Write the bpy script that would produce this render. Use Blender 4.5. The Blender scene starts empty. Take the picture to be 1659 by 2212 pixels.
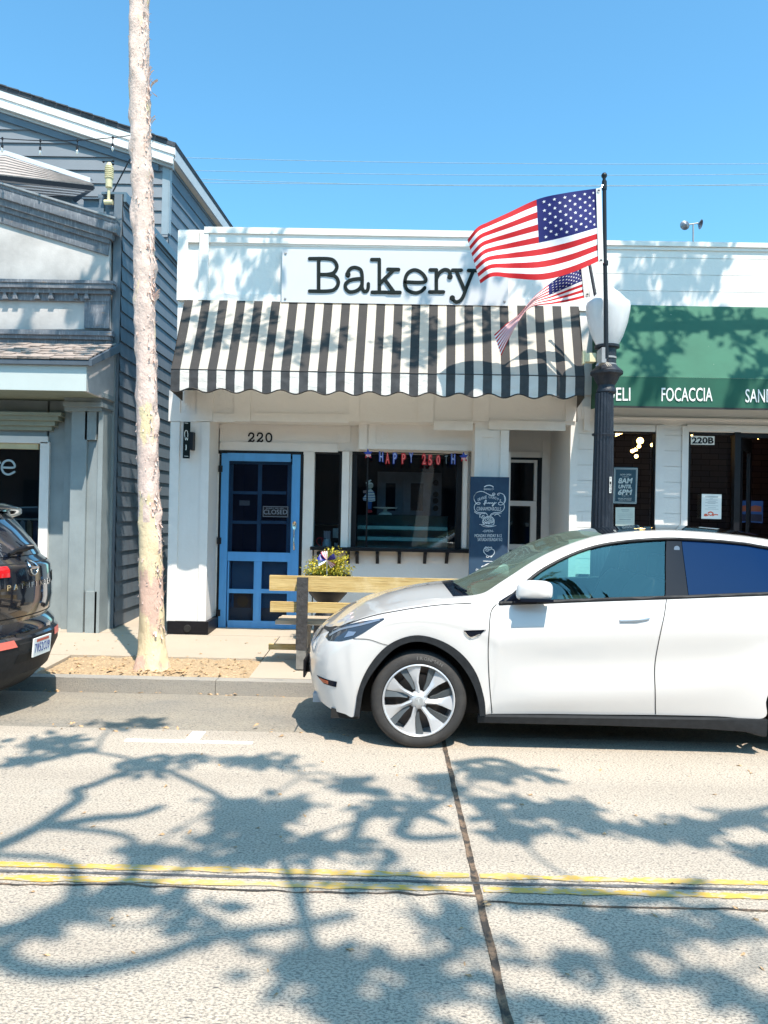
import bpy, bmesh, math, random
from mathutils import Vector, Matrix, Quaternion
from mathutils.bvhtree import BVHTree
R_ = math.radians
random.seed(7)
scene = bpy.context.scene
COL = scene.collection
# ------------------------------------------------------------------ camera
F, PW, PH = 1597.0, 1659.0, 2212.0
CAM = Vector((0, 0, 1.693))
ROT = Matrix.Rotation(.0105, 3, 'Z') @ Matrix.Rotation(math.pi/2 + .0056, 3, 'X') @ Matrix.Rotation(.02, 3, 'Z')
cd = bpy.data.cameras.new('camera'); cam = bpy.data.objects.new('camera', cd); COL.objects.link(cam)
cam.matrix_world = Matrix.Translation(CAM) @ ROT.to_4x4()
cd.sensor_fit = 'VERTICAL'; cd.sensor_height = 36; cd.lens = 36*F/PH
cd.clip_start = .05; cd.clip_end = 2000
scene.camera = cam
# ------------------------------------------------------------------ light
LDIR = Vector((-.46, 1, -2.0)).normalized()          # the way the sunlight travels
w = bpy.data.worlds.new('World'); scene.world = w; w.use_nodes = True
nt = w.node_tree; nt.nodes.clear()
sky = nt.nodes.new('ShaderNodeTexSky'); sky.sky_type = 'NISHITA'; sky.sun_disc = False
sky.sun_elevation = math.asin(-LDIR.z)
sky.sun_rotation = math.atan2(-LDIR.x, -LDIR.y)
sky.air_density = 1.0; sky.dust_density = 1.0; sky.ozone_density = 1.6
hs = nt.nodes.new('ShaderNodeMix'); hs.data_type = 'RGBA'; hs.blend_type = 'MULTIPLY'; hs.inputs[0].default_value = 1
hs.inputs[7].default_value = (.60, 1.08, 1.14, 1)
bg = nt.nodes.new('ShaderNodeBackground'); bg.inputs[1].default_value = .15
wo = nt.nodes.new('ShaderNodeOutputWorld')
nt.links.new(sky.outputs[0], hs.inputs[6]); nt.links.new(hs.outputs[2], bg.inputs[0]); nt.links.new(bg.outputs[0], wo.inputs[0])
sl = bpy.data.lights.new('sun', 'SUN'); sl.energy = 4.5; sl.angle = R_(.45); sl.color = (1, .895, .775)
sun = bpy.data.objects.new('sun', sl); COL.objects.link(sun)
sun.rotation_euler = LDIR.to_track_quat('-Z', 'Y').to_euler(); sun.location = (5, -8, 20)
vs = scene.view_settings; vs.view_transform = 'Standard'; vs.look = 'None'; vs.gamma = 1; vs.exposure = .85
scene.cycles.max_bounces = 12; scene.cycles.diffuse_bounces = 7; scene.cycles.transparent_max_bounces = 16

# ------------------------------------------------------------------ pixel -> place helpers
def ray(u, v): return ROT @ Vector(((u-PW/2)/F, -(v-PH/2)/F, -1))
def P(u, v, Y):
    d = ray(u, v); return CAM + d*(Y/d.y)
def G(u, v, z=0):
    d = ray(u, v); return CAM + d*((z-CAM.z)/d.z)
def zs(y): return .012 + (y-7.38)*.035                  # the pavement rises towards the shops

# ------------------------------------------------------------------ materials
def M(name, col, rough=.6, metal=0, var=.12, vs=4, bump=0, bs=60, coat=0, spec=.5, stretch=(1, 1, 1), col2=None, lo=.35, hi=.65, emit=0, sheen=0, trans=0):
    m = bpy.data.materials.new(name); m.use_nodes = True; t = m.node_tree; b = t.nodes['Principled BSDF']
    b.inputs['Roughness'].default_value = rough; b.inputs['Metallic'].default_value = metal
    b.inputs['Specular IOR Level'].default_value = spec
    if coat: b.inputs['Coat Weight'].default_value = coat; b.inputs['Coat Roughness'].default_value = .02
    if sheen: b.inputs['Sheen Weight'].default_value = sheen
    c4 = (*col, 1)
    tc = t.nodes.new('ShaderNodeTexCoord'); mp = t.nodes.new('ShaderNodeMapping'); mp.inputs['Scale'].default_value = stretch
    t.links.new(tc.outputs['Object'], mp.inputs[0])
    if var or col2:
        n = t.nodes.new('ShaderNodeTexNoise'); n.inputs['Scale'].default_value = vs; n.inputs['Detail'].default_value = 7; n.inputs['Roughness'].default_value = .62
        t.links.new(mp.outputs[0], n.inputs['Vector'])
        r = t.nodes.new('ShaderNodeValToRGB'); e = r.color_ramp.elements; e[0].position = lo; e[1].position = hi
        e[0].color = (*[c*(1-var) for c in col], 1) if col2 is None else (*col2, 1)
        e[1].color = (*[min(1, c*(1+var*.6)) for c in col], 1) if col2 is None else c4
        t.links.new(n.outputs['Fac'], r.inputs[0]); t.links.new(r.outputs[0], b.inputs['Base Color'])
    else: b.inputs['Base Color'].default_value = c4
    if bump:
        n2 = t.nodes.new('ShaderNodeTexNoise'); n2.inputs['Scale'].default_value = bs; n2.inputs['Detail'].default_value = 5
        t.links.new(mp.outputs[0], n2.inputs['Vector'])
        bp = t.nodes.new('ShaderNodeBump'); bp.inputs['Strength'].default_value = bump; bp.inputs['Distance'].default_value = .01
        t.links.new(n2.outputs['Fac'], bp.inputs['Height']); t.links.new(bp.outputs[0], b.inputs['Normal'])
    if emit:
        b.inputs['Emission Color'].default_value = c4; b.inputs['Emission Strength'].default_value = emit
    if trans: b.inputs['Transmission Weight'].default_value = trans
    return m
def glass(name, tint=(.9, .95, .95), ior=1.5, rough=0., refl=(1, 1, 1)):
    m = bpy.data.materials.new(name); m.use_nodes = True; t = m.node_tree; t.nodes.clear()
    o = t.nodes.new('ShaderNodeOutputMaterial'); mx = t.nodes.new('ShaderNodeMixShader'); fr = t.nodes.new('ShaderNodeFresnel'); fr.inputs[0].default_value = ior
    tr = t.nodes.new('ShaderNodeBsdfTransparent'); tr.inputs[0].default_value = (*tint, 1)
    gl = t.nodes.new('ShaderNodeBsdfGlossy'); gl.inputs['Roughness'].default_value = rough; gl.inputs[0].default_value = (*refl, 1)
    t.links.new(fr.outputs[0], mx.inputs[0]); t.links.new(tr.outputs[0], mx.inputs[1]); t.links.new(gl.outputs[0], mx.inputs[2]); t.links.new(mx.outputs[0], o.inputs[0])
    return m
def rampmat(name, layers, rough=.8, bump=None, spec=.4, bumpdist=.01):
    """layers: list of (kind, scale, stretch, lo, hi, colour): each paints colour over the ones before, through a noise / voronoi mask."""
    m = bpy.data.materials.new(name); m.use_nodes = True; t = m.node_tree; b = t.nodes['Principled BSDF']
    b.inputs['Roughness'].default_value = rough; b.inputs['Specular IOR Level'].default_value = spec
    tc = t.nodes.new('ShaderNodeTexCoord'); prev = None
    def mask(kind, scale, st, lo, hi):
        mp = t.nodes.new('ShaderNodeMapping'); mp.inputs['Scale'].default_value = st; t.links.new(tc.outputs['Object'], mp.inputs[0])
        if kind == 'v':
            n = t.nodes.new('ShaderNodeTexVoronoi'); n.inputs['Scale'].default_value = scale; out = n.outputs['Distance']
        elif kind == 'e':
            n = t.nodes.new('ShaderNodeTexVoronoi'); n.feature = 'DISTANCE_TO_EDGE'; n.inputs['Scale'].default_value = scale; out = n.outputs['Distance']
        else:
            n = t.nodes.new('ShaderNodeTexNoise'); n.inputs['Scale'].default_value = scale; n.inputs['Detail'].default_value = 6; n.inputs['Roughness'].default_value = .65; out = n.outputs['Fac']
        t.links.new(mp.outputs[0], n.inputs['Vector'])
        mr = t.nodes.new('ShaderNodeMapRange'); mr.inputs['From Min'].default_value = lo; mr.inputs['From Max'].default_value = hi
        t.links.new(out, mr.inputs['Value']); return mr.outputs[0]
    for (kind, scale, st, lo, hi, c) in layers:
        if prev is None:
            rgb = t.nodes.new('ShaderNodeRGB'); rgb.outputs[0].default_value = (*c, 1); prev = rgb.outputs[0]; continue
        mx = t.nodes.new('ShaderNodeMix'); mx.data_type = 'RGBA'; mx.inputs[7].default_value = (*c, 1)
        t.links.new(mask(kind, scale, st, lo, hi), mx.inputs[0]); t.links.new(prev, mx.inputs[6]); prev = mx.outputs[2]
    t.links.new(prev, b.inputs['Base Color'])
    if bump:
        kind, scale, st, lo, hi, strength = bump
        bp = t.nodes.new('ShaderNodeBump'); bp.inputs['Strength'].default_value = strength; bp.inputs['Distance'].default_value = bumpdist
        t.links.new(mask(kind, scale, st, lo, hi), bp.inputs['Height']); t.links.new(bp.outputs[0], b.inputs['Normal'])
    return m

mt = {}
mt['white'] = rampmat('white_paint', [('n', 1, (1, 1, 1), 0, 1, (.75, .73, .70)), ('n', 2.2, (1, 1, .35), .55, .85, (.68, .655, .62)), ('n', 26, (1, 1, .12), .66, .74, (.62, .585, .54)), ('n', 90, (1, 1, 1), .70, .73, (.45, .42, .39))], .55, ('n', 25, (1, 1, 1), .3, .7, .15))
mt['whiterough'] = rampmat('rough_white_paint', [('n', 1, (1, 1, 1), 0, 1, (.75, .735, .705)), ('n', 3, (1, 1, .5), .55, .8, (.66, .66, .64)), ('n', 60, (.3, 1, 1), .66, .75, (.6, .6, .58))], .7, ('n', 30, (.5, 1, 1), .3, .8, .35))
mt['trim'] = M('white_trim', (.76, .74, .71), .45, var=.04, vs=6, bump=.06, bs=40)
mt['black'] = M('black_paint', (.006, .006, .009), .45, spec=.3, var=.3, vs=8)
mt['blackmetal'] = M('black_metal', (.008, .009, .012), .42, spec=.35, var=.3, vs=10, bump=.1, bs=80)
mt['lampmetal'] = rampmat('lamp_post_paint', [('n', 1, (1, 1, 1), 0, 1, (.013, .017, .026)), ('n', 18, (1, 1, .4), .5, .78, (.035, .042, .055)), ('n', 90, (1, 1, .5), .64, .74, (.13, .13, .125))], .42, ('n', 50, (1, 1, 1), .3, .7, .25))
mt['bluedoor'] = M('blue_door_paint', (.085, .33, .68), .42, var=.08, vs=9, bump=.08, bs=50, stretch=(1, 1, .2))
mt['bluedark'] = M('blue_inner_door', (.10, .34, .70), .5, var=.1)
mt['concrete'] = rampmat('pavement_concrete', [('n', 1, (1, 1, 1), 0, 1, (.43, .365, .285)), ('n', 1.2, (1, 1, 1), .4, .75, (.385, .33, .26)), ('n', 70, (1, 1, 1), .5, .75, (.38, .35, .31)), ('n', 9, (1, 1, 1), .66, .74, (.34, .30, .26))], .9, ('n', 120, (1, 1, 1), .3, .7, .3))
mt['kerb'] = rampmat('kerb_concrete', [('n', 1, (1, 1, 1), 0, 1, (.36, .33, .285)), ('n', 3, (.4, 1, 1), .4, .7, (.27, .26, .24)), ('n', 80, (1, 1, 1), .5, .72, (.22, .21, .2)), ('n', 16, (.3, 1, 2), .6, .75, (.16, .155, .15))], .9, ('n', 90, (1, 1, 1), .3, .7, .5))
mt['road'] = rampmat('worn_road', [('n', 1, (1, 1, 1), 0, 1, (.62, .535, .435)), ('n', .7, (1, 1, 1), .35, .75, (.53, .46, .375)), ('n', 1.1, (.05, 1.5, 1), .45, .7, (.45, .39, .32)), ('n', 120, (.6, 1, 1), .47, .58, (.27, .24, .205)), ('n', 48, (.45, 1, 1), .60, .66, (.22, .20, .18)), ('v', 15, (.5, 1.2, 1), .11, .05, (.13, .12, .115)), ('n', 2.2, (1, 1, 1), .66, .78, (.44, .40, .35)), ('n', .9, (.6, 1, 1), .64, .80, (.36, .315, .265)), ('n', 5, (.8, 1, 1), .72, .76, (.25, .225, .2)), ('n', 3, (.6, 1, 1), .6, .85, (.46, .42, .36))], .92, ('n', 150, (.6, 1, 1), .42, .64, .7), bumpdist=.005)
mt['asphalt'] = rampmat('gutter_asphalt', [('n', 1, (1, 1, 1), 0, 1, (.42, .365, .285)), ('n', 1.5, (.5, 1, 1), .35, .7, (.29, .27, .235)), ('n', 130, (.4, 1, 1), .5, .62, (.15, .14, .13)), ('n', 60, (.5, 1, 1), .6, .68, (.46, .42, .35))], .95, ('n', 110, (.4, 1, 1), .4, .65, .7))
mt['crack'] = rampmat('joint_filler', [('n', 1, (1, 1, 1), 0, 1, (.05, .045, .04)), ('n', 7, (1, 1, 1), .45, .55, (.22, .15, .10)), ('n', 60, (1, 1, 1), .5, .7, (.03, .03, .03))], .95, ('n', 60, (1, 1, 1), .3, .7, .6))
mt['yellow'] = rampmat('yellow_line_paint', [('n', 1, (1, 1, 1), 0, 1, (.55, .345, .06)), ('n', 2, (.4, 1, 1), .42, .7, (.52, .38, .16)), ('n', 45, (.4, 1, 1), .49, .58, (.42, .355, .27))], .8)
mt['whiteline'] = rampmat('white_line_paint', [('n', 1, (1, 1, 1), 0, 1, (.82, .82, .80)), ('n', 50, (.5, 1, 1), .58, .68, (.5, .48, .45))], .8)
mt['mulch'] = rampmat('wood_chip_soil', [('n', 1, (1, 1, 1), 0, 1, (.42, .31, .19)), ('n', 4, (1, 1, 1), .45, .7, (.34, .255, .165)), ('v', 95, (.6, 1, 1), .3, .7, (.31, .225, .14)), ('n', 45, (.5, 1, 1), .55, .66, (.58, .43, .26))], .95, ('v', 60, (.6, 1, 1), .1, .6, .6), bumpdist=.012)
mt['dirt'] = M('far_ground', (.30, .27, .23), .95, var=.2)
mt['bark'] = rampmat('peeling_bark', [('n', 1, (1, 1, 1), 0, 1, (.66, .52, .455)), ('n', 5, (1, 1, .5), .4, .7, (.57, .435, .375)), ('n', 11, (2.2, 2.2, .5), .60, .66, (.50, .36, .29)), ('n', 3.2, (1.2, 1.2, .55), .58, .62, (.66, .55, .34)), ('n', 26, (1, 1, .6), .66, .72, (.38, .24, .17))], .85, ('n', 22, (1, 1, .6), .3, .7, .5), bumpdist=.02)
mt['barkbase'] = rampmat('smooth_yellow_bark', [('n', 1, (1, 1, 1), 0, 1, (.70, .57, .37)), ('n', 5, (1, 1, .35), .50, .55, (.58, .40, .32)), ('n', 20, (1, 1, .5), .66, .72, (.34, .19, .11))], .85, ('n', 30, (1, 1, .6), .3, .7, .4), bumpdist=.015)
mt['flake'] = M('bark_flake', (.70, .53, .46), .85, var=.25, vs=12)
mt['bark2'] = M('grey_bark', (.30, .25, .21), .9, var=.3, vs=6, bump=.4)
mt['leaf'] = M('eucalypt_leaf', (.075, .11, .035), .5, var=.5, vs=1.5)
mt['litter'] = M('dry_leaf', (.50, .33, .18), .8, var=.4, vs=30)
mt['navygrey'] = rampmat('blue_grey_siding', [('n', 1, (1, 1, 1), 0, 1, (.09, .13, .175)), ('n', 2.5, (1, 1, .4), .4, .75, (.12, .165, .205)), ('n', 40, (.2, .2, 1), .55, .8, (.19, .235, .27))], .6, ('n', 60, (.1, .1, 1), .3, .7, .15))
mt['alleysiding'] = rampmat('weathered_alley_siding', [('n', 1, (1, 1, 1), 0, 1, (.12, .15, .18)), ('n', 4, (2, 2, .3), .45, .75, (.09, .105, .13)), ('n', 8, (2, 2, .4), .55, .8, (.20, .20, .205))], .65)
mt['gablesiding'] = M('grey_blue_gable_siding', (.185, .205, .23), .6, var=.06, vs=2, bump=.06, bs=30)
mt['storegrey'] = M('storefront_grey_green', (.245, .285, .295), .6, var=.14, vs=2.2, bump=.12, bs=25)
mt['storepale'] = M('storefront_pale_stucco', (.45, .43, .415), .7, var=.24, vs=1.6, bump=.15, bs=40)
mt['storefascia'] = M('pale_green_fascia', (.50, .56, .545), .55, var=.04, vs=2)
mt['cornice'] = rampmat('weathered_cornice', [('n', 1, (1, 1, 1), 0, 1, (.155, .17, .195)), ('n', 5, (1, 1, 2), .45, .7, (.10, .115, .14)), ('n', 14, (3, 1, .5), .52, .75, (.33, .34, .36)), ('n', 10, (.6, 1, 3), .6, .72, (.26, .19, .14))], .75, ('n', 30, (2, 1, .5), .3, .7, .3))
mt['shingle'] = rampmat('wood_shingle', [('n', 1, (1, 1, 1), 0, 1, (.33, .27, .235)), ('n', 9, (1, 1, 1), .45, .7, (.22, .18, .16)), ('n', 40, (.5, 2, 1), .5, .75, (.42, .35, .31))], .9, ('n', 50, (2, .4, 1), .3, .7, .4))
mt['palerooftile'] = rampmat('pale_shingle', [('n', 1, (1, 1, 1), 0, 1, (.38, .33, .305)), ('n', 8, (1, 1, 1), .45, .7, (.29, .25, .23))], .9, ('n', 40, (1, 1, 1), .3, .7, .3))
mt['roofdark'] = M('dark_asphalt_shingle', (.06, .07, .085), .9, var=.35, vs=12, bump=.5, bs=40)
mt['canvas_w'] = rampmat('off_white_canvas', [('n', 1, (1, 1, 1), 0, 1, (.74, .70, .63)), ('n', 4, (1, 1, .5), .52, .8, (.62, .585, .53)), ('n', 45, (1, 1, .6), .62, .72, (.5, .48, .45))], .85, ('n', 18, (1, 1, 1), .3, .7, .12))
mt['canvas_k'] = rampmat('faded_black_canvas', [('n', 1, (1, 1, 1), 0, 1, (.036, .033, .031)), ('n', 4, (1, 1, .5), .45, .8, (.026, .025, .025)), ('n', 30, (1, 1, .6), .62, .75, (.09, .085, .08))], .85, ('n', 18, (1, 1, 1), .3, .7, .12))
mt['valance_w'] = rampmat('hem_white_canvas', [('n', 1, (1, 1, 1), 0, 1, (.78, .76, .72)), ('n', 5, (1, 1, 1.5), .5, .8, (.62, .60, .57))], .8, ('n', 12, (1, 1, 2), .3, .7, .5))
mt['valance_k'] = M('hem_black_canvas', (.04, .04, .042), .6, var=.25, vs=12, bump=.4, bs=14)
mt['piping'] = M('black_edge_binding', (.012, .012, .012), .6, var=.1)
def thin(m, f=.3, col=(.8, .74, .62)):
    t = m.node_tree; b = t.nodes['Principled BSDF']; o = [n for n in t.nodes if n.type == 'OUTPUT_MATERIAL'][0]
    tl = t.nodes.new('ShaderNodeBsdfTranslucent'); tl.inputs[0].default_value = (*col, 1); mx = t.nodes.new('ShaderNodeMixShader'); mx.inputs[0].default_value = f
    t.links.new(b.outputs[0], mx.inputs[1]); t.links.new(tl.outputs[0], mx.inputs[2]); t.links.new(mx.outputs[0], o.inputs[0])
thin(mt['canvas_w'], .5, (.86, .74, .56)); thin(mt['valance_w'], .2)
mt['green'] = rampmat('green_canvas', [('n', 1, (1, 1, 1), 0, 1, (.032, .13, .082)), ('n', 2.5, (1, 1, 1), .4, .75, (.027, .11, .07)), ('v', 6, (1, 1, 1), .035, .02, (.6, .6, .5))], .8)
mt['greenval'] = M('green_valance_canvas', (.008, .09, .055), .75, var=.1, vs=4)
mt['signwhite'] = M('sign_board_white', (.56, .565, .58), .3, var=.02, vs=1)
mt['ink'] = M('dark_green_letter', (.004, .010, .010), .65, spec=.2, var=.1)
mt['letterwhite'] = M('white_lettering', (.82, .82, .80), .6, var=.03)
mt['red'] = M('red_letter', (.55, .012, .02), .45, var=.1)
mt['blue'] = M('blue_letter', (.02, .06, .42), .45, var=.1)
def cloth(name, col, sheen=.0):
    m = M(name, col, .75, var=.06, vs=6, bump=.08, bs=120)
    t = m.node_tree; b = t.nodes['Principled BSDF']; o = [n for n in t.nodes if n.type == 'OUTPUT_MATERIAL'][0]
    tl = t.nodes.new('ShaderNodeBsdfTranslucent'); tl.inputs[0].default_value = (*[min(1, c*1.1) for c in col], 1)
    mx = t.nodes.new('ShaderNodeMixShader'); mx.inputs[0].default_value = .13
    t.links.new(b.outputs[0], mx.inputs[1]); t.links.new(tl.outputs[0], mx.inputs[2]); t.links.new(mx.outputs[0], o.inputs[0]); return m
mt['fl_r'] = cloth('flag_red', (.50, .003, .010)); mt['fl_w'] = cloth('flag_white', (.82, .82, .86)); mt['fl_b'] = cloth('flag_blue', (.003, .008, .12))
mt['chalkboard'] = rampmat('slate_chalkboard', [('n', 1, (1, 1, 1), 0, 1, (.018, .045, .09)), ('n', 5, (1, 1, .7), .4, .75, (.03, .075, .13)), ('n', 3, (1, 1, 1), .62, .75, (.012, .02, .06))], .75)
mt['chalk'] = M('chalk', (.72, .76, .78), .9, var=.25, vs=60)
mt['wood'] = rampmat('warm_bench_wood', [('n', 1, (1, 1, 1), 0, 1, (.60, .44, .19)), ('n', 7, (.25, 1, 4), .45, .62, (.46, .31, .11)), ('n', 26, (.12, 1, 5), .52, .62, (.34, .21, .07)), ('n', 4, (1, 1, 1), .55, .8, (.66, .53, .31))], .7, ('n', 30, (.1, 1, 5), .3, .7, .3))  # warm yellow-brown wood with darker grain, the boards' own colour
mt['seatwood'] = rampmat('grey_seat_wood', [('n', 1, (1, 1, 1), 0, 1, (.46, .37, .27)), ('n', 10, (.2, 3, 3), .45, .7, (.34, .27, .2))], .8)
mt['steelgrey'] = M('grey_metal', (.32, .32, .32), .5, metal=.3, var=.15, vs=10)
mt['shopglass'] = glass('shop_window_glass', (.86, .92, .93), 1.52)
mt['caseglass'] = glass('display_case_glass', (.80, .93, .92), 1.6)
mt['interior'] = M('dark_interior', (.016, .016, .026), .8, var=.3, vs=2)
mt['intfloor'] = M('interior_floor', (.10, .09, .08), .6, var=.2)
mt['ovenmetal'] = M('oven_steel', (.16, .165, .20), .35, metal=.6, var=.15, vs=6)
mt['chrome'] = M('chrome', (.8, .8, .8), .12, metal=1, var=0)
mt['spoon'] = M('spoon_metal', (.75, .68, .55), .22, metal=1, var=.15, vs=30)
mt['paper'] = M('paper', (.76, .80, .78), .7, var=.03)
mt['posterblue'] = M('dark_teal_poster', (.015, .055, .085), .4, var=.1)
mt['beige'] = M('beige_plastic', (.58, .53, .33), .5, var=.12, vs=10)
mt['yellowbox'] = M('cream_plastic_box', (.74, .67, .42), .5, var=.06)
mt['lampglobe'] = M('frosted_globe', (.80, .81, .82), .35, var=.05, vs=3, stretch=(6, 6, .5), trans=.25)
mt['bulb'] = M('clear_bulb', (.8, .75, .65), .1, var=0, trans=.6)
mt['warm'] = M('warm_lit_bulb', (1, .55, .18), .5, var=0, emit=9)
mt['plant'] = M('yellow_green_foliage', (.58, .50, .05), .6, var=.45, vs=25)
mt['stem'] = M('green_stem', (.16, .20, .04), .7)
mt['carwhite'] = M('pearl_white_car_paint', (.62, .605, .59), .30, var=0, coat=1.0)
mt['carblack'] = M('black_car_paint', (.006, .008, .014), .12, var=0, coat=1.0)
mt['cladding'] = M('dark_plastic_cladding', (.016, .018, .021), .6, var=.25, vs=25, bump=.12, bs=300, spec=.3)
mt['gloss'] = M('gloss_black_trim', (.006, .009, .018), .12, var=0, spec=.12)
mt['seam'] = M('dark_gap', (.01, .01, .01), .8, var=0)
mt['rubber'] = rampmat('tyre_rubber', [('n', 1, (1, 1, 1), 0, 1, (.035, .034, .034)), ('n', 12, (1, 1, 1), .45, .75, (.06, .057, .053))], .75, ('n', 120, (1, 1, 1), .3, .7, .2))
mt['tyretext'] = M('tyre_letter', (.14, .135, .13), .7, var=.1)
mt['silver'] = M('silver_wheel_paint', (.56, .57, .59), .3, metal=.35, var=0, coat=.3)
mt['darkwheel'] = M('dark_grey_wheel', (.10, .115, .125), .45, metal=.3, var=.1)
mt['brake'] = M('brake_metal', (.16, .14, .13), .5, metal=.7, var=.2)
mt['wsglass'] = glass('tinted_windscreen', (.52, .66, .58), 1.9, refl=(.75, .95, .85))
def reflection_wash(m, f, col):  # mixes in a flat diffuse colour that stands in for bright reflections
    t = m.node_tree; o = [n for n in t.nodes if n.type == 'OUTPUT_MATERIAL'][0]; src = o.inputs[0].links[0].from_socket
    d = t.nodes.new('ShaderNodeBsdfDiffuse'); d.inputs[0].default_value = (*col, 1); mx = t.nodes.new('ShaderNodeMixShader'); mx.inputs[0].default_value = f
    t.links.new(src, mx.inputs[1]); t.links.new(d.outputs[0], mx.inputs[2]); t.links.new(mx.outputs[0], o.inputs[0])
reflection_wash(mt['wsglass'], .17, (.34, .42, .34))  # pale green painted into the windscreen in place of its reflections
mt['sideglass'] = glass('green_tinted_side_glass', (.46, .74, .70), 1.85, refl=(.35, .70, .95))
mt['roofglass'] = M('dark_roof_glass', (.012, .010, .009), .03, var=0, coat=1)
mt['privacy'] = M('privacy_glass', (.002, .016, .065), .04, var=0, spec=.16)  # deep blue base colour painted in for the reflected sky
mt['seatcar'] = M('black_car_seat', (.02, .02, .022), .6)
mt['lamplens'] = M('headlamp_lens', (.03, .035, .045), .04, var=0, coat=1, spec=.8)
mt['amber'] = M('amber_marker_lens', (.45, .07, .01), .2, var=0, coat=.6)
mt['taillight'] = M('red_tail_light', (.62, .006, .01), .15, var=0, coat=1)
mt['pinkred'] = M('red_reflector', (.75, .16, .12), .35, var=.08, vs=80)
mt['plateblue'] = M('plate_blue', (.03, .06, .25), .6, var=0)
mt['brickint'] = None
def brickmat(name, c1, c2, mortar, scale=1.0):
    m = bpy.data.materials.new(name); m.use_nodes = True; t = m.node_tree; b = t.nodes['Principled BSDF']; b.inputs['Roughness'].default_value = .85
    tc = t.nodes.new('ShaderNodeTexCoord'); mp = t.nodes.new('ShaderNodeMapping'); mp.inputs['Rotation'].default_value = (math.pi/2, 0, 0)
    br = t.nodes.new('ShaderNodeTexBrick'); br.inputs['Color1'].default_value = (*c1, 1); br.inputs['Color2'].default_value = (*c2, 1); br.inputs['Mortar'].default_value = (*mortar, 1)
    br.inputs['Scale'].default_value = scale; br.inputs['Brick Width'].default_value = .3; br.inputs['Row Height'].default_value = .1; br.inputs['Mortar Size'].default_value = .006
    t.links.new(tc.outputs['Object'], mp.inputs[0]); t.links.new(mp.outputs[0], br.inputs['Vector']); t.links.new(br.outputs[0], b.inputs['Base Color']); return m
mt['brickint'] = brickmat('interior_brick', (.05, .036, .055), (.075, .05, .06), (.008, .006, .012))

# ------------------------------------------------------------------ object helpers
def link(name, me, mats, parent=None, smooth=None):
    o = bpy.data.objects.new(name, me); COL.objects.link(o)
    for m in (mats if isinstance(mats, (list, tuple)) else [mats]): me.materials.append(mt[m] if isinstance(m, str) else m)
    if parent is not None:
        o.parent = parent
        if parent.parent is None: o.matrix_parent_inverse = Matrix.Translation(-parent.location)
    if smooth is not None:
        me.polygons.foreach_set('use_smooth', [True]*len(me.polygons))
        if smooth < 179: me.set_sharp_from_angle(angle=R_(smooth))
    return o
def fin(name, bm, mats, parent=None, smooth=None, bevel=0, seg=2, weld=0):
    if weld: bmesh.ops.remove_doubles(bm, verts=bm.verts, dist=weld)
    if bevel:
        ed = [e for e in bm.edges if len(e.link_faces) == 2 and e.calc_face_angle(0) > .5]
        bmesh.ops.bevel(bm, geom=ed, offset=bevel, segments=seg, affect='EDGES', profile=.6, clamp_overlap=True)
        if smooth is None: smooth = 40
    me = bpy.data.meshes.new(name); bm.to_mesh(me); bm.free()
    return link(name, me, mats, parent, smooth)
def thing(name, label, cat, loc=(0, 0, 0), group=None):
    o = bpy.data.objects.new(name, None); COL.objects.link(o); o.location = loc; o.empty_display_size = .1
    o['label'] = label; o['category'] = cat
    if group: o['group'] = group
    return o
def tag(o, label, cat, group=None, kind=None):
    if label: o['label'] = label
    if cat: o['category'] = cat
    if group: o['group'] = group
    if kind: o['kind'] = kind
    return o
def struct(o): o['kind'] = 'structure'; return o
NB = bmesh.new
def box(bm, x0, x1, y0, y1, z0, z1, mi=0):
    if x0 > x1: x0, x1 = x1, x0
    if y0 > y1: y0, y1 = y1, y0
    if z0 > z1: z0, z1 = z1, z0
    v = [bm.verts.new(p) for p in ((x0, y0, z0), (x1, y0, z0), (x1, y1, z0), (x0, y1, z0), (x0, y0, z1), (x1, y0, z1), (x1, y1, z1), (x0, y1, z1))]
    for f in ((0, 3, 2, 1), (4, 5, 6, 7), (0, 1, 5, 4), (1, 2, 6, 5), (2, 3, 7, 6), (3, 0, 4, 7)):
        bm.faces.new([v[i] for i in f]).material_index = mi
    return v
def xz(u0, v0, u1, v1, Y):
    um, vm = (u0+u1)/2, (v0+v1)/2
    return P(u0, vm, Y).x, P(u1, vm, Y).x, P(um, v1, Y).z, P(um, v0, Y).z
def pbox(bm, u0, v0, u1, v1, Y, d, mi=0, back=None):
    """box whose front face, at depth Y, covers these picture coordinates; d deep."""
    x0, x1, z0, z1 = xz(u0, v0, u1, v1, Y)
    return box(bm, x0, x1, Y, (Y+d if back is None else back), z0, z1, mi)
def prism(bm, pts, y0, y1, mi=0):
    """pts (x,z) polygon extruded from y0 to y1"""
    a = [bm.verts.new((p[0], y0, p[1])) for p in pts]; b = [bm.verts.new((p[0], y1, p[1])) for p in pts]
    n = len(pts); fs = [bm.faces.new(a), bm.faces.new(b[::-1])]
    for i in range(n): fs.append(bm.faces.new((a[i], b[i], b[(i+1) % n], a[(i+1) % n])))
    for f in fs: f.material_index = mi
    bmesh.ops.recalc_face_normals(bm, faces=fs)
def pprism(bm, pts, Y, d, mi=0): prism(bm, [(P(u, v, Y).x, P(u, v, Y).z) for u, v in pts], Y, Y+d, mi)
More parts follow.
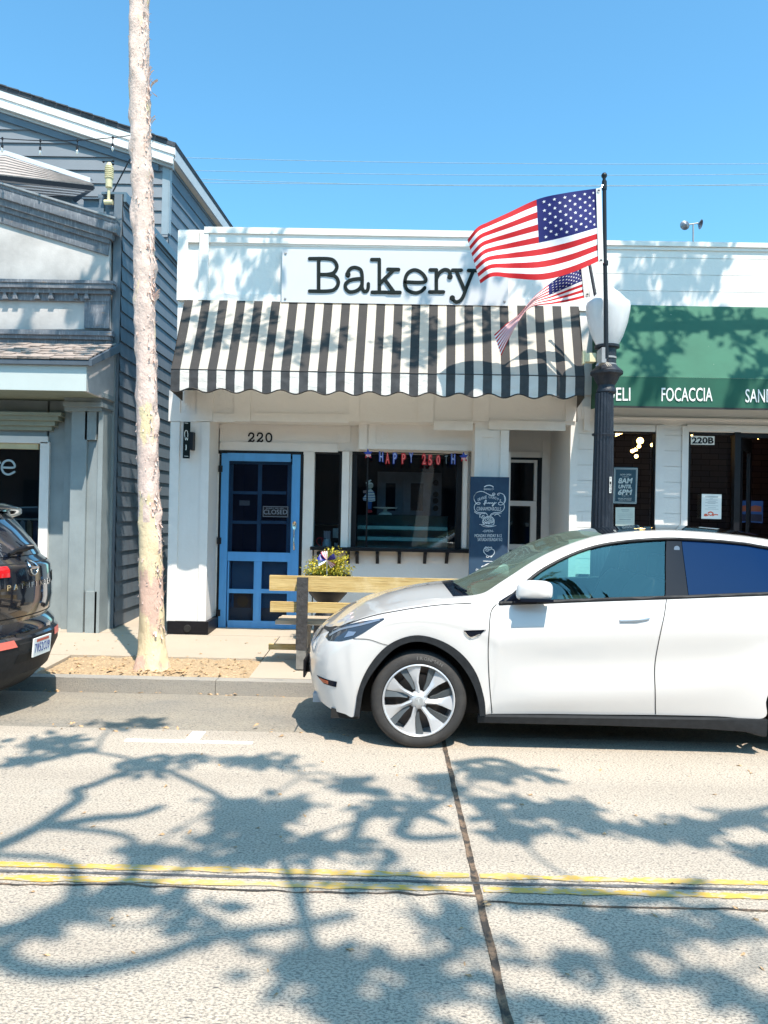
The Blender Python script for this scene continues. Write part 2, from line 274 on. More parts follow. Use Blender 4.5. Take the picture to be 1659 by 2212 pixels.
def crv(pts, n=6, closed=False):
    """Catmull-Rom through the points"""
    pts = [Vector(p) for p in pts]; out = []; m = len(pts)
    rng = range(m if closed else m-1)
    for i in rng:
        if closed: a, b, c, d = pts[(i-1) % m], pts[i], pts[(i+1) % m], pts[(i+2) % m]
        else: a, b, c, d = pts[max(i-1, 0)], pts[i], pts[i+1], pts[min(i+2, m-1)]
        for k in range(n):
            t = k/n
            out.append(.5*((2*b)+(c-a)*t+(2*a-5*b+4*c-d)*t*t+(3*b-a-3*c+d)*t**3))
    if not closed: out.append(pts[-1])
    return out
def tube(bm, pts, rad, seg=8, mi=0, caps=True, flat=None):
    """tube along pts; rad number or list; flat=(axis, factor) squashes the section"""
    pts = [Vector(p) for p in pts]; n = len(pts)
    rs = rad if isinstance(rad, (list, tuple)) else [rad]*n
    rings = []; up = None
    for i, p in enumerate(pts):
        t = (pts[min(i+1, n-1)]-pts[max(i-1, 0)])
        if t.length < 1e-9: t = Vector((0, 0, 1))
        t.normalize()
        if up is None:
            up = Vector((0, 0, 1)) if abs(t.z) < .9 else Vector((0, 1, 0))
        a = t.cross(up)
        if a.length < 1e-6: a = t.cross(Vector((1, 0, 0)))
        a.normalize(); b = a.cross(t).normalized(); up = b
        ring = []
        for k in range(seg):
            an = 2*math.pi*k/seg
            o = a*math.cos(an)*rs[i]+b*math.sin(an)*rs[i]
            ring.append(bm.verts.new(p+o))
        rings.append(ring)
    for i in range(n-1):
        for k in range(seg):
            bm.faces.new((rings[i][k], rings[i][(k+1) % seg], rings[i+1][(k+1) % seg], rings[i+1][k])).material_index = mi
    if caps:
        bm.faces.new(rings[0][::-1]).material_index = mi; bm.faces.new(rings[-1]).material_index = mi
    return rings
def ribbon(bm, pts, wd, d, mi=0, axis=Vector((0, 1, 0))):
    """a flat stroke: pts in a plane across axis, wd wide with round ends, d thick along axis"""
    pts = [Vector(p) for p in pts]
    def ext(i, j):
        t = (pts[i]-pts[j]);
        return t.normalized() if t.length > 1e-9 else Vector((1, 0, 0))
    a0 = ext(0, 1); a1 = ext(-1, -2)
    L = [pts[0]+a0*wd*.5*math.sin(x) for x in (1.45, 1.0, .5)]; Ls = [wd*math.cos(x) for x in (1.45, 1.0, .5)]
    R = [pts[-1]+a1*wd*.5*math.sin(x) for x in (.5, 1.0, 1.45)]; Rs = Ls[::-1]
    pts = L+pts+R; ws = Ls+[wd]*(len(pts)-6)+Rs; n = len(pts); rings = []
    for i, p in enumerate(pts):
        t = pts[min(i+1, n-1)]-pts[max(i-1, 0)]
        s = t.cross(axis)
        if s.length < 1e-9: s = Vector((0, 0, 1))
        s = s.normalized()*ws[i]*.5
        rings.append([bm.verts.new(p+s-axis*d*.5), bm.verts.new(p+s*.9-axis*d), bm.verts.new(p-s*.9-axis*d), bm.verts.new(p-s-axis*d*.5), bm.verts.new(p-s), bm.verts.new(p+s)])
    for i in range(n-1):
        for k in range(6): bm.faces.new((rings[i][k], rings[i][(k+1) % 6], rings[i+1][(k+1) % 6], rings[i+1][k])).material_index = mi
    bm.faces.new(rings[0][::-1]); bm.faces.new(rings[-1])
def lathe(bm, prof, c, seg=24, mi=0, axis='z', flute=None, cap=True):
    """prof [(r,h)]"""
    c = Vector(c); rings = []
    for (r, h) in prof:
        ring = []
        for k in range(seg):
            a = 2*math.pi*k/seg
            rr = r*(1 if flute is None else flute(a, h))
            if axis == 'z': o = Vector((rr*math.cos(a), rr*math.sin(a), h))
            elif axis == 'y': o = Vector((rr*math.cos(a), h, rr*math.sin(a)))
            else: o = Vector((h, rr*math.cos(a), rr*math.sin(a)))
            ring.append(bm.verts.new(c+o))
        rings.append(ring)
    fs = []
    for i in range(len(rings)-1):
        for k in range(seg):
            fs.append(bm.faces.new((rings[i][k], rings[i][(k+1) % seg], rings[i+1][(k+1) % seg], rings[i+1][k])))
    if cap:
        if prof[0][0] > 1e-4: fs.append(bm.faces.new(rings[0][::-1]))
        if prof[-1][0] > 1e-4: fs.append(bm.faces.new(rings[-1]))
    for f in fs: f.material_index = mi
    bmesh.ops.recalc_face_normals(bm, faces=fs)
def grid(bm, fn, nu, nv, mi=0, closed=False):
    vs = [[bm.verts.new(fn(i/nu, j/nv)) for j in range(nv+1)] for i in range(nu+1)]
    for i in range(nu):
        for j in range(nv):
            f = bm.faces.new((vs[i][j], vs[i+1][j], vs[i+1][j+1], vs[i][j+1])); f.material_index = mi(i, j) if callable(mi) else mi
    return vs
_txt = {}
def text_verts(s, bold=0, shear=0):
    k = (s, bold, shear)
    if k not in _txt:
        c = bpy.data.curves.new('t', 'FONT'); c.body = s; c.extrude = .03; c.offset = bold; c.shear = shear; c.resolution_u = 3
        o = bpy.data.objects.new('t', c); COL.objects.link(o); bpy.context.view_layer.update()
        me = bpy.data.meshes.new_from_object(o.evaluated_get(bpy.context.evaluated_depsgraph_get()))
        _txt[k] = ([v.co.copy() for v in me.vertices], [tuple(p.vertices) for p in me.polygons])
        bpy.data.objects.remove(o); bpy.data.curves.remove(c); bpy.data.meshes.remove(me)
    return _txt[k]
def text(bm, s, fn, bold=0, shear=0, mi=0):
    """writes s; fn maps (a in 0..1 across, b in 0..1 up, e in 0..1 out) to a place"""
    vs, fs = text_verts(s, bold, shear)
    if not vs: return
    x0 = min(v.x for v in vs); x1 = max(v.x for v in vs); y0 = min(v.y for v in vs); y1 = max(v.y for v in vs)
    nv = [bm.verts.new(fn((v.x-x0)/max(x1-x0, 1e-6), (v.y-y0)/max(y1-y0, 1e-6), (v.z+.03)/.06)) for v in vs]
    for f in fs:
        try: bm.faces.new([nv[i] for i in f]).material_index = mi
        except ValueError: pass
def ptext(bm, s, u0, v0, u1, v1, Y, d=.004, bold=0, shear=0, tilt=0, mi=0):
    """text filling the picture box on the plane at depth Y"""
    def fn(a, b, e):
        q = P(u0+(u1-u0)*a, v1+(v0-v1)*b+tilt*a, Y); return (q.x, Y-d*e, q.z)
    text(bm, s, fn, bold, shear, mi)
def pstroke(bm, pts, T, Y, wd, d=.01, n=5, mi=0, smooth=True):
    """brush stroke through picture points (T maps local zoom coordinates to picture coordinates)"""
    q = [P(*T(p), Y) for p in pts]
    if smooth and len(q) > 2: q = crv(q, n)
    ribbon(bm, q, wd, d, mi)
"""ZOOM maps"""
T_id = lambda p: p
T3 = lambda p: (362.1+p[0]*.27777, 482.8+p[1]*.27777)
T6 = lambda p: (351.1+p[0]*.2976, 822.9+p[1]*.2976)
T7 = lambda p: (658.3+p[0]*.26454, 877.8+p[1]*.26454)
T8 = lambda p: (987.5+p[0]*.23148, 822.9+p[1]*.23148)
T5 = lambda p: (1234.4+p[0]*.25596, 438.9+p[1]*.25596)
TR = lambda p: (1261.8+p[0]*.23942, 822.9+p[1]*.23942)
T1 = lambda p: (p[0]*.27287, 164.6+p[1]*.27287)
TF = lambda p: (822.9+p[0]*.33068, 329.2+p[1]*.33068)
TC = lambda p: (1009.4+p[0]*.09921, 1031.4+p[1]*.09921)
TS = lambda p: (p[0]*.18597, 1069.8+p[1]*.18597)
def bx(T, a, b): return (*T(a), *T(b))
# ================================================================== GROUND
bm = NB()
for (x0, x1) in ((-70, .411), (.439, 70)):
    v = [bm.verts.new(p) for p in ((x0, -1.2, 0), (x1, -1.2, 0), (x1, 5.74, 0), (x0, 5.74, 0), (x0, 5.74, -.06), (x1, 5.74, -.06))]
    bm.faces.new(v[:4]); bm.faces.new((v[3], v[2], v[5], v[4]))
struct(fin('road', bm, 'road'))
bm = NB(); prof = [(5.735, -.022), (6.3, -.035), (6.9, -.065), (7.2, -.095), (7.40, -.135)]
grid(bm, lambda a, b: (-70+140*a, crv([(0, *p) for p in prof], 4)[round(b*16)].y, crv([(0, *p) for p in prof], 4)[round(b*16)].z), 1, 16)
struct(fin('gutter', bm, 'asphalt', smooth=60))
bm = NB()
xs_ = [-70, -12, -8.4, -5.0, P(465, 1490, 7.38).x, .9, 3.8, 7, 10, 70]
for a, b in zip(xs_, xs_[1:]):
    box(bm, a+.003, b-.003, 7.38, 7.53, -.3, zs(7.45))
struct(fin('kerb', bm, 'kerb', bevel=.022, seg=3))
def slab(bm, x0, x1, y0, y1, g=.007):
    x0 += g; x1 -= g; y0 += g; y1 -= g
    t = [bm.verts.new((x, y, zs(y))) for x, y in ((x0, y0), (x1, y0), (x1, y1), (x0, y1))]
    b_ = [bm.verts.new((x, y, zs(y)-.12)) for x, y in ((x0, y0), (x1, y0), (x1, y1), (x0, y1))]
    bm.faces.new(t)
    for i in range(4): bm.faces.new((t[i], b_[i], b_[(i+1) % 4], t[(i+1) % 4]))
MX0, MX1, MY1 = -3.60, -1.43, 8.37
bm = NB()
for x0, x1 in ((-40, -8), (-8, -6.4), (-6.4, -5), (-5, MX0), (MX1, .1), (.1, 1.7), (1.7, 3.3), (3.3, 4.9), (4.9, 40)): slab(bm, x0, x1, 7.53, MY1)
for x0, x1 in ((-40, -8), (-8, -6.1), (-6.1, -4.45), (-4.45, -2.9), (-2.9, -1.43), (-1.43, .1), (.1, 1.7), (1.7, 3.3), (3.3, 4.9), (4.9, 40)): slab(bm, x0, x1, MY1, 9.66)
for y0, y1 in ((9.66, 11.2), (11.2, 13), (13, 17)): slab(bm, -3.9, -2.4, y0, y1)
slab(bm, -2.4, 2.6, 9.66, 11.0); slab(bm, 2.6, 40, 9.66, 10.2); slab(bm, -40, -3.9, 9.66, 10.2)
struct(fin('sidewalk', bm, 'concrete', bevel=.006, seg=2))
bm = NB()
from mathutils import noise
def mul(a, b):
    x = MX0+(MX1-MX0)*a; y = 7.53+(MY1-7.53)*b; e = min(a, 1-a, b, 1-b)
    return (x, y, zs(y)-.03+.03*min(1, e*14)+.022*noise.noise((x*7, y*7, 0))*min(1, e*14)+.010*noise.noise((x*35, y*35, 3)))
grid(bm, mul, 130, 60)
struct(fin('planting_bed', bm, 'mulch'))
bm = NB(); box(bm, -900, 900, 9.9, 1500, -.6, -.16); box(bm, -900, 900, -900, -4.5, -.6, -.16)
struct(fin('ground', bm, 'dirt'))
bm = NB(); box(bm, -70, 70, -4.5, -1.2, -.3, .13); struct(fin('near_sidewalk', bm, 'concrete', bevel=.02))
bm = NB()                                             # fallen leaves and bark chips
rl = random.Random(4)
def leaf(x, y, z, s, r=rl):
    a = r.uniform(0, 6.28); t = Vector((math.cos(a), math.sin(a), r.uniform(-.25, .35)))*s; n = Vector((-math.sin(a), math.cos(a), r.uniform(-.4, .4)))*s*.33; c = Vector((x, y, z+s*.12))
    p = [c-t, c-t*.3+n, c+t*.4+n*.8+Vector((0, 0, s*.3)), c+t, c+t*.3-n, c-t*.4-n+Vector((0, 0, s*.2))]
    bm.faces.new([bm.verts.new(q) for q in p])
for i in range(150):
    x = rl.uniform(MX0+.05, MX1-.05); y = 7.56+.75*rl.random()**1.6; leaf(x, y, zs(y)+.008, rl.uniform(.012, .035))
for i in range(130):
    x = rl.uniform(-4.5, 3); y = 7.375-.22*rl.random()**2; leaf(x, y, -.115, rl.uniform(.012, .04))
for i in range(26): leaf(rl.uniform(-3, -.3), rl.uniform(5.6, 5.9), .0, rl.uniform(.012, .035))
for i in range(50): q_y = rl.uniform(7.6, 9.5); leaf(rl.uniform(-4, -.6), q_y, zs(q_y)+.001, rl.uniform(.01, .03))
for i in range(90): leaf(rl.uniform(-3, 3), rl.uniform(2.6, 5.2), .002, rl.uniform(.008, .022))
for i in range(14): leaf(-2.5+rl.uniform(-.5, .6), 7.66+rl.uniform(-.06, .05), zs(7.66)+.012, rl.uniform(.03, .06))
tag(fin('leaf_litter', bm, 'litter'), 'dry fallen leaves and bark chips scattered over bed, gutter and road', 'leaves', kind='stuff')
# ---- markings
def jag(x0, x1, y, wd, amp, step, seed, z=.004, holes=0):
    r = random.Random(seed); bm = NB(); n = max(2, int(abs(x1-x0)/step)); vs = []
    for i in range(n+1):
        x = x0+(x1-x0)*i/n; yy = y+amp*noise.noise((x*1.3, seed, 0))*2+amp*noise.noise((x*9, seed, 5)); ww = wd*(.75+.5*noise.noise((x*6, seed, 9))+.25*noise.noise((x*23, seed, 1)))
        vs.append((bm.verts.new((x, yy-ww/2, z)), bm.verts.new((x, yy+ww/2, z))))
    for a, b in zip(vs, vs[1:]): bm.faces.new((a[0], b[0], b[1], a[1]))
    return bm
for y, s in ((3.505, 1), (3.380, 2)):
    for x0, x1 in ((-40, .40), (.45, 40)): 
        bm = jag(x0, x1, y, .064, .0025, .05, s)
        o = fin('yellow_line', bm, 'yellow'); struct(o)
bm = jag(-40, 40, 3.4425, .03, .003, .06, 31, z=.003); struct(fin('line_gap_stain', bm, M('dark_line_gap', (.10, .10, .10), .9, var=.6, vs=30)))
bm = jag(-40, .41, 3.325, .016, .018, .025, 3); struct(fin('road_crack', bm, 'crack'))
bm = jag(.44, 40, 3.262, .016, .014, .025, 5); struct(fin('road_crack', bm, 'crack'))
bm = NB(); r = random.Random(8); vs = []
for i in range(140):
    y = -1.2+6.94*i/139; c = .425+.006*noise.noise((0, y*4, 2)); ww = .0105+.006*noise.noise((0, y*9, 4))
    vs.append((bm.verts.new((c-ww-.005, y, .0035)), bm.verts.new((c-ww*.4, y, -.001+.002*noise.noise((0, y*15, 1)))), bm.verts.new((c+ww*.5, y, -.001+.002*noise.noise((3, y*14, 1)))), bm.verts.new((c+ww+.005, y, .0035))))
for a, b in zip(vs, vs[1:]):
    for k in range(3): bm.faces.new((a[k], a[k+1], b[k+1], b[k]))
struct(fin('road_joint', bm, 'crack'))
bm = NB(); box(bm, -1.935, -.992, 5.425, 5.475, -.01, .004); box(bm, -1.50, -1.40, 5.477, 5.70, -.01, .004)
struct(fin('parking_mark', bm, 'whiteline'))

# ================================================================== BAKERY BUILDING
YF, YR, YW = 9.7, 10.25, 10.9
bk = thing('bakery_building', 'white single storey bakery with board and batten front and blue door', 'building', (-.2, YF, .09))
bm = NB()
pbox(bm, 383.5, 503, 1284, 846, YF, .25)                                  # parapet wall
pbox(bm, 364.5, 843, 449, 1343, YF, .55)                                  # left pier
pbox(bm, 449, 843, 1245, 911, YF+.002, .53)                               # header
pbox(bm, 775, 900, 1025, 972, 10.0, .3)                                   # centre bay over window
x0, x1, z0, z1 = xz(440, 900, 1100, 975, YR)
pbox(bm, 440, 895, 1100, 975, YR, .12)
for u0, u1 in ((430, 471), (651, 676), (737, 757), (998, 1100)): pbox(bm, u0, 975.1, u1, 1372, YR, .12)
pbox(bm, 676.1, 1190, 997.9, 1376, YR+.001, .12)
pbox(bm, 1022, 911, 1096, 1372, YF+.001, 1.3)                             # pilaster
pbox(bm, 1229, 911, 1245, 1372, YF+.003, 1.3)                             # right return
pbox(bm, 1085, 900, 1250, 988, YW, .12); pbox(bm, 1172, 988.1, 1250, 1372, YW, .12); pbox(bm, 1080, 1192, 1171.9, 1372, YW+.001, .12)
xl = P(372, 1000, YF).x+.03; xr = P(1262, 1000, YF).x
zr = P(800, 640, YF).z
box(bm, xl, xl+.12, YF+.55, 13.6, 0, zr); box(bm, xr-.14, xr-.02, YF+1.3, 13.6, 0, zr)
fin('wall', bm, 'white', bk, bevel=.004, seg=1)
bm = NB(); box(bm, xl, xr, YF+.26, 14, zr-.1, zr); fin('roof', bm, 'roofdark', bk)
bm = NB()
pbox(bm, 383, 497.5, 405, 648, YF-.045, .044); pbox(bm, 430, 497.6, 449.5, 648, YF-.046, .044); pbox(bm, 405.1, 498, 429.9, 523, YF-.044, .043)
pbox(bm, 397, 640, 1284, 664, YF-.03, .028)
fin('pier_trim', bm, 'whiterough', bk, bevel=.005, seg=1)
bm = NB(); pbox(bm, 441, 496, 1285, 509.5, YF-.055, .305); pbox(bm, 452, 510.5, 1285, 530, YF-.032, .031); pbox(bm, 456, 530.5, 1285, 535, YF-.012, .011)
fin('cornice', bm, 'trim', bk, bevel=.004, seg=1)
bm = NB(); t = .022                                                        # battens and rails
for u0, u1 in ((364.6, 389), (424.6, 459.7), (505.9, 541), (754, 776), (904, 937), (1022, 1056), (1222, 1244.9)): pbox(bm, u0, 843.5, u1, 910, YF-t, t-.001)
for a, b in ((389.1, 424.5), (459.8, 505.8), (541.1, 753.9)): pbox(bm, a, 893, b, 911, YF-t+.0015, t-.003)
for a, b in ((937.1, 1021.9), (1056.1, 1221.9)): pbox(bm, a, 909, b, 929, YF-t+.0015, t-.003)
pbox(bm, 365, 911.5, 384, 1342, YF-t, t-.001); pbox(bm, 431.5, 911.5, 448.8, 1342, YF-t, t-.001); pbox(bm, 384.1, 893, 431.4, 906, YF-t+.001, t)
pbox(bm, 1022.2, 930, 1038, 1372, YF-t, t-.001); pbox(bm, 1078, 930, 1095.8, 1372, YF-t, t-.001); pbox(bm, 1038.1, 930, 1077.9, 944, YF-t+.001, t)
pbox(bm, 775.2, 912, 793, 971, 10-t, t-.001); pbox(bm, 797, 911, 812, 960, 10-t+.004, t-.006); pbox(bm, 793.1, 960.2, 1012, 971.8, 10-t, t-.001)
pbox(bm, 471, 956, 730, 974.5, YR-t, t-.001); pbox(bm, 471.2, 920, 479, 955.9, YR-t, t-.001); pbox(bm, 729, 920, 757, 955.9, YR-t, t-.001)
pbox(bm, 652.5, 975, 675, 1372, YR-t, t-.001); pbox(bm, 452, 925, 470.5, 1368, YR-t, t-.001)
pbox(bm, 737.5, 975, 753, 1184, YR-.14, .139); pbox(bm, 1000, 975, 1009, 1184, YR-.16, .159); pbox(bm, 1009.1, 975, 1021, 1184, YR-.03, .029)
pbox(bm, 1100, 975.5, 1168, 988, YW-t, t-.001); pbox(bm, 1168.1, 950, 1184, 1372, YW-t, t-.001); pbox(bm, 1190, 938, 1196, 1372, YW-.05, .049)
pbox(bm, 800, 1192, 1000, 1212, YR-.02, .02)
fin('batten', bm, 'trim', bk, bevel=.003, seg=1)
bm = NB(); pbox(bm, 361, 1342.2, 449.5, 1369, YF-.04, .62); pbox(bm, 449.6, 1344, 470, 1366, YR-.06, .06)
pb = fin('plinth', bm, 'black', bk, bevel=.006)
bm = NB(); q = P(404.7, 1357.7, YF-.042); lathe(bm, [(.045, -.012), (.05, -.006), (.05, .002), (.041, .002), (.041, .05), (0, .05)], q, 20, axis='y'); fin('drain_pipe', bm, 'seam', pb, smooth=40)
# interior
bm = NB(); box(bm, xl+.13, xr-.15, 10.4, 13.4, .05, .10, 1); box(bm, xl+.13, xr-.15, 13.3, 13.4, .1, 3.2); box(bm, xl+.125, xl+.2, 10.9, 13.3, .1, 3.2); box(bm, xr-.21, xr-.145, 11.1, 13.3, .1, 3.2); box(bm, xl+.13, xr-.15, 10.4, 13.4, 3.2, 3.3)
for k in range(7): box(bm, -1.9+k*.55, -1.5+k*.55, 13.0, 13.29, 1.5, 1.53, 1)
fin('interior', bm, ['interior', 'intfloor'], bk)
# door
bm = NB()
for a in ((470.2, 974, 651.8, 981.5), (470.2, 981.6, 476.5, 1364), (645.5, 981.6, 651.9, 1364)): pbox(bm, *a, YR-.03, .10)
pbox(bm, 470.2, 1362, 651.8, 1367, YR-.03, .1)
fin('door_frame', bm, 'black', bk, bevel=.004)
YD = YR-.045
bm = NB()
pbox(bm, 475, 979, 491, 1361, YD, .04); pbox(bm, 628, 982, 645.5, 1362, YD, .04)
pbox(bm, 491.1, 979.5, 627.9, 996.5, YD+.001, .038); pbox(bm, 491.1, 1193, 627.9, 1212.5, YD+.001, .038); pbox(bm, 491.1, 1341.5, 627.9, 1361.5, YD+.001, .038)
pbox(bm, 551, 1212.6, 561, 1341.4, YD+.002, .036)
pbox(bm, 491.1, 1272.5, 550.9, 1281.5, YD+.003, .034); pbox(bm, 561.1, 1273, 627.9, 1282, YD+.003, .034)
for u0, u1 in ((491.1, 494), (547.5, 550.9), (561.1, 564), (620, 627.9)): pbox(bm, u0, 1212.6, u1, 1341.4, YD+.008, .026)
dr = fin('screen_door', bm, 'bluedoor', bk, bevel=.004); dr['label'] = 'blue wooden screen door with dark mesh panels'
bm = NB()
pbox(bm, 489, 990, 630, 1003, YD+.10, .03); pbox(bm, 489, 1003.1, 500, 1360, YD+.10, .03); pbox(bm, 618, 1003.1, 630, 1360, YD+.10, .03); pbox(bm, 556, 1003.1, 564, 1195, YD+.10, .03)
for v in (1061, 1125): pbox(bm, 500.1, v, 555.9, v+6.5, YD+.101, .026); pbox(bm, 564.1, v, 617.9, v+6.5, YD+.101, .026)
pbox(bm, 500.1, 1195, 617.9, 1360, YD+.102, .03)
fin('inner_door', bm, 'bluedark', bk, bevel=.003)
scr = bpy.data.materials.new('fly_screen'); scr.use_nodes = True; t_ = scr.node_tree; t_.nodes.clear()
o_ = t_.nodes.new('ShaderNodeOutputMaterial'); mx_ = t_.nodes.new('ShaderNodeMixShader'); mx_.inputs[0].default_value = .42
tr_ = t_.nodes.new('ShaderNodeBsdfTransparent'); df_ = t_.nodes.new('ShaderNodeBsdfDiffuse'); df_.inputs[0].default_value = (.010, .013, .028, 1)
t_.links.new(tr_.outputs[0], mx_.inputs[1]); t_.links.new(df_.outputs[0], mx_.inputs[2]); t_.links.new(mx_.outputs[0], o_.inputs[0])
bm = NB()
pbox(bm, 491, 996, 628, 1193, YD+.030, .003)
for a in ((494, 1212, 548, 1273), (564, 1212, 620, 1273), (494, 1281, 548, 1342), (564, 1282, 620, 1342)): pbox(bm, *a, YD+.030, .003)
fin('fly_screen', bm, scr, dr)
for u, v in ((475.5, 1012.5), (472.5, 1168), (470.5, 1324)):
    bm = NB(); pbox(bm, u-4, v-7, u+5, v+7, YD-.012, .02); c = P(u-.5, v, YD-.018); tube(bm, [c-Vector((0, 0, .05)), c+Vector((0, 0, .05))], .009); 
    for dv in (-4, 4): c = P(u+3.5, v+dv, YD-.012); lathe(bm, [(.008, -.006), (.008, .004)], c, 8, axis='y')
    fin('hinge', bm, 'blackmetal', dr, bevel=.002)
bm = NB()
sp = [(955.5, 1012), (955, 1075), (953, 1130), (953, 1175), (954, 1205), (953, 1226)]
pts = [P(*T6(p), YD-.03)+Vector((0, dy, 0)) for p, dy in zip(sp, (-.01, .0, .005, -.005, .01, .02))]
tube(bm, crv(pts[1:], 5), [.007+.006*(i/20) for i in range(21)], 8)
c = P(*T6((957, 1046)), YD-.03)
def bowl(a, b):
    an = a*2*math.pi; rr = b; return (c.x+.028*rr*math.cos(an), c.y-.012*rr*rr+.008, c.z+.062*rr*math.sin(an)*(1-.15*math.sin(an)))
grid(bm, bowl, 20, 5); fin('handle', bm, 'spoon', dr, smooth=50)
# windows
def window(parent, u0, v0, u1, v1, Y, tp, mfrm='black', mull=(), rails=(), dp=.10, gname='pane'):
    bm = NB()
    pbox(bm, u0, v0, u1, v0+tp[0], Y, dp); pbox(bm, u0, v1-tp[1], u1, v1, Y, dp)
    pbox(bm, u0, v0+tp[0]+.1, u0+tp[2], v1-tp[1]-.1, Y, dp); pbox(bm, u1-tp[3], v0+tp[0]+.1, u1, v1-tp[1]-.1, Y, dp)
    for a, b in mull: pbox(bm, a, v0+tp[0]+.1, b, v1-tp[1]-.1, Y+.01, dp-.02)
    for a, b in rails: pbox(bm, u0+tp[2]+.1, a, u1-tp[3]-.1, b, Y+.012, dp-.03)
    w_ = fin('window', bm, mfrm, parent, bevel=.003)
    bm = NB(); pbox(bm, u0+1, v0+1, u1-1, v1-1, Y+dp*.6, .006); fin(gname, bm, 'shopglass', w_)
    return w_
window(bk, 676, 977.5, 737, 1187, YR+.02, (2, 4, 2, 5))
w1 = window(bk, 757, 977.5, 998, 1187, YR+.02, (4, 3, 13, 13), mull=((791, 794.5),))
w2 = window(bk, 1099, 988.3, 1171.5, 1192, YW-.02, (5, 4, 1, 12))
bm = NB(); pbox(bm, 1100, 993.5, 1162, 999, YW-.01, .05); pbox(bm, 1154, 999.1, 1162, 1082, YW-.01, .05); pbox(bm, 1100, 1082.1, 1159, 1093, YW-.02, .05)
pbox(bm, 1146, 1093.1, 1159, 1176, YW-.015, .05); pbox(bm, 1100, 1176.1, 1159, 1188, YW-.02, .05)
fin('sash', bm, 'trim', w2, bevel=.003)
bm = NB(); pbox(bm, 669.5, 1184.5, 1013, 1191.5, YR-.22, .24); pbox(bm, 1096, 1189, 1172, 1194, YW-.06, .06)
lg = fin('ledge', bm, 'black', bk, bevel=.004)
for zx in (352, 427, 593, 772, 982, 1161, 115):
    u = T7((zx, 0))[0]; x = P(u, 1200, YR-.1).x; z1 = P(u, 1192, YR-.1).z; bm = NB()
    prs = [(YR-.2, z1), (YR-.002, z1), (YR-.002, z1-.17), (YR-.03, z1-.16), (YR-.17, z1-.03), (YR-.2, z1-.03)]
    a = [bm.verts.new((x-.022, *p)) for p in prs]; b = [bm.verts.new((x+.022, *p)) for p in prs]
    bm.faces.new(a); bm.faces.new(b[::-1])
    for i in range(6): bm.faces.new((a[i], b[i], b[(i+1) % 6], a[(i+1) % 6]))
    bmesh.ops.recalc_face_normals(bm, faces=bm.faces); fin('bracket', bm, 'black', lg)
# house number
hn = thing('house_number', 'black numerals 220 on the white panel over the blue door', 'house number', P(562, 945, YR))
for k, ox in enumerate((622, 685, 748)):
    bm = NB()
    if k < 2: st = [[(ox+4, 398), (ox+10, 384), (ox+22, 379), (ox+36, 384), (ox+40, 398), (ox+32, 413), (ox+14, 428), (ox+4, 440)], [(ox+4, 440), (ox+20, 436), (ox+34, 440), (ox+42, 430)]]
    else: st = [[(ox+24, 380), (ox+10, 388), (ox+4, 410), (ox+10, 434), (ox+24, 441), (ox+38, 434), (ox+44, 410), (ox+38, 388), (ox+24, 380)]]
    for s in st: pstroke(bm, s, T6, YR-.001, .021, .012)
    fin('numeral', bm, 'black', hn)
# bakery sign
sg = thing('bakery_sign', 'long white signboard lettered Bakery in dark typewriter letters', 'sign', P(853, 600, YF-.06))
bm = NB(); x0, x1, z0, z1 = xz(609, 541.5, 1098.5, 656.5, YF-.075); box(bm, x0, x1, YF-.075, YF-.05, z0, z1)
fin('board', bm, 'signwhite', sg, bevel=.012, seg=3)
for u, v in ((617, 547), (616, 645), (1089, 556), (1090, 651)):
    bm = NB(); lathe(bm, [(0, -.012), (.012, -.010), (.016, -.004), (.016, .004)], P(u, v, YF-.077), 12, axis='y'); fin('bolt', bm, 'steelgrey', sg, smooth=40)
LET = {'B': [[(669, 559), (706, 559), (721, 563), (728, 576), (721, 589), (706, 593), (689, 593)], [(705, 593.3), (724, 597), (731, 611), (723, 625), (706, 629), (669, 629)], [(688.5, 559), (688.5, 628)]],
 'a': [[T3(p) for p in ((1403, 408), (1402, 380), (1425, 350), (1462, 343), (1500, 360), (1512, 400), (1513, 450), (1513, 500), (1528, 528), (1550, 524), (1560, 500), (1561, 470))], [T3(p) for p in ((1512, 430), (1470, 432), (1420, 442), (1385, 470), (1385, 505), (1410, 530), (1450, 530), (1490, 510), (1512, 475))]],
 'k': [[(819.5, 561), (819.5, 631)], [(803, 561), (819, 561)], [(804, 631.5), (834, 631.5)], [(821, 612), (851, 582.5)], [(838, 582), (861, 582.5)], [(830.5, 603), (851, 631)], [(838, 631.8), (864, 632)]],
 'e': [[TF(p) for p in ((160, 847), (285, 847), (278, 800), (225, 768), (175, 790), (156, 848), (172, 898), (222, 918), (262, 908), (286, 885))]],
 'r': [[TF(p) for p in ((362, 770), (362, 912))], [TF(p) for p in ((322, 768), (362, 768))], [TF(p) for p in ((318, 912), (408, 912))], [TF(p) for p in ((362, 830), (378, 792), (410, 768), (440, 772), (452, 795), (447, 815))]],
 'y': [[TF(p) for p in ((490, 770), (548, 905))], [TF(p) for p in ((604, 772), (560, 880), (535, 945), (512, 972), (486, 976), (466, 955))], [TF(p) for p in ((468, 770), (524, 770))], [TF(p) for p in ((572, 772), (628, 773))]]}
for ch in 'Bakery':
    bm = NB()
    for i, s in enumerate(LET[ch]): pstroke(bm, s, T_id, YF-.0752-.0006*i, .046, .012+.001*i, smooth=not (ch in 'e' and False), n=5)
    fin('letter', bm, 'ink', sg)
for u, v, r_ in ((742.5+9, 593, .036), (944+28, 598, .036), (977, 644, .036)):
    bm = NB(); lathe(bm, [(0, -.0215), (r_*.9, -.021), (r_, -.01), (r_, 0)], P(u, v, YF-.0755), 16, axis='y'); fin('letter', bm, 'ink', sg)
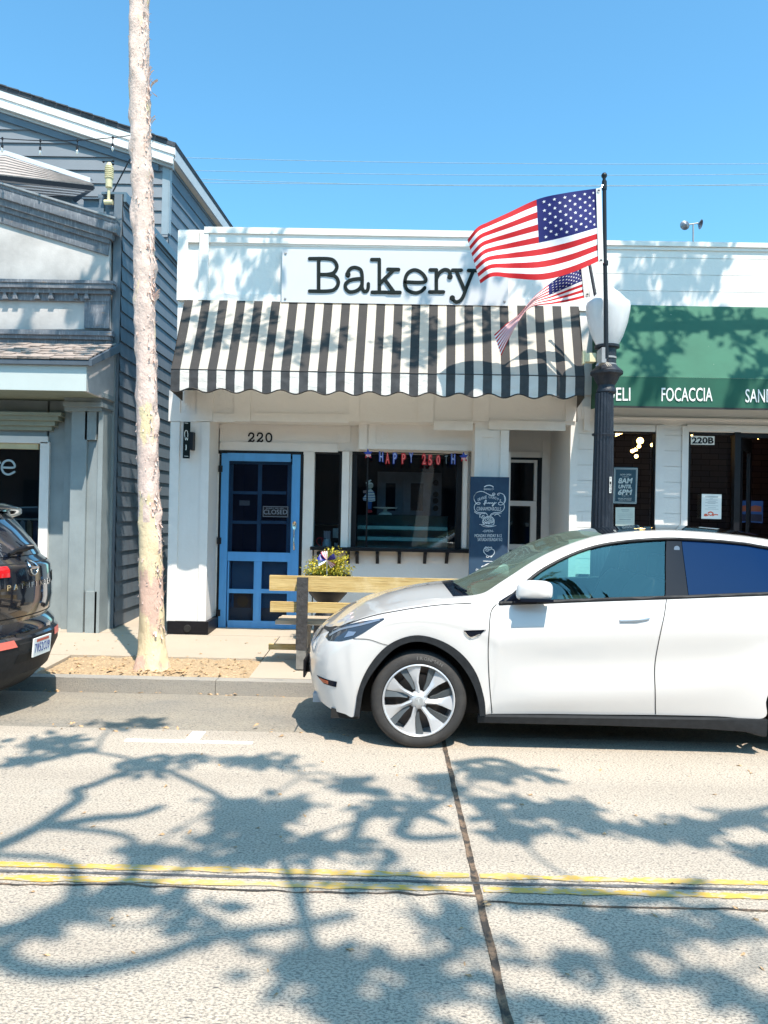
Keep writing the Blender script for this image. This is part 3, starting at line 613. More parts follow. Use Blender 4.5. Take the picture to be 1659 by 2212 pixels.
# awning
aw = thing('striped_awning', 'black and white striped canvas awning with scalloped hem over bakery front', 'awning', (-.2, 9.35, 3.4))
yt, yf = YF-.032, 8.62
tl, tr_ = P(398.5, 648.5, yt), P(1250, 661, yt); fl, fr_ = P(369.5, 795, yf), P(1262.5, 815.5, yf)
ft = (fl.z+fr_.z)/2; tt = (tl.z+tr_.z)/2
NS = 45
bm = NB()
def canv(a, b):
    xa = tl.x+(tr_.x-tl.x)*a; xb = fl.x+(fr_.x-fl.x)*a
    sag = math.sin(math.pi*b)*(.012+.022*abs(math.sin(a*math.pi*4/.94-.1)))
    wob = .008*noise.noise((a*14, b*3, 0))+.005*noise.noise((a*50, b*9, 4))
    return (xa+(xb-xa)*b, yt+(yf-yt)*b+wob, tt+(ft-tt)*b-sag)
grid(bm, canv, NS*2, 10, lambda i, j: 0 if (i//2) % 2 == 0 else 1)
can = fin('canopy', bm, ['canvas_k', 'canvas_w'], aw, smooth=60)
zb = (P(816, 850, yf).z)
def hem(a): 
    u = 369.5+893*a
    return zb+.024*math.cos(2*math.pi*(u-415.5)/64.3)-.004*math.sin(3*a)
bm = NB()
def val(a, b):
    x = fl.x+(fr_.x-fl.x)*a; wr = .010*noise.noise((a*40, b*2.2, 3))*b+.006*noise.noise((a*16, b*6, 8))
    return (x, yf+wr-.004, ft-.002+(hem(a)-ft)*b)
grid(bm, val, NS*6, 8, lambda i, j: 0 if (i//6) % 2 == 0 else 1)
fin('valance', bm, ['valance_k', 'valance_w'], aw, smooth=70)
bm = NB(); tube(bm, [(val(i/180, 1)[0], val(i/180, 1)[1]-.002, hem(i/180)) for i in range(181)], .0075, 6); tube(bm, [(fl.x, yf-.004, ft), (fr_.x, yf-.004, ft)], .006, 6)
fin('binding', bm, 'piping', aw, smooth=60)
for x0_, x1_ in ((tl.x, fl.x), (tr_.x, fr_.x)):
    bm = NB(); a = [(x0_, yt, tt), (x1_, yf, ft), (x1_, yf, zb-.01), (x0_, yt, zb+.03)]
    for dx in (0, .004): bm.faces.new([bm.verts.new((p[0]+dx, p[1], p[2])) for p in a])
    fin('side_panel', bm, 'canvas_k', aw)
bm = NB()
for k in range(5):
    a = .03+.94*k/4; p0 = Vector(canv(a, .02)); p1 = Vector(canv(a, .98)); tube(bm, [p0-Vector((0, -.02, .05)), p1-Vector((0, -.03, .05))], .013, 6); tube(bm, [(p1.x, p1.y+.03, ft-.06), (p1.x, YF-.03, ft-.06)], .013, 6)
tube(bm, [(fl.x+.02, yf+.03, ft-.06), (fr_.x-.02, yf+.03, ft-.06)], .014, 6)
fin('frame', bm, 'steelgrey', aw, smooth=60)
# blade sign
bs = thing('blade_sign', 'small dark double sided sign on a black block at the left white pier', 'sign', P(405, 950, YF-.1))
bm = NB(); pbox(bm, 395.5, 911, 409.5, 990, YF-.12, .03); fin('panel', bm, 'ink', bs, bevel=.004)
bm = NB(); pbox(bm, 409.6, 933, 416.5, 971.5, YF-.12, .118); fin('bracket', bm, 'black', bs, bevel=.004)
bm = NB(); pstroke(bm, [(160, 305), (185, 307)], T6, YF-.1205, .006, .004); pstroke(bm, [(160, 545), (185, 547)], T6, YF-.1205, .006, .004)
pstroke(bm, [(162, 405), (160, 385), (166, 362), (178, 362), (184, 385), (183, 405)], T6, YF-.1205, .007, .003); pstroke(bm, [(164, 410), (168, 430), (174, 412), (180, 430), (184, 412)], T6, YF-.1205, .006, .003); pstroke(bm, [(171, 465), (172, 485), (170, 500)], T6, YF-.1205, .010, .003)
fin('emblem', bm, 'paper', bs)
# closed sign, note
cs = thing('closed_sign', 'dark hanging sign reading CLOSED behind the blue door screen', 'sign', P(595, 1105, YD+.1))
bm = NB(); pbox(bm, 567, 1093, 623, 1117.5, YD+.012, .006); fin('board', bm, 'black', cs)
bm = NB(); ptext(bm, 'CLOSED', 569.5, 1101, 620.5, 1111, YD+.0118, .002)
for a in ((568, 1094, 622, 1094.9), (568, 1115.6, 622, 1116.5)): pbox(bm, *a, YD+.010, .002)
for a in ((568, 1095, 568.9, 1115.5), (621.1, 1095, 622, 1115.5)): pbox(bm, *a, YD+.010, .002)
ptext(bm, 'SORRY WE ARE', 575, 1096.5, 613, 1099.3, YD+.0118, .002); fin('lettering', bm, M('grey_sign_lettering', (.20, .24, .30), .7), cs)
bm = NB(); pbox(bm, 517, 1081, 539.5, 1092, YD+.095, .003); tag(fin('paper_note', bm, M('pale_blue_paper', (.30, .40, .50), .8)), 'small pale paper note stuck inside upper door pane', 'note')
bm = NB(); pbox(bm, 505, 1283, 543, 1313, YD+.092, .008); c = P(524, 1299, YD+.0915)
lathe(bm, [(.062, -.003), (.078, -.003), (.078, 0), (.062, 0)], c, 28, 1, axis='y'); tag(fin('round_poster', bm, [M('tan_poster', (.20, .15, .08), .8), M('ochre_ring', (.34, .22, .05), .8)]), 'tan poster with ochre ring behind lowest left door panel', 'poster')
bm = NB(); pbox(bm, 494, 1313, 619, 1345, YD+.093, .006); tag(fin('paper_sheet', bm, M('grey_blue_sheet', (.22, .27, .33), .8)), 'grey blue paper sheet along the foot of the door', 'sheet')
# banner
bn = thing('letter_banner', 'red and blue HAPPY 250TH letter banner with two stars above bakery window', 'banner', P(900, 985, 9.95))
YB = 9.955
bm = NB(); pts = [T7(p) for p in ((520, 350), (640, 372), (760, 384), (900, 390), (1060, 392), (1200, 384), (1300, 378), (1355, 408))]
tube(bm, crv([P(*p, YB) for p in pts], 5), .004, 5); fin('cord', bm, 'seatwood', bn)
for ch, zx, y0, y1, mm in (('H', 625, 368, 450, 'b'), ('A', 676, 378, 470, 'r'), ('P', 737, 382, 470, 'b'), ('P', 808, 385, 470, 'r'), ('Y', 869, 380, 460, 'b'), ('2', 975, 388, 475, 'r'), ('5', 1024, 395, 480, 'r'), ('0', 1090, 398, 478, 'r'), ('T', 1155, 400, 475, 'n'), ('H', 1212, 388, 470, 'b')):
    bm = NB(); hw = 15
    a = T7((zx-hw, y0)); b = T7((zx+hw, y1)); tilt = random.Random(zx).uniform(-1.2, 1.2)
    ptext(bm, ch, a[0]-1, a[1]-.6, b[0]+1, b[1]+.6, YB-.004, .006, bold=.07, tilt=tilt, mi=0)
    ptext(bm, ch, a[0]+1.0, a[1]+1.2, b[0]-1.0, b[1]-1.2, YB-.0105, .004, bold=-.012, tilt=tilt, mi=1)
    fin('letter', bm, [{'r': 'red', 'b': 'blue', 'n': 'ink'}[mm], M('letter_face_'+mm, {'r': (.80, .25, .22), 'b': (.50, .60, .80), 'n': (.25, .30, .34)}[mm], .5)], bn)
for c_ in ((518, 385), (1300, 412)):
    bm = NB(); pts = []
    for k in range(10):
        a = math.pi/2+k*math.pi/5+.1; rr = 42 if k % 2 == 0 else 19; pts.append((c_[0]+rr*math.cos(a)*.95, c_[1]-rr*math.sin(a)))
    pprism(bm, [T7(p) for p in pts], YB-.008, .012, 0)
    for k in range(4): 
        x = c_[0]-18+k*11; pprism(bm, [T7(p) for p in ((x, c_[1]+8), (x+6, c_[1]+8), (x+6, c_[1]+30-6*abs(1.5-k)), (x, c_[1]+30-6*abs(1.5-k)))], YB-.010, .003, 1)
    pprism(bm, [T7(p) for p in ((c_[0]-20, c_[1]+6), (c_[0]+20, c_[1]+6), (c_[0]+24, c_[1]+38), (c_[0], c_[1]+24), (c_[0]-24, c_[1]+38))], YB-.0092, .002, 2)
    fin('star', bm, ['blue', 'letterwhite', 'red'], bn)
# window display: figure, cake stand, case, oven, jars
YI = 10.5
fg = thing('boy_figure', 'flat painted boy figure in striped shirt and blue trousers in bakery window', 'figure', P(797, 1110, YI))
def fpoly(nm, pts, m, y, d=.012): 
    bm = NB(); pprism(bm, [T7(p) for p in pts], y, d); return fin(nm, bm, m, fg)
def ell(cx, cy, rx, ry, n=18): return [(cx+rx*math.cos(2*math.pi*k/n), cy+ry*math.sin(2*math.pi*k/n)) for k in range(n)]
fpoly('head', ell(531, 645, 29, 28), M('figure_face', (.50, .46, .40), .7), YI-.03)
fpoly('hat', [(498, 622), (512, 610), (540, 597), (545, 606), (528, 618), (502, 634)], 'paper', YI-.045)
fpoly('hair', [(505, 650), (512, 628), (528, 622), (552, 626), (560, 640), (540, 630), (520, 640)], 'letterwhite', YI-.038)
sh = fpoly('shirt', [(515, 682), (540, 675), (558, 690), (572, 720), (575, 772), (540, 778), (476, 768), (475, 745), (498, 720)], 'letterwhite', YI-.04)
bm = NB()
for y in (700, 722, 744, 763): pstroke(bm, [(492 if y < 740 else 478, y), (535, y+3), (570, y+1)], T7, YI-.041, .009, .003)
fin('stripe', bm, 'blue', sh)
fpoly('trousers', [(514, 777), (548, 778), (544, 838), (518, 838)], M('figure_trousers', (.03, .10, .34), .7), YI-.03)
fpoly('shoe', [(516, 845), (545, 845), (552, 864), (520, 872), (514, 862)], 'red', YI-.035)
fpoly('toy_flag', [(476, 688), (512, 683), (512, 706), (476, 708)], M('figure_flag', (.55, .36, .36), .7), YI-.05)
ck = thing('cake_stand', 'pale footed cake stand standing on the glass display case', 'cake stand', P(832, 1111, 10.75))
c = P(832, 1112, 10.75); bm = NB(); lathe(bm, [(.10, 0), (.09, .02), (.03, .05), (.025, .08), (.04, .085)], c, 24); fin('foot', bm, M('pale_aqua_china', (.50, .62, .60), .4), ck, smooth=50)
bm = NB(); lathe(bm, [(.04, .085), (.17, .095), (.18, .105), (.18, .11), (.0, .10)], c, 28); fin('plate', bm, 'letterwhite', ck, smooth=50)
dc = thing('display_case', 'glass fronted pastry display case with wire shelves in bakery window', 'display case', P(870, 1186, 10.5))
x0, x1, z0, z1 = xz(771, 1113, 968, 1188, 10.55)
bm = NB(); box(bm, x0, x1, 10.55, 10.557, z0, z1); box(bm, x0, x1, 10.56, 11.0, z1-.008, z1); box(bm, x0, x0+.006, 10.56, 11.0, z0, z1-.01); box(bm, x1-.006, x1, 10.56, 11, z0, z1-.01); fin('glass', bm, 'caseglass', dc)
for zz in (.62, .30):
    bm = NB(); za = z0+(z1-z0)*zz; box(bm, x0+.01, x1-.01, 10.60, 10.98, za, za+.012, 0)
    box(bm, x0+.01, x1-.01, 10.585, 10.60, za-.02, za+.03, 1); fin('shelf', bm, [M('case_shelf', (.45, .58, .62), .5), M('shelf_lip', (.80, .88, .90), .4)], dc)
bm = NB(); box(bm, x0, x1, 10.56, 11.0, z0-.02, z0); box(bm, x0, x1, 10.99, 11.02, z0, z1); fin('base', bm, M('case_base', (.24, .34, .38), .5), dc)
tr_b = M('dark_tray', (.08, .10, .13), .5)
for k in range(4):
    bm = NB(); xa = x0+.06+k*.33; za = z0+(z1-z0)*(.30 if k % 2 else .62)+.014; box(bm, xa, xa+.26, 10.63, 10.9, za, za+.03)
    tag(fin('tray', bm, tr_b, bevel=.006), None, 'tray', 'trays in the display case')['label'] = ['tray at the left end of the upper case shelf', 'tray on lower case shelf left of the middle', 'tray on upper case shelf right of the middle', 'tray at the right end of the lower case shelf'][k]
ov = thing('oven', 'steel double door oven against the dark back wall of the bakery', 'oven', P(880, 1110, 12.2))
bm = NB(); pbox(bm, 813, 1020, 952, 1300, 12.2, .7); fin('body', bm, 'ovenmetal', ov, bevel=.01)
for a, b in ((818, 868), (872, 928)):
    bm = NB(); pbox(bm, a, 1031, b, 1112, 12.16, .04); d_ = fin('door', bm, 'ovenmetal', ov, bevel=.006)
    bm = NB(); pbox(bm, a+15, 1044, b-14, 1103, 12.155, .004); fin('pane', bm, 'gloss', d_)
bm = NB()
for v in (1043, 1068, 1082, 1098): lathe(bm, [(.045, -.03), (.05, 0)], P(941, v, 12.19), 16, axis='y')
fin('knob', bm, 'black', ov)
sj = thing('straw_jar', 'white jar holding wrapped straws behind the narrow bakery window', 'jar', P(707, 1184, 10.45))
c = P(706, 1183, 10.5); bm = NB(); lathe(bm, [(.06, 0), (.062, .07), (.05, .11), (.05, .125)], c, 20); fin('jar', bm, M('bluish_jar', (.42, .48, .56), .4), sj, smooth=40)
bm = NB()
for k in range(8): x = c.x-.035+k*.01; tube(bm, [(x, c.y+.01*(k % 3), c.z+.05), (x+.004*(k-4)*.5, c.y+.01*(k % 3), c.z+.24-.004*(k % 3))], .005, 6)
fin('straw', bm, M('straw_paper', (.48, .45, .54), .8), sj)
bm = NB(); c = P(692, 1180, 10.5); tube(bm, crv([c+Vector((.02, 0, .12)), c+Vector((-.04, 0, .11)), c+Vector((-.05, 0, .05)), c+Vector((.0, 0, .0))], 5), .01, 6); lathe(bm, [(.03, 0), (.035, .10), (.03, .12)], c+Vector((.03, .12, 0)), 14); tag(fin('red_mug', bm, 'red', smooth=50), 'red mug handle showing beside the straw jar in narrow window', 'mug')
bm = NB(); pbox(bm, 722, 1173, 737, 1184, 10.5, .1); pbox(bm, 719, 1141, 737, 1162, 10.62, .02); tag(fin('napkin_box', bm, M('pale_box', (.34, .40, .44), .6), bevel=.003), 'pale napkin box in the corner of the narrow bakery window', 'box')
# chalkboard
cb = thing('chalkboard_sign', 'tall slate blue chalkboard with cinnamon roll drawing and opening hours', 'sign', P(1057, 1372, 9.45))
YC = 9.50
bm = NB(); x0, x1, z0, z1 = xz(1013.5, 1030, 1097, 1362, YC); box(bm, x0, x1, YC, YC+.03, z0, z1); fin('board', bm, 'chalkboard', cb, bevel=.012, seg=3)
bm = NB(); s = lambda pts, wd=.008, n=6: pstroke(bm, pts, TC, YC, wd, .003, n)
s([(190, 560), (150, 490), (145, 420), (190, 340), (270, 305), (350, 310), (430, 350), (510, 385), (570, 390), (602, 370), (590, 342), (556, 345), (550, 372), (575, 374)])
s([(160, 500), (140, 430), (180, 350), (250, 312)], .006)
s([(655, 372), (675, 345), (735, 345), (795, 380), (830, 450), (825, 520), (780, 580), (720, 600), (680, 580), (690, 545), (740, 540), (790, 575), (808, 630), (795, 690), (750, 740), (680, 760), (600, 765), (530, 790), (500, 830)])
s([(655, 372), (672, 388), (694, 374)]); s([(800, 400), (815, 470), (800, 540)], .006); s([(515, 835), (560, 800), (640, 790), (740, 775)], .006); s([(590, 830), (640, 800), (690, 815), (715, 850)], .006)
s([(190, 560), (230, 545), (275, 550), (275, 575), (230, 582), (190, 570), (160, 610), (155, 680), (190, 740), (260, 765), (350, 765), (410, 780), (440, 825)])
s([(155, 745), (210, 785), (290, 795)], .007); s([(275, 870), (275, 820), (310, 785), (385, 790)]); s([(300, 850), (310, 880), (345, 885), (370, 850), (345, 825), (325, 845), (340, 862)], .007)
s([(335, 960), (345, 915), (390, 870), (450, 845), (510, 845), (560, 885), (585, 930), (580, 1000), (560, 1030), (450, 1045), (370, 1030), (335, 980), (335, 960)], .008)
s([(470, 880), (490, 862), (515, 875), (510, 900), (480, 905), (450, 880), (470, 850), (520, 850), (545, 890)], .007); s([(440, 850), (425, 890), (455, 925), (520, 930), (570, 905)], .008); s([(405, 865), (385, 910), (430, 955), (530, 955), (583, 930)], .008); s([(365, 890), (350, 935), (400, 975), (480, 985), (560, 970), (585, 950)], .008)
s([(350, 975), (375, 1000), (395, 985), (420, 1005), (445, 985), (470, 1010), (495, 985), (525, 990), (560, 975)], .01)
s([(270, 1022), (360, 1030), (440, 1060), (540, 1060), (625, 1048)], .006); s([(310, 1045), (400, 1075), (520, 1072), (590, 1058)], .005)
s([(375, 205), (420, 180), (480, 172), (530, 182), (565, 208)], .012)
s([(355, 575), (400, 540), (415, 500), (395, 495), (375, 560), (375, 605), (385, 570), (430, 555), (450, 565), (470, 545), (480, 570), (500, 548), (520, 568), (545, 545), (560, 570), (590, 550), (600, 540), (580, 590), (555, 625), (545, 605), (580, 580), (630, 548)], .009, 4)
s([(350, 1820), (575, 1830)], .008)
s([(400, 1510), (385, 1540), (405, 1560), (440, 1580), (480, 1570), (540, 1560), (585, 1590), (590, 1640), (560, 1690), (500, 1720), (440, 1700), (380, 1650), (355, 1600), (370, 1550), (385, 1530), (430, 1515), (425, 1545)], .008)
s([(380, 1600), (400, 1595), (440, 1610), (480, 1585)], .006); s([(460, 1560), (445, 1530), (470, 1515), (490, 1535), (515, 1515), (535, 1535), (500, 1575)], .007); s([(430, 1690), (415, 1730), (450, 1740), (490, 1710), (520, 1735), (560, 1690)], .007)
s([(310, 1945), (350, 1925), (385, 1950), (420, 1925), (455, 1950), (485, 1930), (520, 1920)], .009); s([(190, 2000), (215, 1990), (215, 2025), (190, 2025), (192, 2000)], .006); s([(240, 2010), (290, 2000), (330, 2012), (390, 2005)], .012)
fin('drawing', bm, 'chalk', cb)
bm = NB(); tx = lambda st, a, b, c_, d_, **k: ptext(bm, st, *TC((a, b)), *TC((c_, d_)), YC-.0005, .003, **k)
tx('BAKING C', 362, 235, 550, 275); tx('o', 555, 240, 580, 262); tx('CINNAMON', 205, 640, 545, 720); tx('ROLLS', 560, 645, 735, 725); tx('-OPEN-', 332, 1140, 575, 1192)
tx('MONDAY-FRIDAY 8-12', 160, 1232, 750, 1300, tilt=0); tx('SATURDAY/SUNDAY 8-2', 225, 1318, 760, 1385)
for k, ch in enumerate("ORANGE COUNTY'S"):
    if ch == ' ': continue
    t = k/14; x = 225+480*t; y = 455-75*math.sin(math.pi*t)+20*t
    tx(ch, x, y, x+(14 if ch == "'" else 30), y+(22 if ch == "'" else 62))
fin('lettering', bm, 'chalk', cb)
# ================================================================== DELI BUILDING (right)
dl = thing('deli_building', 'white shiplap deli building with black framed windows right of the bakery', 'building', (5.5, YF, .09))
YG = 9.75
X0 = P(1245.5, 1000, YG).x; X1 = 11.0
ztop = P(1450, 524, YG).z; zsill = .03
def shiplap(bm, x0, x1, z0, z1, Y, pitch=.204, d=.03, phase=0.0):
    z = z0+phase
    if phase: box(bm, x0, x1, Y, Y+d, z0, z-.006)
    while z < z1-.01:
        box(bm, x0, x1, Y, Y+d, z, min(z+pitch, z1)-.007); z += pitch
    box(bm, x0, x1, Y+.012, Y+d+.02, z0, z1)
zA0 = P(1450, 662, YG).z-.4; zA1 = P(1450, 541, YG).z
g0 = P(1450, 556.6, YG).z
bm = NB()
pit = P(1450, 556.6, YG).z-P(1450, 592.5, YG).z
shiplap(bm, X0, X1, g0-pit*8, zA1+.02, YG, pit)
zh0 = P(1400, 931, YG).z; zh1 = g0-pit*8+.2
box(bm, X0, X1, YG+.002, YG+.2, zh0, zh1)
zj = P(1260, 936.3, YG).z; pj = P(1260, 936.3, YG).z-P(1260, 970, YG).z
wn = {}
for k, (u0, u1) in enumerate(((1246, 1288), (1434, 1470.5))):
    xa, xb = P(u0, 1050, YG).x, P(u1, 1050, YG).x
    shiplap(bm, xa, xb, zj-pj*9, zh0+.3 if k == 0 else zh0+.02, YG-.004, pj)
box(bm, P(1750, 1050, YG).x, X1, YG, YG+.2, 0, zh0+.01)
xg0, xg1, xd0, xd1 = P(1290, 1050, YG).x, P(1415.5, 1050, YG).x, P(1484.5, 1050, YG).x, P(1751, 1050, YG).x
zl = P(1350, 1235, YG).z
box(bm, xg0-.05, xg1+.05, YG+.003, YG+.2, 0, zl)
box(bm, X0, X0+.1, YG+.2, 14, 0, zA1); box(bm, X1-.1, X1, YG+.2, 14, 0, zA1)
fin('wall', bm, 'white', dl, bevel=.003, seg=1)
bm = NB(); box(bm, X0-.02, X1, YG-.045, YG+.25, P(1450, 534, YG).z, ztop); box(bm, X0-.01, X1, YG-.02, YG-.001, zA1, P(1450, 534, YG).z-.003); fin('cornice', bm, 'trim', dl, bevel=.004, seg=1)
bm = NB(); box(bm, X0, X1, YG+.26, 14, g0-.2, g0-.1); fin('roof', bm, 'roofdark', dl)
bm = NB()
pbox(bm, 1415.6, 918, 1434, 1240, YG-.025, .024); pbox(bm, 1290, 917, 1415.5, 931.5, YG-.0255, .024); pbox(bm, 1470.6, 920, 1484.4, 1380, YG-.025, .024); pbox(bm, 1484.5, 919.5, 1760, 933.5, YG-.0255, .024)
pbox(bm, 1286, 903, 1760, 906, YG-.03, .029); pbox(bm, 1258, 664, 1283, 905, YG-.03, .0255); pbox(bm, 1262, 878, 1274, 930, YG-.06, .03)
fin('trim', bm, 'trim', dl, bevel=.003, seg=1)
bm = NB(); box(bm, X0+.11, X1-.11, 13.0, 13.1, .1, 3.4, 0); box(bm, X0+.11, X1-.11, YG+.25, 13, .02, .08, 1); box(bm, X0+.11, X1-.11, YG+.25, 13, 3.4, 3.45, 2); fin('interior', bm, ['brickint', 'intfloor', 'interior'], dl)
wA = window(dl, 1290, 931.6, 1415.5, 1235, YG+.02, (3, 3, 3, 3)); 
wB = window(dl, 1484.6, 934, 1586, 1380, YG+.02, (4, 4, 4, 2))
bm = NB()                                              # black folding door, opened inwards
pbox(bm, 1584.5, 933.8, 1597, 1385, YG-.02, .08); 
xa = P(1597, 1050, YG).x
def leafd(t0, t1, z0, z1, d=.03): 
    p0 = Vector((xa+.02, YG+.06, 0)); p1 = Vector((P(1618, 1050, YG+.75).x, YG+.75, 0)); n = (p1-p0).normalized(); s = Vector((n.y, -n.x, 0))*d
    a, b = p0+(p1-p0)*t0, p0+(p1-p0)*t1
    v = [bm.verts.new((q.x, q.y, z)) for z in (z0, z1) for q in (a, b, b+s, a+s)]
    for f in ((0, 3, 2, 1), (4, 5, 6, 7), (0, 1, 5, 4), (1, 2, 6, 5), (2, 3, 7, 6), (3, 0, 4, 7)): bm.faces.new([v[i] for i in f])
for t0, t1, z0, z1 in ((0, .14, .1, zh0-.02), (.86, 1, .1, zh0-.02), (.141, .859, .1, .5), (.141, .859, zh0-.2, zh0-.02)): leafd(t0, t1, z0, z1)
fd = fin('folding_door', bm, 'black', dl, bevel=.004)
bm = NB(); leafd(.14, .86, .5, zh0-.2, .006); fin('pane', bm, 'shopglass', fd)
bm = NB(); box(bm, xd1-.1, xd1, YG, YG+.15, .1, zh0); box(bm, P(1586, 1050, YG).x, xd1, YG+.01, YG+.14, zh0-.06, zh0-.001); fin('door_frame', bm, 'black', dl)
# plate 220B
pl = thing('number_plate', 'white plate reading 220B at the top of the deli window', 'house number', P(1518, 951, YG))
bm = NB(); pbox(bm, 1492.5, 942, 1543.5, 960.5, YG+.012, .006); fin('plate', bm, 'paper', pl)
bm = NB(); ptext(bm, '220B', 1494.5, 944.5, 1541.5, 958.5, YG+.0118, .003, bold=.03); fin('numeral', bm, 'black', pl)
hp = thing('hours_poster', 'dark teal poster reading NOW OPEN 8AM UNTIL 6PM in deli window', 'poster', P(1351, 1050, YG))
bm = NB(); pprism(bm, [TR(p) for p in ((269, 775), (487, 779), (475, 1112), (260, 1107))], YG+.012, .006, 0); fin('sheet', bm, 'posterblue', hp)
bm = NB(); k = dict(d=.002, shear=.2); px = lambda st, a, b, c_, d_, **kk: ptext(bm, st, *TR((a, b)), *TR((c_, d_)), YG+.0118, **kk)
px('NOW OPEN', 325, 838, 425, 853, **k); px('8AM', 308, 875, 438, 925, bold=.03, **k); px('UNTIL', 310, 936, 430, 970, bold=.03, **k); px('6PM', 306, 978, 434, 1028, bold=.03, **k)
px('FROM', 362, 862, 384, 869, **k); px('EAT', 360, 1034, 384, 1041, **k); px('SERVING BREAKFAST', 305, 1055, 430, 1066, d=.002); px('LUNCH & DINNER', 312, 1069, 425, 1079, d=.002)
for a, b, c_, d_ in ((345, 864, 358, 866.5), (388, 864, 402, 866.5), (340, 1036, 355, 1038.5), (389, 1036, 402, 1038.5)): pbox(bm, *TR((a, b)), *TR((c_, d_)), YG+.0105, .002)
for pts in ([(275, 786), (480, 790), (468, 1104), (266, 1099), (275, 786)], [(283, 796), (472, 799), (461, 1094), (275, 1089), (283, 796)]):
    for a, b in zip(pts, pts[1:]): pstroke(bm, [a, b], TR, YG+.0118, .007 if pts[0][0] == 275 else .004, .002)
fin('lettering', bm, M('poster_lettering', (.55, .62, .62), .7), hp)
def notice(name, label, pts, lines, col='paper', logo=None):
    t = thing(name, label, 'notice', P(*TR(pts[0]), YG)); bm = NB(); pprism(bm, [TR(p) for p in pts], YG+.012, .005); fin('sheet', bm, col, t)
    bm = NB()
    for (a, b, c_, d_) in lines: pbox(bm, *TR((a, b)), *TR((c_, d_)), YG+.0108, .0012)
    fin('print', bm, M('grey_print', (.28, .34, .36), .8), t)
    return t
n1 = notice('notice_paper', 'white typed notice with red logo in the window left of the black folding door', [(1062, 1019), (1241, 1023), (1237, 1247), (1058, 1243)], [(1092, 1040, 1210, 1044), (1092, 1048, 1208, 1051), (1135, 1062, 1162, 1065), (1098, 1072, 1205, 1075), (1115, 1085, 1190, 1088), (1093, 1097, 1208, 1100), (1115, 1105, 1185, 1108), (1092, 1125, 1210, 1128), (1120, 1142, 1190, 1145), (1090, 1155, 1212, 1158)])
bm = NB(); pstroke(bm, [(1085, 1215), (1090, 1203), (1108, 1205), (1090, 1216), (1112, 1214), (1125, 1206), (1140, 1213), (1155, 1207), (1165, 1200), (1160, 1215), (1180, 1206), (1205, 1208)], TR, YG+.0118, .013, .002); pstroke(bm, [(1120, 1192), (1135, 1183), (1150, 1184), (1162, 1194)], TR, YG+.0118, .016, .002); fin('logo', bm, M('orange_red_print', (.72, .12, .05), .7), n1)
notice('notice_paper', 'pale printed notice taped below the dark hours poster', [(284, 1140), (456, 1140), (454, 1305), (283, 1305)], [(335, 1160, 408, 1166), (340, 1175, 400, 1178), (300, 1200, 440, 1202), (300, 1215, 438, 1217), (300, 1228, 440, 1230), (318, 1248, 420, 1254), (300, 1270, 436, 1272)], M('window_notice_paper', (.56, .63, .58), .7))
bm = NB(); q0 = [TR(p) for p in ((1484, 1080), (1616, 1083), (1610, 1284), (1481, 1272))]; pprism(bm, q0, YG+.8, .01, 0)
pprism(bm, [TR(p) for p in ((1490, 1135), (1545, 1122), (1600, 1133), (1598, 1180), (1490, 1175))], YG+.797, .002, 1); pprism(bm, [TR(p) for p in ((1488, 1200), (1606, 1205), (1604, 1270), (1486, 1262))], YG+.796, .002, 2)
tag(fin('picture_poster', bm, [M('poster_sky', (.03, .10, .32), .5), M('poster_rocks', (.32, .10, .06), .5), M('poster_dark', (.02, .02, .05), .5)]), 'small blue and orange picture poster inside the deli doorway', 'poster')
for k, (zx, zy) in enumerate(((505, 540), (495, 590), (465, 620), (436, 632), (470, 680), (615, 578), (1570, 494))):
    Yb = 11.6+.2*(k % 3); c = P(*TR((zx, zy)), Yb); big = k in (0, 6); t = thing('pendant_light', '', 'pendant lamp', c, 'pendant lamps inside the deli')
    t['label'] = ['largest lit pendant bulb of the cluster in the deli window', 'lit bulb just under the largest bulb of the window cluster', 'lit bulb in the middle of the window cluster', 'leftmost lit bulb of the deli window cluster', 'lowest lit bulb of the deli window cluster', 'lit bulb alone near the right edge of the deli window', 'lit bulb hanging inside the open deli doorway'][k]
    bm = NB(); s_ = .055 if big else .032; lathe(bm, [(0, -s_), (s_*.8, -s_*.6), (s_, 0), (s_*.7, s_*.7), (.0, s_)], c, 12); fin('bulb', bm, 'warm', t, smooth=80)
    bm = NB(); tube(bm, [c+Vector((0, 0, s_)), (c.x, c.y, 3.4)], .006, 5); fin('cord', bm, 'black', t)
for k, (zx, zy) in enumerate(((318, 466), (288, 480), (960, 490))):
    c = P(*TR((zx, zy)), YG+.5); t = thing('spot_light', ['lit warm spot bulb at the top left of deli window, right of its twin', 'lit warm spot bulb closest to the lamp post shaft', 'small lit spot bulb beside the 220B plate'][k], 'spot lamp', c)
    bm = NB(); s_ = .05 if k < 2 else .03; lathe(bm, [(0, -s_*.6), (s_, -s_*.2), (s_, s_*.3), (0, s_*.6)], c, 12); fin('bulb', bm, 'warm', t, smooth=80)
    bm = NB(); lathe(bm, [(s_*.5, s_*.45), (s_*.6, s_*1.4), (.012, s_*1.5), (.012, 3.4-c.z)], c, 10); fin('holder', bm, 'black', t)
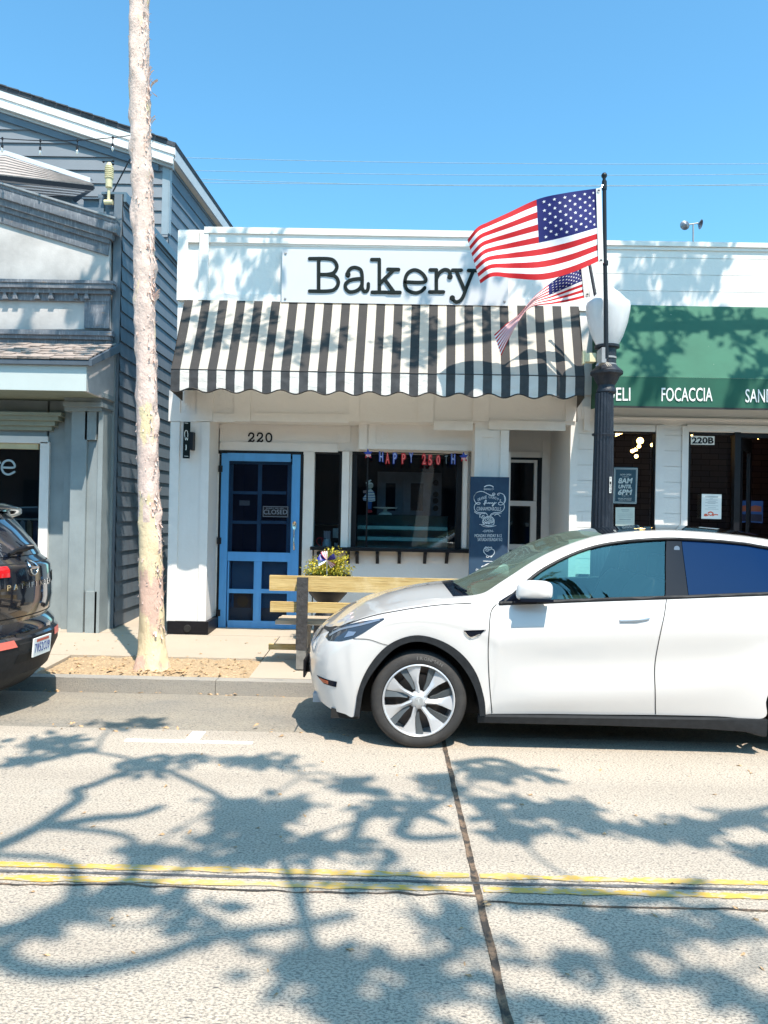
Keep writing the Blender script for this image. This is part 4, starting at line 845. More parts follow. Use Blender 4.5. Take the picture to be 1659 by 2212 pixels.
# green awning
ga = thing('green_awning', 'plain green canvas awning lettered DELI FOCACCIA SANDWICHES', 'awning', (6, 9.3, 3.2))
ya, yb = YG-.035, 9.05
xa0 = P(1309, 815, yb).x; xa1 = 10.6
z1 = P(1480, 661, ya).z; z2 = P(1480, 815.5, yb).z; z3 = P(1480, 879, yb).z
bm = NB(); grid(bm, lambda a, b: (xa0+(xa1-xa0)*a, ya+(yb-ya)*b+.004*noise.noise((a*20, b*4, 2)), z1+(z2-z1)*b-.02*math.sin(math.pi*b)), 60, 10); fin('canopy', bm, 'green', ga, smooth=60)
bm = NB(); grid(bm, lambda a, b: (xa0+(xa1-xa0)*a, yb-.003+.004*noise.noise((a*40, b*2, 5)), z2-.002+(z3-z2)*b), 80, 4); va = fin('valance', bm, 'greenval', ga, smooth=60)
bm = NB(); box(bm, xa0, xa1, yb-.007, yb+.005, z3-.022, z3); fin('binding', bm, 'piping', ga)
for x in (xa0, xa1):
    bm = NB()
    for dx in (0, .004): bm.faces.new([bm.verts.new((x+dx, *p)) for p in ((ya, z1), (yb, z2), (yb, z3), (ya, z3+.05))])
    fin('side_panel', bm, 'green', ga)
for wd_, a, b, c_, d_ in (('DELI', 1310, 837.5, 1361.5, 865.5), ('FOCACCIA', 1429, 837.5, 1539, 867), ('SANDWICHES', 1610, 840.5, 1757, 869.5)):
    bm = NB(); ptext(bm, wd_, a, b, c_, d_, yb-.008, .003, bold=.004); fin('lettering', bm, 'letterwhite', va)
# roof anemometer like spinner
sp_ = thing('roof_spinner', 'grey pole with two metal cone cups standing above the deli roof', 'wind spinner', P(1497, 525, 11))
c = P(1497.5, 484, 11); bm = NB(); tube(bm, [P(1497, 560, 11), c], .012, 8); tube(bm, [P(1488, 485, 11), P(1508, 482, 11)], .009, 6); fin('pole', bm, 'steelgrey', sp_)
bm = NB(); lathe(bm, [(.0, -.028), (.071, .022), (.067, .026), (0, -.018)], P(1480.5, 485.5, 10.98), 24, axis='y'); fin('cup', bm, M('cup_metal', (.28, .29, .31), .35, metal=.8, var=.4, vs=20), sp_, smooth=40)
bm = NB(); lathe(bm, [(.0, .038), (.072, -.011), (.068, -.016), (0, .028)], Vector((0, 0, 0)), 24, axis='y'); bmesh.ops.rotate(bm, verts=bm.verts, matrix=Matrix.Rotation(R_(52), 3, 'Z')@Matrix.Rotation(R_(18), 3, 'X')); bmesh.ops.translate(bm, verts=bm.verts, vec=P(1512, 484.5, 11.05)); fin('cup', bm, 'ovenmetal', sp_, smooth=40)
# overhead wires
for k, ((ua, va_), (ub, vb)) in enumerate((((380, 338), (1700, 350)), ((400, 366), (1700, 371)), ((410, 381), (1700, 390)), ((440, 396), (1700, 398)))):
    bm = NB(); Yw = 42
    a, b = P(ua-200, va_-4, Yw), P(ub+150, vb+2, Yw); n = 24; sag = [.25, .28, .45, .10][k]
    tube(bm, [a+(b-a)*(i/n)-Vector((0, 0, sag*4*(i/n)*(1-i/n))) for i in range(n+1)], .018, 5)
    tag(fin('power_line', bm, M('wire_blue_grey', (.22, .33, .40), .6)), ['topmost thin overhead wire crossing the sky', 'second overhead wire from the top', 'third overhead wire from the top', 'lowest thin overhead wire crossing the sky'][k], 'wire', 'overhead wires')

# ================================================================== CLAPBOARD HOUSE (behind, left)
ch = thing('clapboard_house', 'tall blue grey clapboard house with white gable rake behind the storefront', 'building', (-5.5, 12.5, .1))
XS = -3.72
def skew(bm, y0=12.4, k=.055):
    for v in bm.verts:
        if v.co.y > y0: v.co.x += (v.co.y-y0)*k
def laps_x(bm, y0, y1, z0, z1, X, pitch, d=.022):       # siding on a wall that faces +X
    z = z0
    while z < z1-.01:
        zt = min(z+pitch, z1)
        v = [bm.verts.new(p) for p in ((X+d, y0, z), (X+d, y1, z), (X+.002, y1, zt), (X+.002, y0, zt), (X, y0, z), (X, y1, z))]
        bm.faces.new(v[:4]); bm.faces.new((v[0], v[4], v[5], v[1])); z += pitch
def laps_y(bm, x0, x1f, z0, z1, Y, pitch, d=.03):
    z = z0
    while z < z1-.01:
        zt = min(z+pitch, z1); xa, xb = x1f(z), x1f(zt)
        v = [bm.verts.new(p) for p in ((x0, Y-d, z), (xa, Y-d, z), (xb, Y-.002, zt), (x0, Y-.002, zt), (x0, Y, z), (xa, Y, z))]
        bm.faces.new(v[:4]); bm.faces.new((v[0], v[4], v[5], v[1])); z += pitch
zlo = P(300, 462, 10.6).z
bm = NB(); box(bm, XS-.12, XS-.012, 9.95, 12.5, .05, zlo); box(bm, -12, XS-.121, 12.3, 12.49, .05, zlo); box(bm, -12, XS-.121, 10.3, 12.29, zlo-.1, zlo); laps_x(bm, 9.95, 16.8, .12, zlo, XS-.01, .204); box(bm, -9, XS-.012, 12.52, 16.9, .05, zlo)
fin('alley_wall', bm, 'alleysiding', ch)
YH = 12.5
zE = P(366, 330, YH).z                                   # eave height at the corner
sl_ = (P(0, 220, YH-.3).z-P(360, 338, YH-.3).z)/(P(360, 338, YH-.3).x-P(0, 220, YH-.3).x)
XU = P(364.5, 420, YH-.03).x-.004
bm = NB(); xr_ = XU
rake = lambda z: min(xr_, xr_-(z-(zE-.08))/sl_) if z > zE-.08 else xr_
laps_y(bm, -12, rake, zlo-.3, zE+2.6, YH, .224)
fin('gable_wall', bm, 'gablesiding', ch)
bm = NB(); box(bm, -12, XU-.012, YH+.01, 16.9, zlo, zE+.1); laps_x(bm, YH, 16.8, zlo+.01, zE+.1, XU-.01, .224); skew(bm); fin('side_wall', bm, 'navygrey', ch)
bm = NB(); pbox(bm, 350, 338, 364.5, 506, YH-.03, .029); x_ = P(364.5, 420, YH-.03).x; box(bm, XU+.002, x_+.016, YH-.03, YH+.09, P(360, 505, YH).z, zE-.02)
fin('corner_board', bm, M('corner_board_paint', (.26, .32, .36), .5, var=.06), ch, bevel=.003)
# roof: rake along the front, eave along the right
XE = XS+.36; YHf = YH-.14
def zroof(x): return P(376, 318, YHf).z+(P(376, 318, YHf).x-x)*sl_
xc = P(378, 318, YHf).x
bm = NB(); t0 = .02
a = [(xc, zroof(xc)), (-12, zroof(-12)), (-12, zroof(-12)+.07), (xc+.02, zroof(xc)+.07)]
prism(bm, a, YHf-.03, 17.0)
rr = random.Random(2)
for k in range(40):
    x = xc-.12-k*.21; zz = zroof(x)+.07
    prism(bm, [(x, zz), (x-.2, zz+.2*sl_), (x-.2, zz+.2*sl_+.012), (x, zz+.022)], YHf-.05-rr.uniform(0, .02), 17)
skew(bm); fin('roof', bm, 'roofdark', ch)
bm = NB()
def rk(o0, o1, y0, y1, xe=0): prism(bm, [(xc-xe, zroof(xc-xe)+o0), (-12, zroof(-12)+o0), (-12, zroof(-12)+o1), (xc-xe, zroof(xc-xe)+o1)], y0, y1)
rk(-.13, -.004, YHf-.02, YHf+.04); rk(-.20, -.132, YHf, YHf+.045, .02); rk(-.29, -.202, YHf-.012, YHf+.04, .03)
fin('rake_board', bm, 'trim', ch, bevel=.004, seg=1)
bm = NB(); rk(-.34, -.05, YHf+.05, YH+.01, .05); fin('rake_soffit', bm, M('grey_soffit', (.40, .41, .41), .6, var=.05), ch)
bm = NB(); rk(-.46, -.345, YH-.06, YH-.005, .3); fin('frieze_board', bm, 'navygrey', ch)
zc = zroof(xc)
bm = NB(); box(bm, xc-.03, xc, YHf+.0405, 17, zc-.20, zc-.004); skew(bm); fin('eave_board', bm, M('grey_eave', (.45, .49, .52), .5, var=.04), ch)
bm = NB(); box(bm, XU-.05, xc-.031, YHf+.06, 17, zc-.20, zc-.18); skew(bm); fin('eave_soffit', bm, M('cream_soffit', (.62, .58, .50), .6, var=.05), ch)
bm = NB(); box(bm, XS-.3, XS+.04, 9.95, YH+.03, zlo+.001, zlo+.03); box(bm, XS+.005, XS+.045, 9.95, YH+.4, zlo-.10, zlo); fin('flashing', bm, M('dark_flashing', (.10, .15, .19), .4), ch)

# ================================================================== GREY STOREFRONT (left)
gs = thing('grey_storefront', 'grey green storefront with sloped cornice and white framed shop window', 'building', (-6, 9.9, .09))
YL = 9.9
bm = NB()
pprism(bm, [(-420, 270), (0, 440), (236, 512), (236, 626), (-420, 622)], YL, .3)
pprism(bm, [(-420, 632), (236, 632), (238, 712), (-420, 712)], YL+.01, .29)
fin('upper_wall', bm, 'storepale', gs, bevel=.01)
bm = NB()
pbox(bm, 103.5, 740, 243, 1372, YL+.02, .28); pbox(bm, -420, 740, 103.4, 943, YL+.021, .28); pbox(bm, -420, 1288, 103.4, 1380, YL+.021, .28); pbox(bm, -420, 943.1, -190, 1288, YL+.021, .28)
box(bm, -12, XS-.03, YL+.31, 9.94+.3, P(200, 880, YL).z, P(236, 520, YL).z)
fin('wall', bm, 'storegrey', gs, bevel=.006)
bm = NB()                                              # sloped cornice in four steps
def slope(o0, o1, uR, prot, mi=0):
    f = lambda u: 392+.305*u
    pprism(bm, [(-420, f(-420)+o0), (uR, f(uR)+o0), (uR-3, f(uR)+o1), (-420, f(-420)+o1)], YL-prot, prot-.002, mi)
slope(0, 5, 252, .17, 1); slope(5.5, 13, 252, .15); slope(13.5, 34, 254, .14); slope(34.5, 50, 244, .10); slope(50.5, 62, 238, .065); slope(62.5, 88, 236, .03)
fin('cornice', bm, ['cornice', 'steelgrey'], gs, bevel=.008)
bm = NB(); pbox(bm, -420, 600.5, 246, 607, YL-.13, .13); pbox(bm, -420, 607.2, 244, 618, YL-.115, .115); pbox(bm, -420, 618.2, 238, 629, YL-.075, .075); pbox(bm, -420, 629.2, 236, 646, YL-.03, .029)
pbox(bm, -420, 709, 242, 719, YL-.12, .12); pbox(bm, -420, 719.2, 239, 728, YL-.09, .09); pbox(bm, -420, 728.2, 240, 742, YL-.05, .05); pbox(bm, 182, 646.2, 236, 708.8, YL-.02, .03)
fin('ledge_moulding', bm, 'cornice', gs, bevel=.010)
for zx in (35, 115, 290, 400, 600, 682):
    u = zx*.27287; bm = NB(); pprism(bm, [(u-4, 627), (u+4, 627), (u+3, 634), (u+6.5, 645), (u-6.5, 645), (u-3, 634)], YL-.07, .068); fin('corbel', bm, 'cornice', gs, bevel=.006)
ypf = 9.02
xF = P(186.5, 814, ypf).x; zf1 = P(90, 785, ypf).z; zf0 = P(90, 843, ypf).z; xFl = -14
bm = NB(); box(bm, xFl, xF, ypf, ypf+.03, zf0, zf1); fin('fascia', bm, 'storefascia', gs, bevel=.004)
bm = NB(); v = [(ypf+.031, zf0), (ypf+.031, zf1), (YL+.015, P(243, 750, YL).z), (YL+.015, zf0)]
a = [bm.verts.new((xF, *p)) for p in v]; b = [bm.verts.new((xF-.04, *p)) for p in v]; bm.faces.new(a); bm.faces.new(b[::-1])
for i in range(4): bm.faces.new((a[i], b[i], b[(i+1) % 4], a[(i+1) % 4]))
bmesh.ops.recalc_face_normals(bm, faces=bm.faces); fin('fascia_return', bm, 'storepale', gs)
bm = NB(); box(bm, xFl, xF-.045, ypf+.032, YL+.015, zf0+.002, zf0+.03); fin('soffit', bm, M('olive_soffit', (.22, .25, .20), .6), gs)
zr1 = P(100, 744, YL-.1).z
bm = NB(); nr = 7
for k in range(nr):
    t0, t1 = k/nr, (k+1)/nr+.06
    ya_, yb_ = ypf-.06+(YL-.1-ypf+.06)*t0, ypf-.06+(YL-.1-ypf+.06)*t1; za_, zb_ = zf1+.045+(zr1-zf1-.045)*t0, zf1+.045+(zr1-zf1-.045)*t1
    x = xF+.05; rr = random.Random(k)
    while x > -9:
        wd = rr.uniform(.09, .2); h = rr.uniform(.008, .03)
        vv = [bm.verts.new(p) for p in ((x-wd, ya_, za_), (x-.005, ya_, za_), (x-.005, yb_, zb_), (x-wd, yb_, zb_), (x-wd, ya_-rr.uniform(0, .02), za_+h), (x-.005, ya_-.005, za_+h), (x-.005, yb_, zb_+h*.5), (x-wd, yb_, zb_+h*.5))]
        for f in ((0, 3, 2, 1), (4, 5, 6, 7), (0, 1, 5, 4), (1, 2, 6, 5), (2, 3, 7, 6), (3, 0, 4, 7)): bm.faces.new([vv[i] for i in f])
        x -= wd
fin('porch_roof', bm, 'shingle', gs)
bm = NB(); v = [(ypf-.06, zf1-.03), (ypf-.06, zf1+.045), (YL, zr1+.05), (YL, zr1-.06)]
a = [bm.verts.new((xF+.09, *p)) for p in v]; b = [bm.verts.new((xF+.052, *p)) for p in v]; bm.faces.new(a); bm.faces.new(b[::-1])
for i in range(4): bm.faces.new((a[i], b[i], b[(i+1) % 4], a[(i+1) % 4]))
box(bm, xFl, xF+.05, ypf-.05, ypf-.001, zf1-.02, zf1+.035)
bmesh.ops.recalc_face_normals(bm, faces=bm.faces); fin('porch_trim', bm, M('dark_slate_trim', (.075, .095, .12), .5), gs)
YPl = 9.62
bm = NB(); pbox(bm, 150, 888, 183.5, 1368, YPl, .3); pbox(bm, 208, 888, 218.5, 1368, YPl, .3); pbox(bm, 183.6, 888, 207.9, 950, YPl, .3); pbox(bm, 183.6, 1278, 207.9, 1368, YPl, .3); pbox(bm, 183.4, 949, 208.1, 1279, YPl+.05, .25)
pbox(bm, 136, 886, 152, 1370, YL-.07, .1)
fin('pilaster', bm, 'storegrey', gs, bevel=.005)
bm = NB(); pbox(bm, 136, 847, 224, 857, YPl-.10, .4); pbox(bm, 139, 857.2, 220, 868, YPl-.05, .35); pbox(bm, 136, 868.2, 222, 878, YPl-.08, .38); pbox(bm, 139, 878.2, 220, 887.8, YPl-.03, .33)
fin('capital', bm, 'storegrey', gs, bevel=.012, seg=3)
bm = NB(); pbox(bm, -420, 886, 132, 893, YL-.20, .22); pbox(bm, -420, 893.2, 126, 903, YL-.16, .18); pbox(bm, -420, 903.2, 118, 915, YL-.10, .12); pbox(bm, -420, 915.2, 112, 925, YL-.05, .07); fin('window_cornice', bm, M('olive_moulding', (.26, .29, .24), .6), gs, bevel=.010)
w_ = window(gs, -190, 940, 103.3, 1290, YL-.02, (15, 16, 20, 20), mfrm='trim', dp=.16)
bm = NB(); pbox(bm, -168, 956, 82, 968, YL+.02, .08); fin('blind_head', bm, M('cream_blind', (.50, .47, .30), .7), w_)
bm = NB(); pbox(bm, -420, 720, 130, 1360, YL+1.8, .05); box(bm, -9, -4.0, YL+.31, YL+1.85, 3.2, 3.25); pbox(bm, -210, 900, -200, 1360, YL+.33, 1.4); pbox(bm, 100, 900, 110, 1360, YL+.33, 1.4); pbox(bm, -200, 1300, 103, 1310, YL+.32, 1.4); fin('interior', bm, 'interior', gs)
bm = NB(); T2 = lambda p: (p[0]*.34722, 768+p[1]*.34722)
pstroke(bm, [(12, 696), (88, 696), (82, 664), (54, 652), (24, 664), (11, 698), (25, 730), (56, 740), (90, 724)], T2, YL+.066, .028, .004)
pstroke(bm, [(-40, 655), (-40, 740)], T2, YL+.066, .028, .004); pstroke(bm, [(-40, 670), (-15, 652), (0, 668)], T2, YL+.066, .028, .004)
fin('window_lettering', bm, M('pale_window_letter', (.36, .46, .50), .6), gs)
rk_ = random.Random(5)
hk = thing('clothes_display', 'dark row of hanging clothes and bright tags inside the storefront window', 'clothes rail', P(60, 1200, 10.7))
bm = NB(); tube(bm, [P(-60, 1120, 10.7), P(82, 1122, 10.7)], .015, 6); fin('rail', bm, 'steelgrey', hk)
for k in range(9):
    bm = NB(); u = -40+k*14; pprism(bm, [(u, 1128), (u+4, 1122), (u+10, 1128), (u+11, 1130+rk_.uniform(60, 110)), (u-1, 1130+rk_.uniform(60, 110))], 10.68+.04*(k % 3), .03); fin('garment', bm, M('garment', rk_.choice([(.02, .03, .08), (.12, .14, .18), (.25, .26, .24), (.03, .08, .22), (.15, .11, .08)]), .9), hk)
# small hip roof + window bay above the storefront
hr = thing('hip_roof_bay', 'small pale shingled hip roof bay above the storefront cornice', 'roof bay', P(60, 400, 10.6))
T1b = lambda p: (p[0]*.16535, 164.6+p[1]*.16535)
YB_ = 10.5
bm = NB()
e = [P(*T1b(p), YB_) for p in ((-900, 1210), (60, 1300), (1225, 1430))]; rdg = [P(*T1b(p), YB_+1.2) for p in ((-900, 990), (70, 1040), (1180, 1400))]
N = 7; bk_ = []
for s in range(2):
    for k in range(N):
        t0, t1 = k/N, (k+1)/N
        a, b = e[s]+(rdg[s]-e[s])*t0, e[s+1]+(rdg[s+1]-e[s+1])*t0; c_, d_ = e[s+1]+(rdg[s+1]-e[s+1])*t1, e[s]+(rdg[s]-e[s])*t1
        up = Vector((0, -.006, .016)); dn = Vector((0, 0, .0))
        vv = [bm.verts.new(p) for p in (a+up, b+up, c_+dn, d_+dn, a+dn, b+dn)]
        bm.faces.new(vv[:4]); bm.faces.new((vv[0], vv[4], vv[5], vv[1]))
fin('shingles', bm, 'palerooftile', hr)
bm = NB()
for p, q in ((e[0], e[1]), (e[1], e[2])): 
    v = [bm.verts.new(x) for x in (p, q, q-Vector((0, 0, .07)), p-Vector((0, 0, .07)))]; bm.faces.new(v)
fin('drip_edge', bm, 'black', hr)
bm = NB()
r0, r1, r2 = [P(*T1b(p), YB_+1.25) for p in ((-900, 965), (70, 970), (1180, 1325))]
for p, q, h in ((r0, r1, .075), (r1, r2, .075)):
    v = [bm.verts.new(x) for x in (p, q, q-Vector((0, 0, h)), p-Vector((0, 0, h)), p+Vector((0, .12, 0)), q+Vector((0, .12, 0)))]; bm.faces.new(v[:4]); bm.faces.new((v[0], v[4], v[5], v[1]))
fin('parapet_cap', bm, M('pale_blue_cap', (.60, .64, .68), .4, var=.04), hr)
bm = NB()
s0 = [x-Vector((0, 0, .071)) for x in e]; s1 = [P(*T1b(p), YB_+.35) for p in ((-900, 1480), (60, 1520), (940, 1590))]
for k in range(2):
    for j in range(4):
        a, b = s0[k]+(s1[k]-s0[k])*j/4, s0[k+1]+(s1[k+1]-s0[k+1])*j/4; c_, d_ = s0[k+1]+(s1[k+1]-s0[k+1])*(j+1)/4, s0[k]+(s1[k]-s0[k])*(j+1)/4
        vv = [bm.verts.new(p) for p in (a, b, c_+Vector((0, -.01, .012)), d_+Vector((0, -.01, .012)))]; bm.faces.new(vv)
fin('soffit', bm, M('pale_pink_soffit', (.56, .52, .50), .6, var=.05), hr)
bm = NB(); v = [P(*T1b(p), y) for p, y in (((1235, 1440), YB_), ((940, 1592), YB_+.35), ((980, 1660), YB_+.5), ((1240, 1470), YB_+.1))]; bm.faces.new([bm.verts.new(p) for p in v])
box(bm, -9, P(*T1b((940, 1640)), YB_+.36).x, YB_+.36, YB_+1.2, P(50, 470, YB_).z, P(50, 425, YB_+.36).z); fin('fascia', bm, 'navygrey', hr)
bm = NB(); pbox(bm, 180, 429, 268, 500, 10.05, .45); pbox(bm, 177, 426.5, 213, 429, 10.0, .5); pbox(bm, 212, 420.5, 268, 428, 10.03, .46); pbox(bm, 214, 428.2, 224, 470, 10.03, .019)
tag(fin('chimney_box', bm, 'navygrey', bevel=.004), 'blue grey boxed chimney end behind the storefront cornice', 'chimney box')
wsn = thing('weather_sensor', 'beige ribbed weather sensor on a short pole above the cornice', 'weather sensor', P(235, 440, 9.95))
c0 = P(234.5, 439, 9.95); k_ = 9.95/F
bm = NB(); lathe(bm, [(3.2*k_, 0), (3.2*k_, 32*k_), (7*k_, 34*k_), (7.6*k_, 50*k_), (7.6*k_, 54*k_)], c0, 16); tube(bm, [c0+Vector((-9*k_, 0, 2*k_)), c0+Vector((9*k_, 0, 2*k_))], 5.5*k_, 12); fin('pole', bm, 'beige', wsn, smooth=40)
bm = NB(); pr = [(8*k_, 52*k_)]
for i in range(6): pr += [(9.4*k_, (54+i*4.2)*k_), (9.4*k_, (56.2+i*4.2)*k_), (7.4*k_, (56.6+i*4.2)*k_), (7.4*k_, (57.8+i*4.2)*k_)]
lathe(bm, pr+[(8.2*k_, 80*k_), (6.5*k_, 83*k_), (4*k_, 88*k_), (0, 89*k_)], c0, 18); fin('housing', bm, 'beige', wsn, smooth=30)
bm = NB(); h = c0+Vector((0, 0, 90*k_)); tube(bm, [h-Vector((13*k_, 0, -1*k_)), h+Vector((9*k_, 0, 1*k_))], .7*k_, 6)
for ox, oz in ((-13, 0), (8, -5), (8, 2)): lathe(bm, [(0, -3*k_), (3.1*k_, 0), (0, 3*k_)], h+Vector((ox*k_, 0, oz*k_)), 10)
fin('cups', bm, 'black', wsn, smooth=60)
# string lights
st = thing('string_lights', 'black cord of clear hanging bulbs strung across the gable', 'string lights', P(140, 302, 9.5))
YS = 9.5
bm = NB(); wire = crv([P(*T1b(p), YS) for p in ((-200, 790), (25, 815), (530, 842), (1010, 838), (1475, 802), (1700, 775))], 6); tube(bm, wire, .006, 5); tube(bm, [P(*T1b(p), YS+.6) for p in ((1460, 1540), (1700, 1080))], .010, 5); fin('cord', bm, 'black', st)
for zx, zy, zb_ in ((32, 818, 1000), (528, 845, 1030), (1012, 842, 1025), (1475, 806, 978)):
    bm = NB(); a = P(*T1b((zx, zy)), YS); d = (P(*T1b((zx-6, zb_)), YS)-a); tube(bm, [a+Vector((0, 0, .02)), a+d*.08, a+d*.1, a+d*.42, a+d*.44, a+d*.66], [.012, .012, .005, .005, .016, .016], 8); s_ = fin('socket', bm, 'black', st)
    bm = NB(); tube(bm, [a+d*.66, a+d*.72, a+d*.9, a+d*1.0], [.010, .015, .014, .004], 10); fin('bulb', bm, 'bulb', s_, smooth=60)
# ================================================================== STREET LAMP
YLp = 8.25; kx = YLp/F
lampx = P(1304.8, 900, YLp).x
zz = lambda v: P(1304.8, v, YLp).z
lp = thing('street_lamp', 'black fluted street lamp with white acorn globe in front of the deli', 'street lamp', (lampx, YLp, .04))
fl = lambda a, h: 1-.075*(1 if math.sin(a*18) > .25 else (0 if math.sin(a*18) < -.25 else .5+2*math.sin(a*18)))
bm = NB(); lathe(bm, [(23.8*kx, .55), (23.4*kx, zz(1130)), (19.2*kx, zz(850))], (lampx, YLp, 0), 108, flute=fl); 
lathe(bm, [(24.6*kx, zz(941)), (24.6*kx, zz(937)), ], (lampx, YLp, 0), 24, cap=False)
fin('shaft', bm, 'lampmetal', lp, smooth=30)
bm = NB(); lathe(bm, [(.27, .04), (.27, .14), (.24, .18), (.22, .40), (.19, .46), (.20, .50), (.165, .56)], (lampx, YLp, 0), 24); fin('base', bm, 'lampmetal', lp, smooth=30)
bm = NB(); lathe(bm, [(18*kx, zz(851)), (21*kx, zz(848)), (21*kx, zz(843)), (18.5*kx, zz(839)), (17.5*kx, zz(833)), (24*kx, zz(822)), (27*kx, zz(814)), (34*kx, zz(809)), (34.5*kx, zz(804)), (31*kx, zz(800)), (24*kx, zz(794)), (19.5*kx, zz(788)), (19.5*kx, zz(754)), (26*kx, zz(752)), (26.5*kx, zz(747)), (23*kx, zz(746))], (lampx+.02, YLp, 0), 28); fin('capital', bm, 'lampmetal', lp, smooth=35)
gz = lambda v: zz(v)
bm = NB(); lathe(bm, [(22*kx, gz(748)), (25*kx, gz(742)), (32*kx, gz(728)), (41*kx, gz(700)), (45.5*kx, gz(675)), (46.6*kx, gz(662)), (45*kx, gz(655)), (37*kx, gz(649)), (34*kx, gz(645)), (24*kx, gz(634)), (15*kx, gz(627)), (9*kx, gz(621)), (5*kx, gz(613)), (0, gz(609))], (lampx+.022, YLp, 0), 36); fin('globe', bm, 'lampglobe', lp, smooth=50)
bm = NB(); pbox(bm, 1265, 762, 1287, 781, YLp-.02, .10); pbox(bm, 1287.1, 764, 1291, 779, YLp+.01, .05); pbox(bm, 1260, 757, 1264.9, 785, YLp+.0, .06); fin('outlet_box', bm, 'yellowbox', lp, bevel=.006)
bm = NB(); r_ = 21.2*kx
for v0, v1 in ((772, 776), (787, 794)): lathe(bm, [(r_, zz(v1)), (r_, zz(v0))], (lampx+.015, YLp, 0), 24, cap=False)
pbox(bm, 1300, 750, 1310, 783, YLp-.30, .20)
fin('clamp_band', bm, 'steelgrey', lp, smooth=40)
bm = NB(); 
for k in range(3): 
    c = P(1307+k*-4, 789+k, YLp-.16); tube(bm, crv([c+Vector((-.06, 0, .0)), c+Vector((0, -.03, .03+.01*k)), c+Vector((.07, 0, .0))], 5), .006, 5)
fin('clamp_strap', bm, 'chrome', lp, smooth=60)
tg = M('tag_white', (.72, .72, .68), .6, var=.03)
bm = NB(); pbox(bm, 1316.5, 1030, 1321, 1065, YLp-.115, .004); tgo = fin('number_tag', bm, tg, lp)
bm = NB()
for k, c_ in enumerate('7105'): ptext(bm, c_, 1317.3, 1032+8*k, 1320.3, 1038.5+8*k, YLp-.1155, .001)
fin('numeral', bm, 'black', tgo)
# ================================================================== FLAGS
def flag(name, label, top, bot, dep, Y0, hoist, us):
    t = thing(name, label, 'flag', P(*TF(hoist[0]), Y0), 'flags on the street lamp')
    ct, cb_ = [Vector((*TF(p), 0)) for p in top], [Vector((*TF(p), 0)) for p in bot]
    def at(arr, u):
        for i in range(len(us)-1):
            if u <= us[i+1]+1e-9: break
        t_ = (u-us[i])/(us[i+1]-us[i]); a, b, c, d = arr[max(i-1, 0)], arr[i], arr[i+1], arr[min(i+2, len(arr)-1)]
        return .5*((2*b)+(c-a)*t_+(2*a-5*b+4*c-d)*t_*t_+(3*b-a-3*c+d)*t_**3)
    dv = [Vector((d, 0, 0)) for d in dep]
    def S(u, v, off=0):
        p = at(ct, u)*(1-v)+at(cb_, u)*v
        y = Y0+at(dv, u).x*(1-.35*v)+.018*math.sin(u*17+v*3)+.010*math.sin(v*9+u*5)-off
        return P(p.x, p.y, y)
    bm = NB(); nu, nv = 60, 52
    grid(bm, lambda a, b: S(a, b), nu, nv, lambda i, j: 2 if (i/nu < .42 and j < 28) else (0 if (j//4) % 2 == 0 else 1))
    c = fin('cloth', bm, ['fl_r', 'fl_w', 'fl_b'], t, smooth=180)
    bm = NB()
    for r in range(9):
        n = 6 if r % 2 == 0 else 5
        for k in range(n):
            cu = .42*(k*2+1+(r % 2))/12; cv = (7/13)*(r+1)/10
            for sgn in (1, -1):
                vs = []
                for q in range(10):
                    a = -math.pi/2+q*math.pi/5; rr = .0215 if q % 2 == 0 else .0088
                    vs.append(bm.verts.new(S(max(0, min(1, cu+rr*.62*math.cos(a))), max(0, cv+rr*math.sin(a)), .004*sgn)))
                bm.faces.new(vs)
    fin('stars', bm, 'fl_w', c)
    h = [TF(p) for p in hoist]
    bm = NB(); q = [P(*h[0], Y0), P(*h[1], Y0), P(*h[2], Y0), P(*h[3], Y0)]
    vv = [bm.verts.new(p) for p in q]; bm.faces.new(vv); vv2 = [bm.verts.new(p+Vector((0, .004, 0))) for p in q]; bm.faces.new(vv2[::-1])
    fin('header', bm, M('flag_header', (.62, .62, .60), .8, var=.04), t)
    bm = NB()
    for (a, b) in (((h[0][0]+h[1][0])/2, h[0][1]+5), ((h[2][0]+h[3][0])/2, h[2][1]-5)):
        c_ = P(a, b, Y0-.005); lathe(bm, [(.008, 0), (.016, -.003), (.016, 0)], c_, 12, axis='y')
    fin('grommet', bm, 'steelgrey', t)
    return t
US = [0, .235, .42, .63, .78, .87, 1]
flag('flag', 'large stars and stripes flag flying from the taller pole on the lamp', [(1405, 236), (1210, 264), (1028, 304), (830, 395), (700, 455), (628, 492), (565, 570)], [(1420, 712), (1240, 788), (1058, 832), (860, 822), (760, 809), (708, 818), (650, 857)], [0, -.05, .03, .14, .08, -.04, .06], 7.95, [(1405, 236), (1440, 229), (1455, 722), (1420, 712)], US)
flag('flag', 'smaller furled stars and stripes flag hanging lower behind the globe', [(1303, 712), (1215, 775), (1110, 852), (1000, 945), (900, 1060), (820, 1120), (740, 1190)], [(1328, 950), (1215, 976), (1120, 990), (975, 1015), (890, 1120), (845, 1200), (785, 1330)], [0, .05, .16, .10, .02, .10, .05], 8.5, [(1303, 712), (1338, 706), (1368, 945), (1328, 950)], [0, .24, .40, .63, .78, .87, 1])
fp = thing('flag_pole', 'tall black flag pole with ball finial strapped to the lamp post', 'flag pole', P(1309, 775, 7.97))
YP = 7.97
bm = NB(); tube(bm, [P(1309.5, 775, YP), P(1308.5, 640, YP), P(1307, 569, YP), P(1305.5, 400, YP)], [.026, .024, .022, .021], 12); tube(bm, [P(1308, 573, YP), P(1308, 564, YP)], .03, 12); tube(bm, [P(1305.5, 410, YP), P(1305.4, 392, YP)], .027, 12); fin('pole', bm, 'blackmetal', fp, smooth=50)
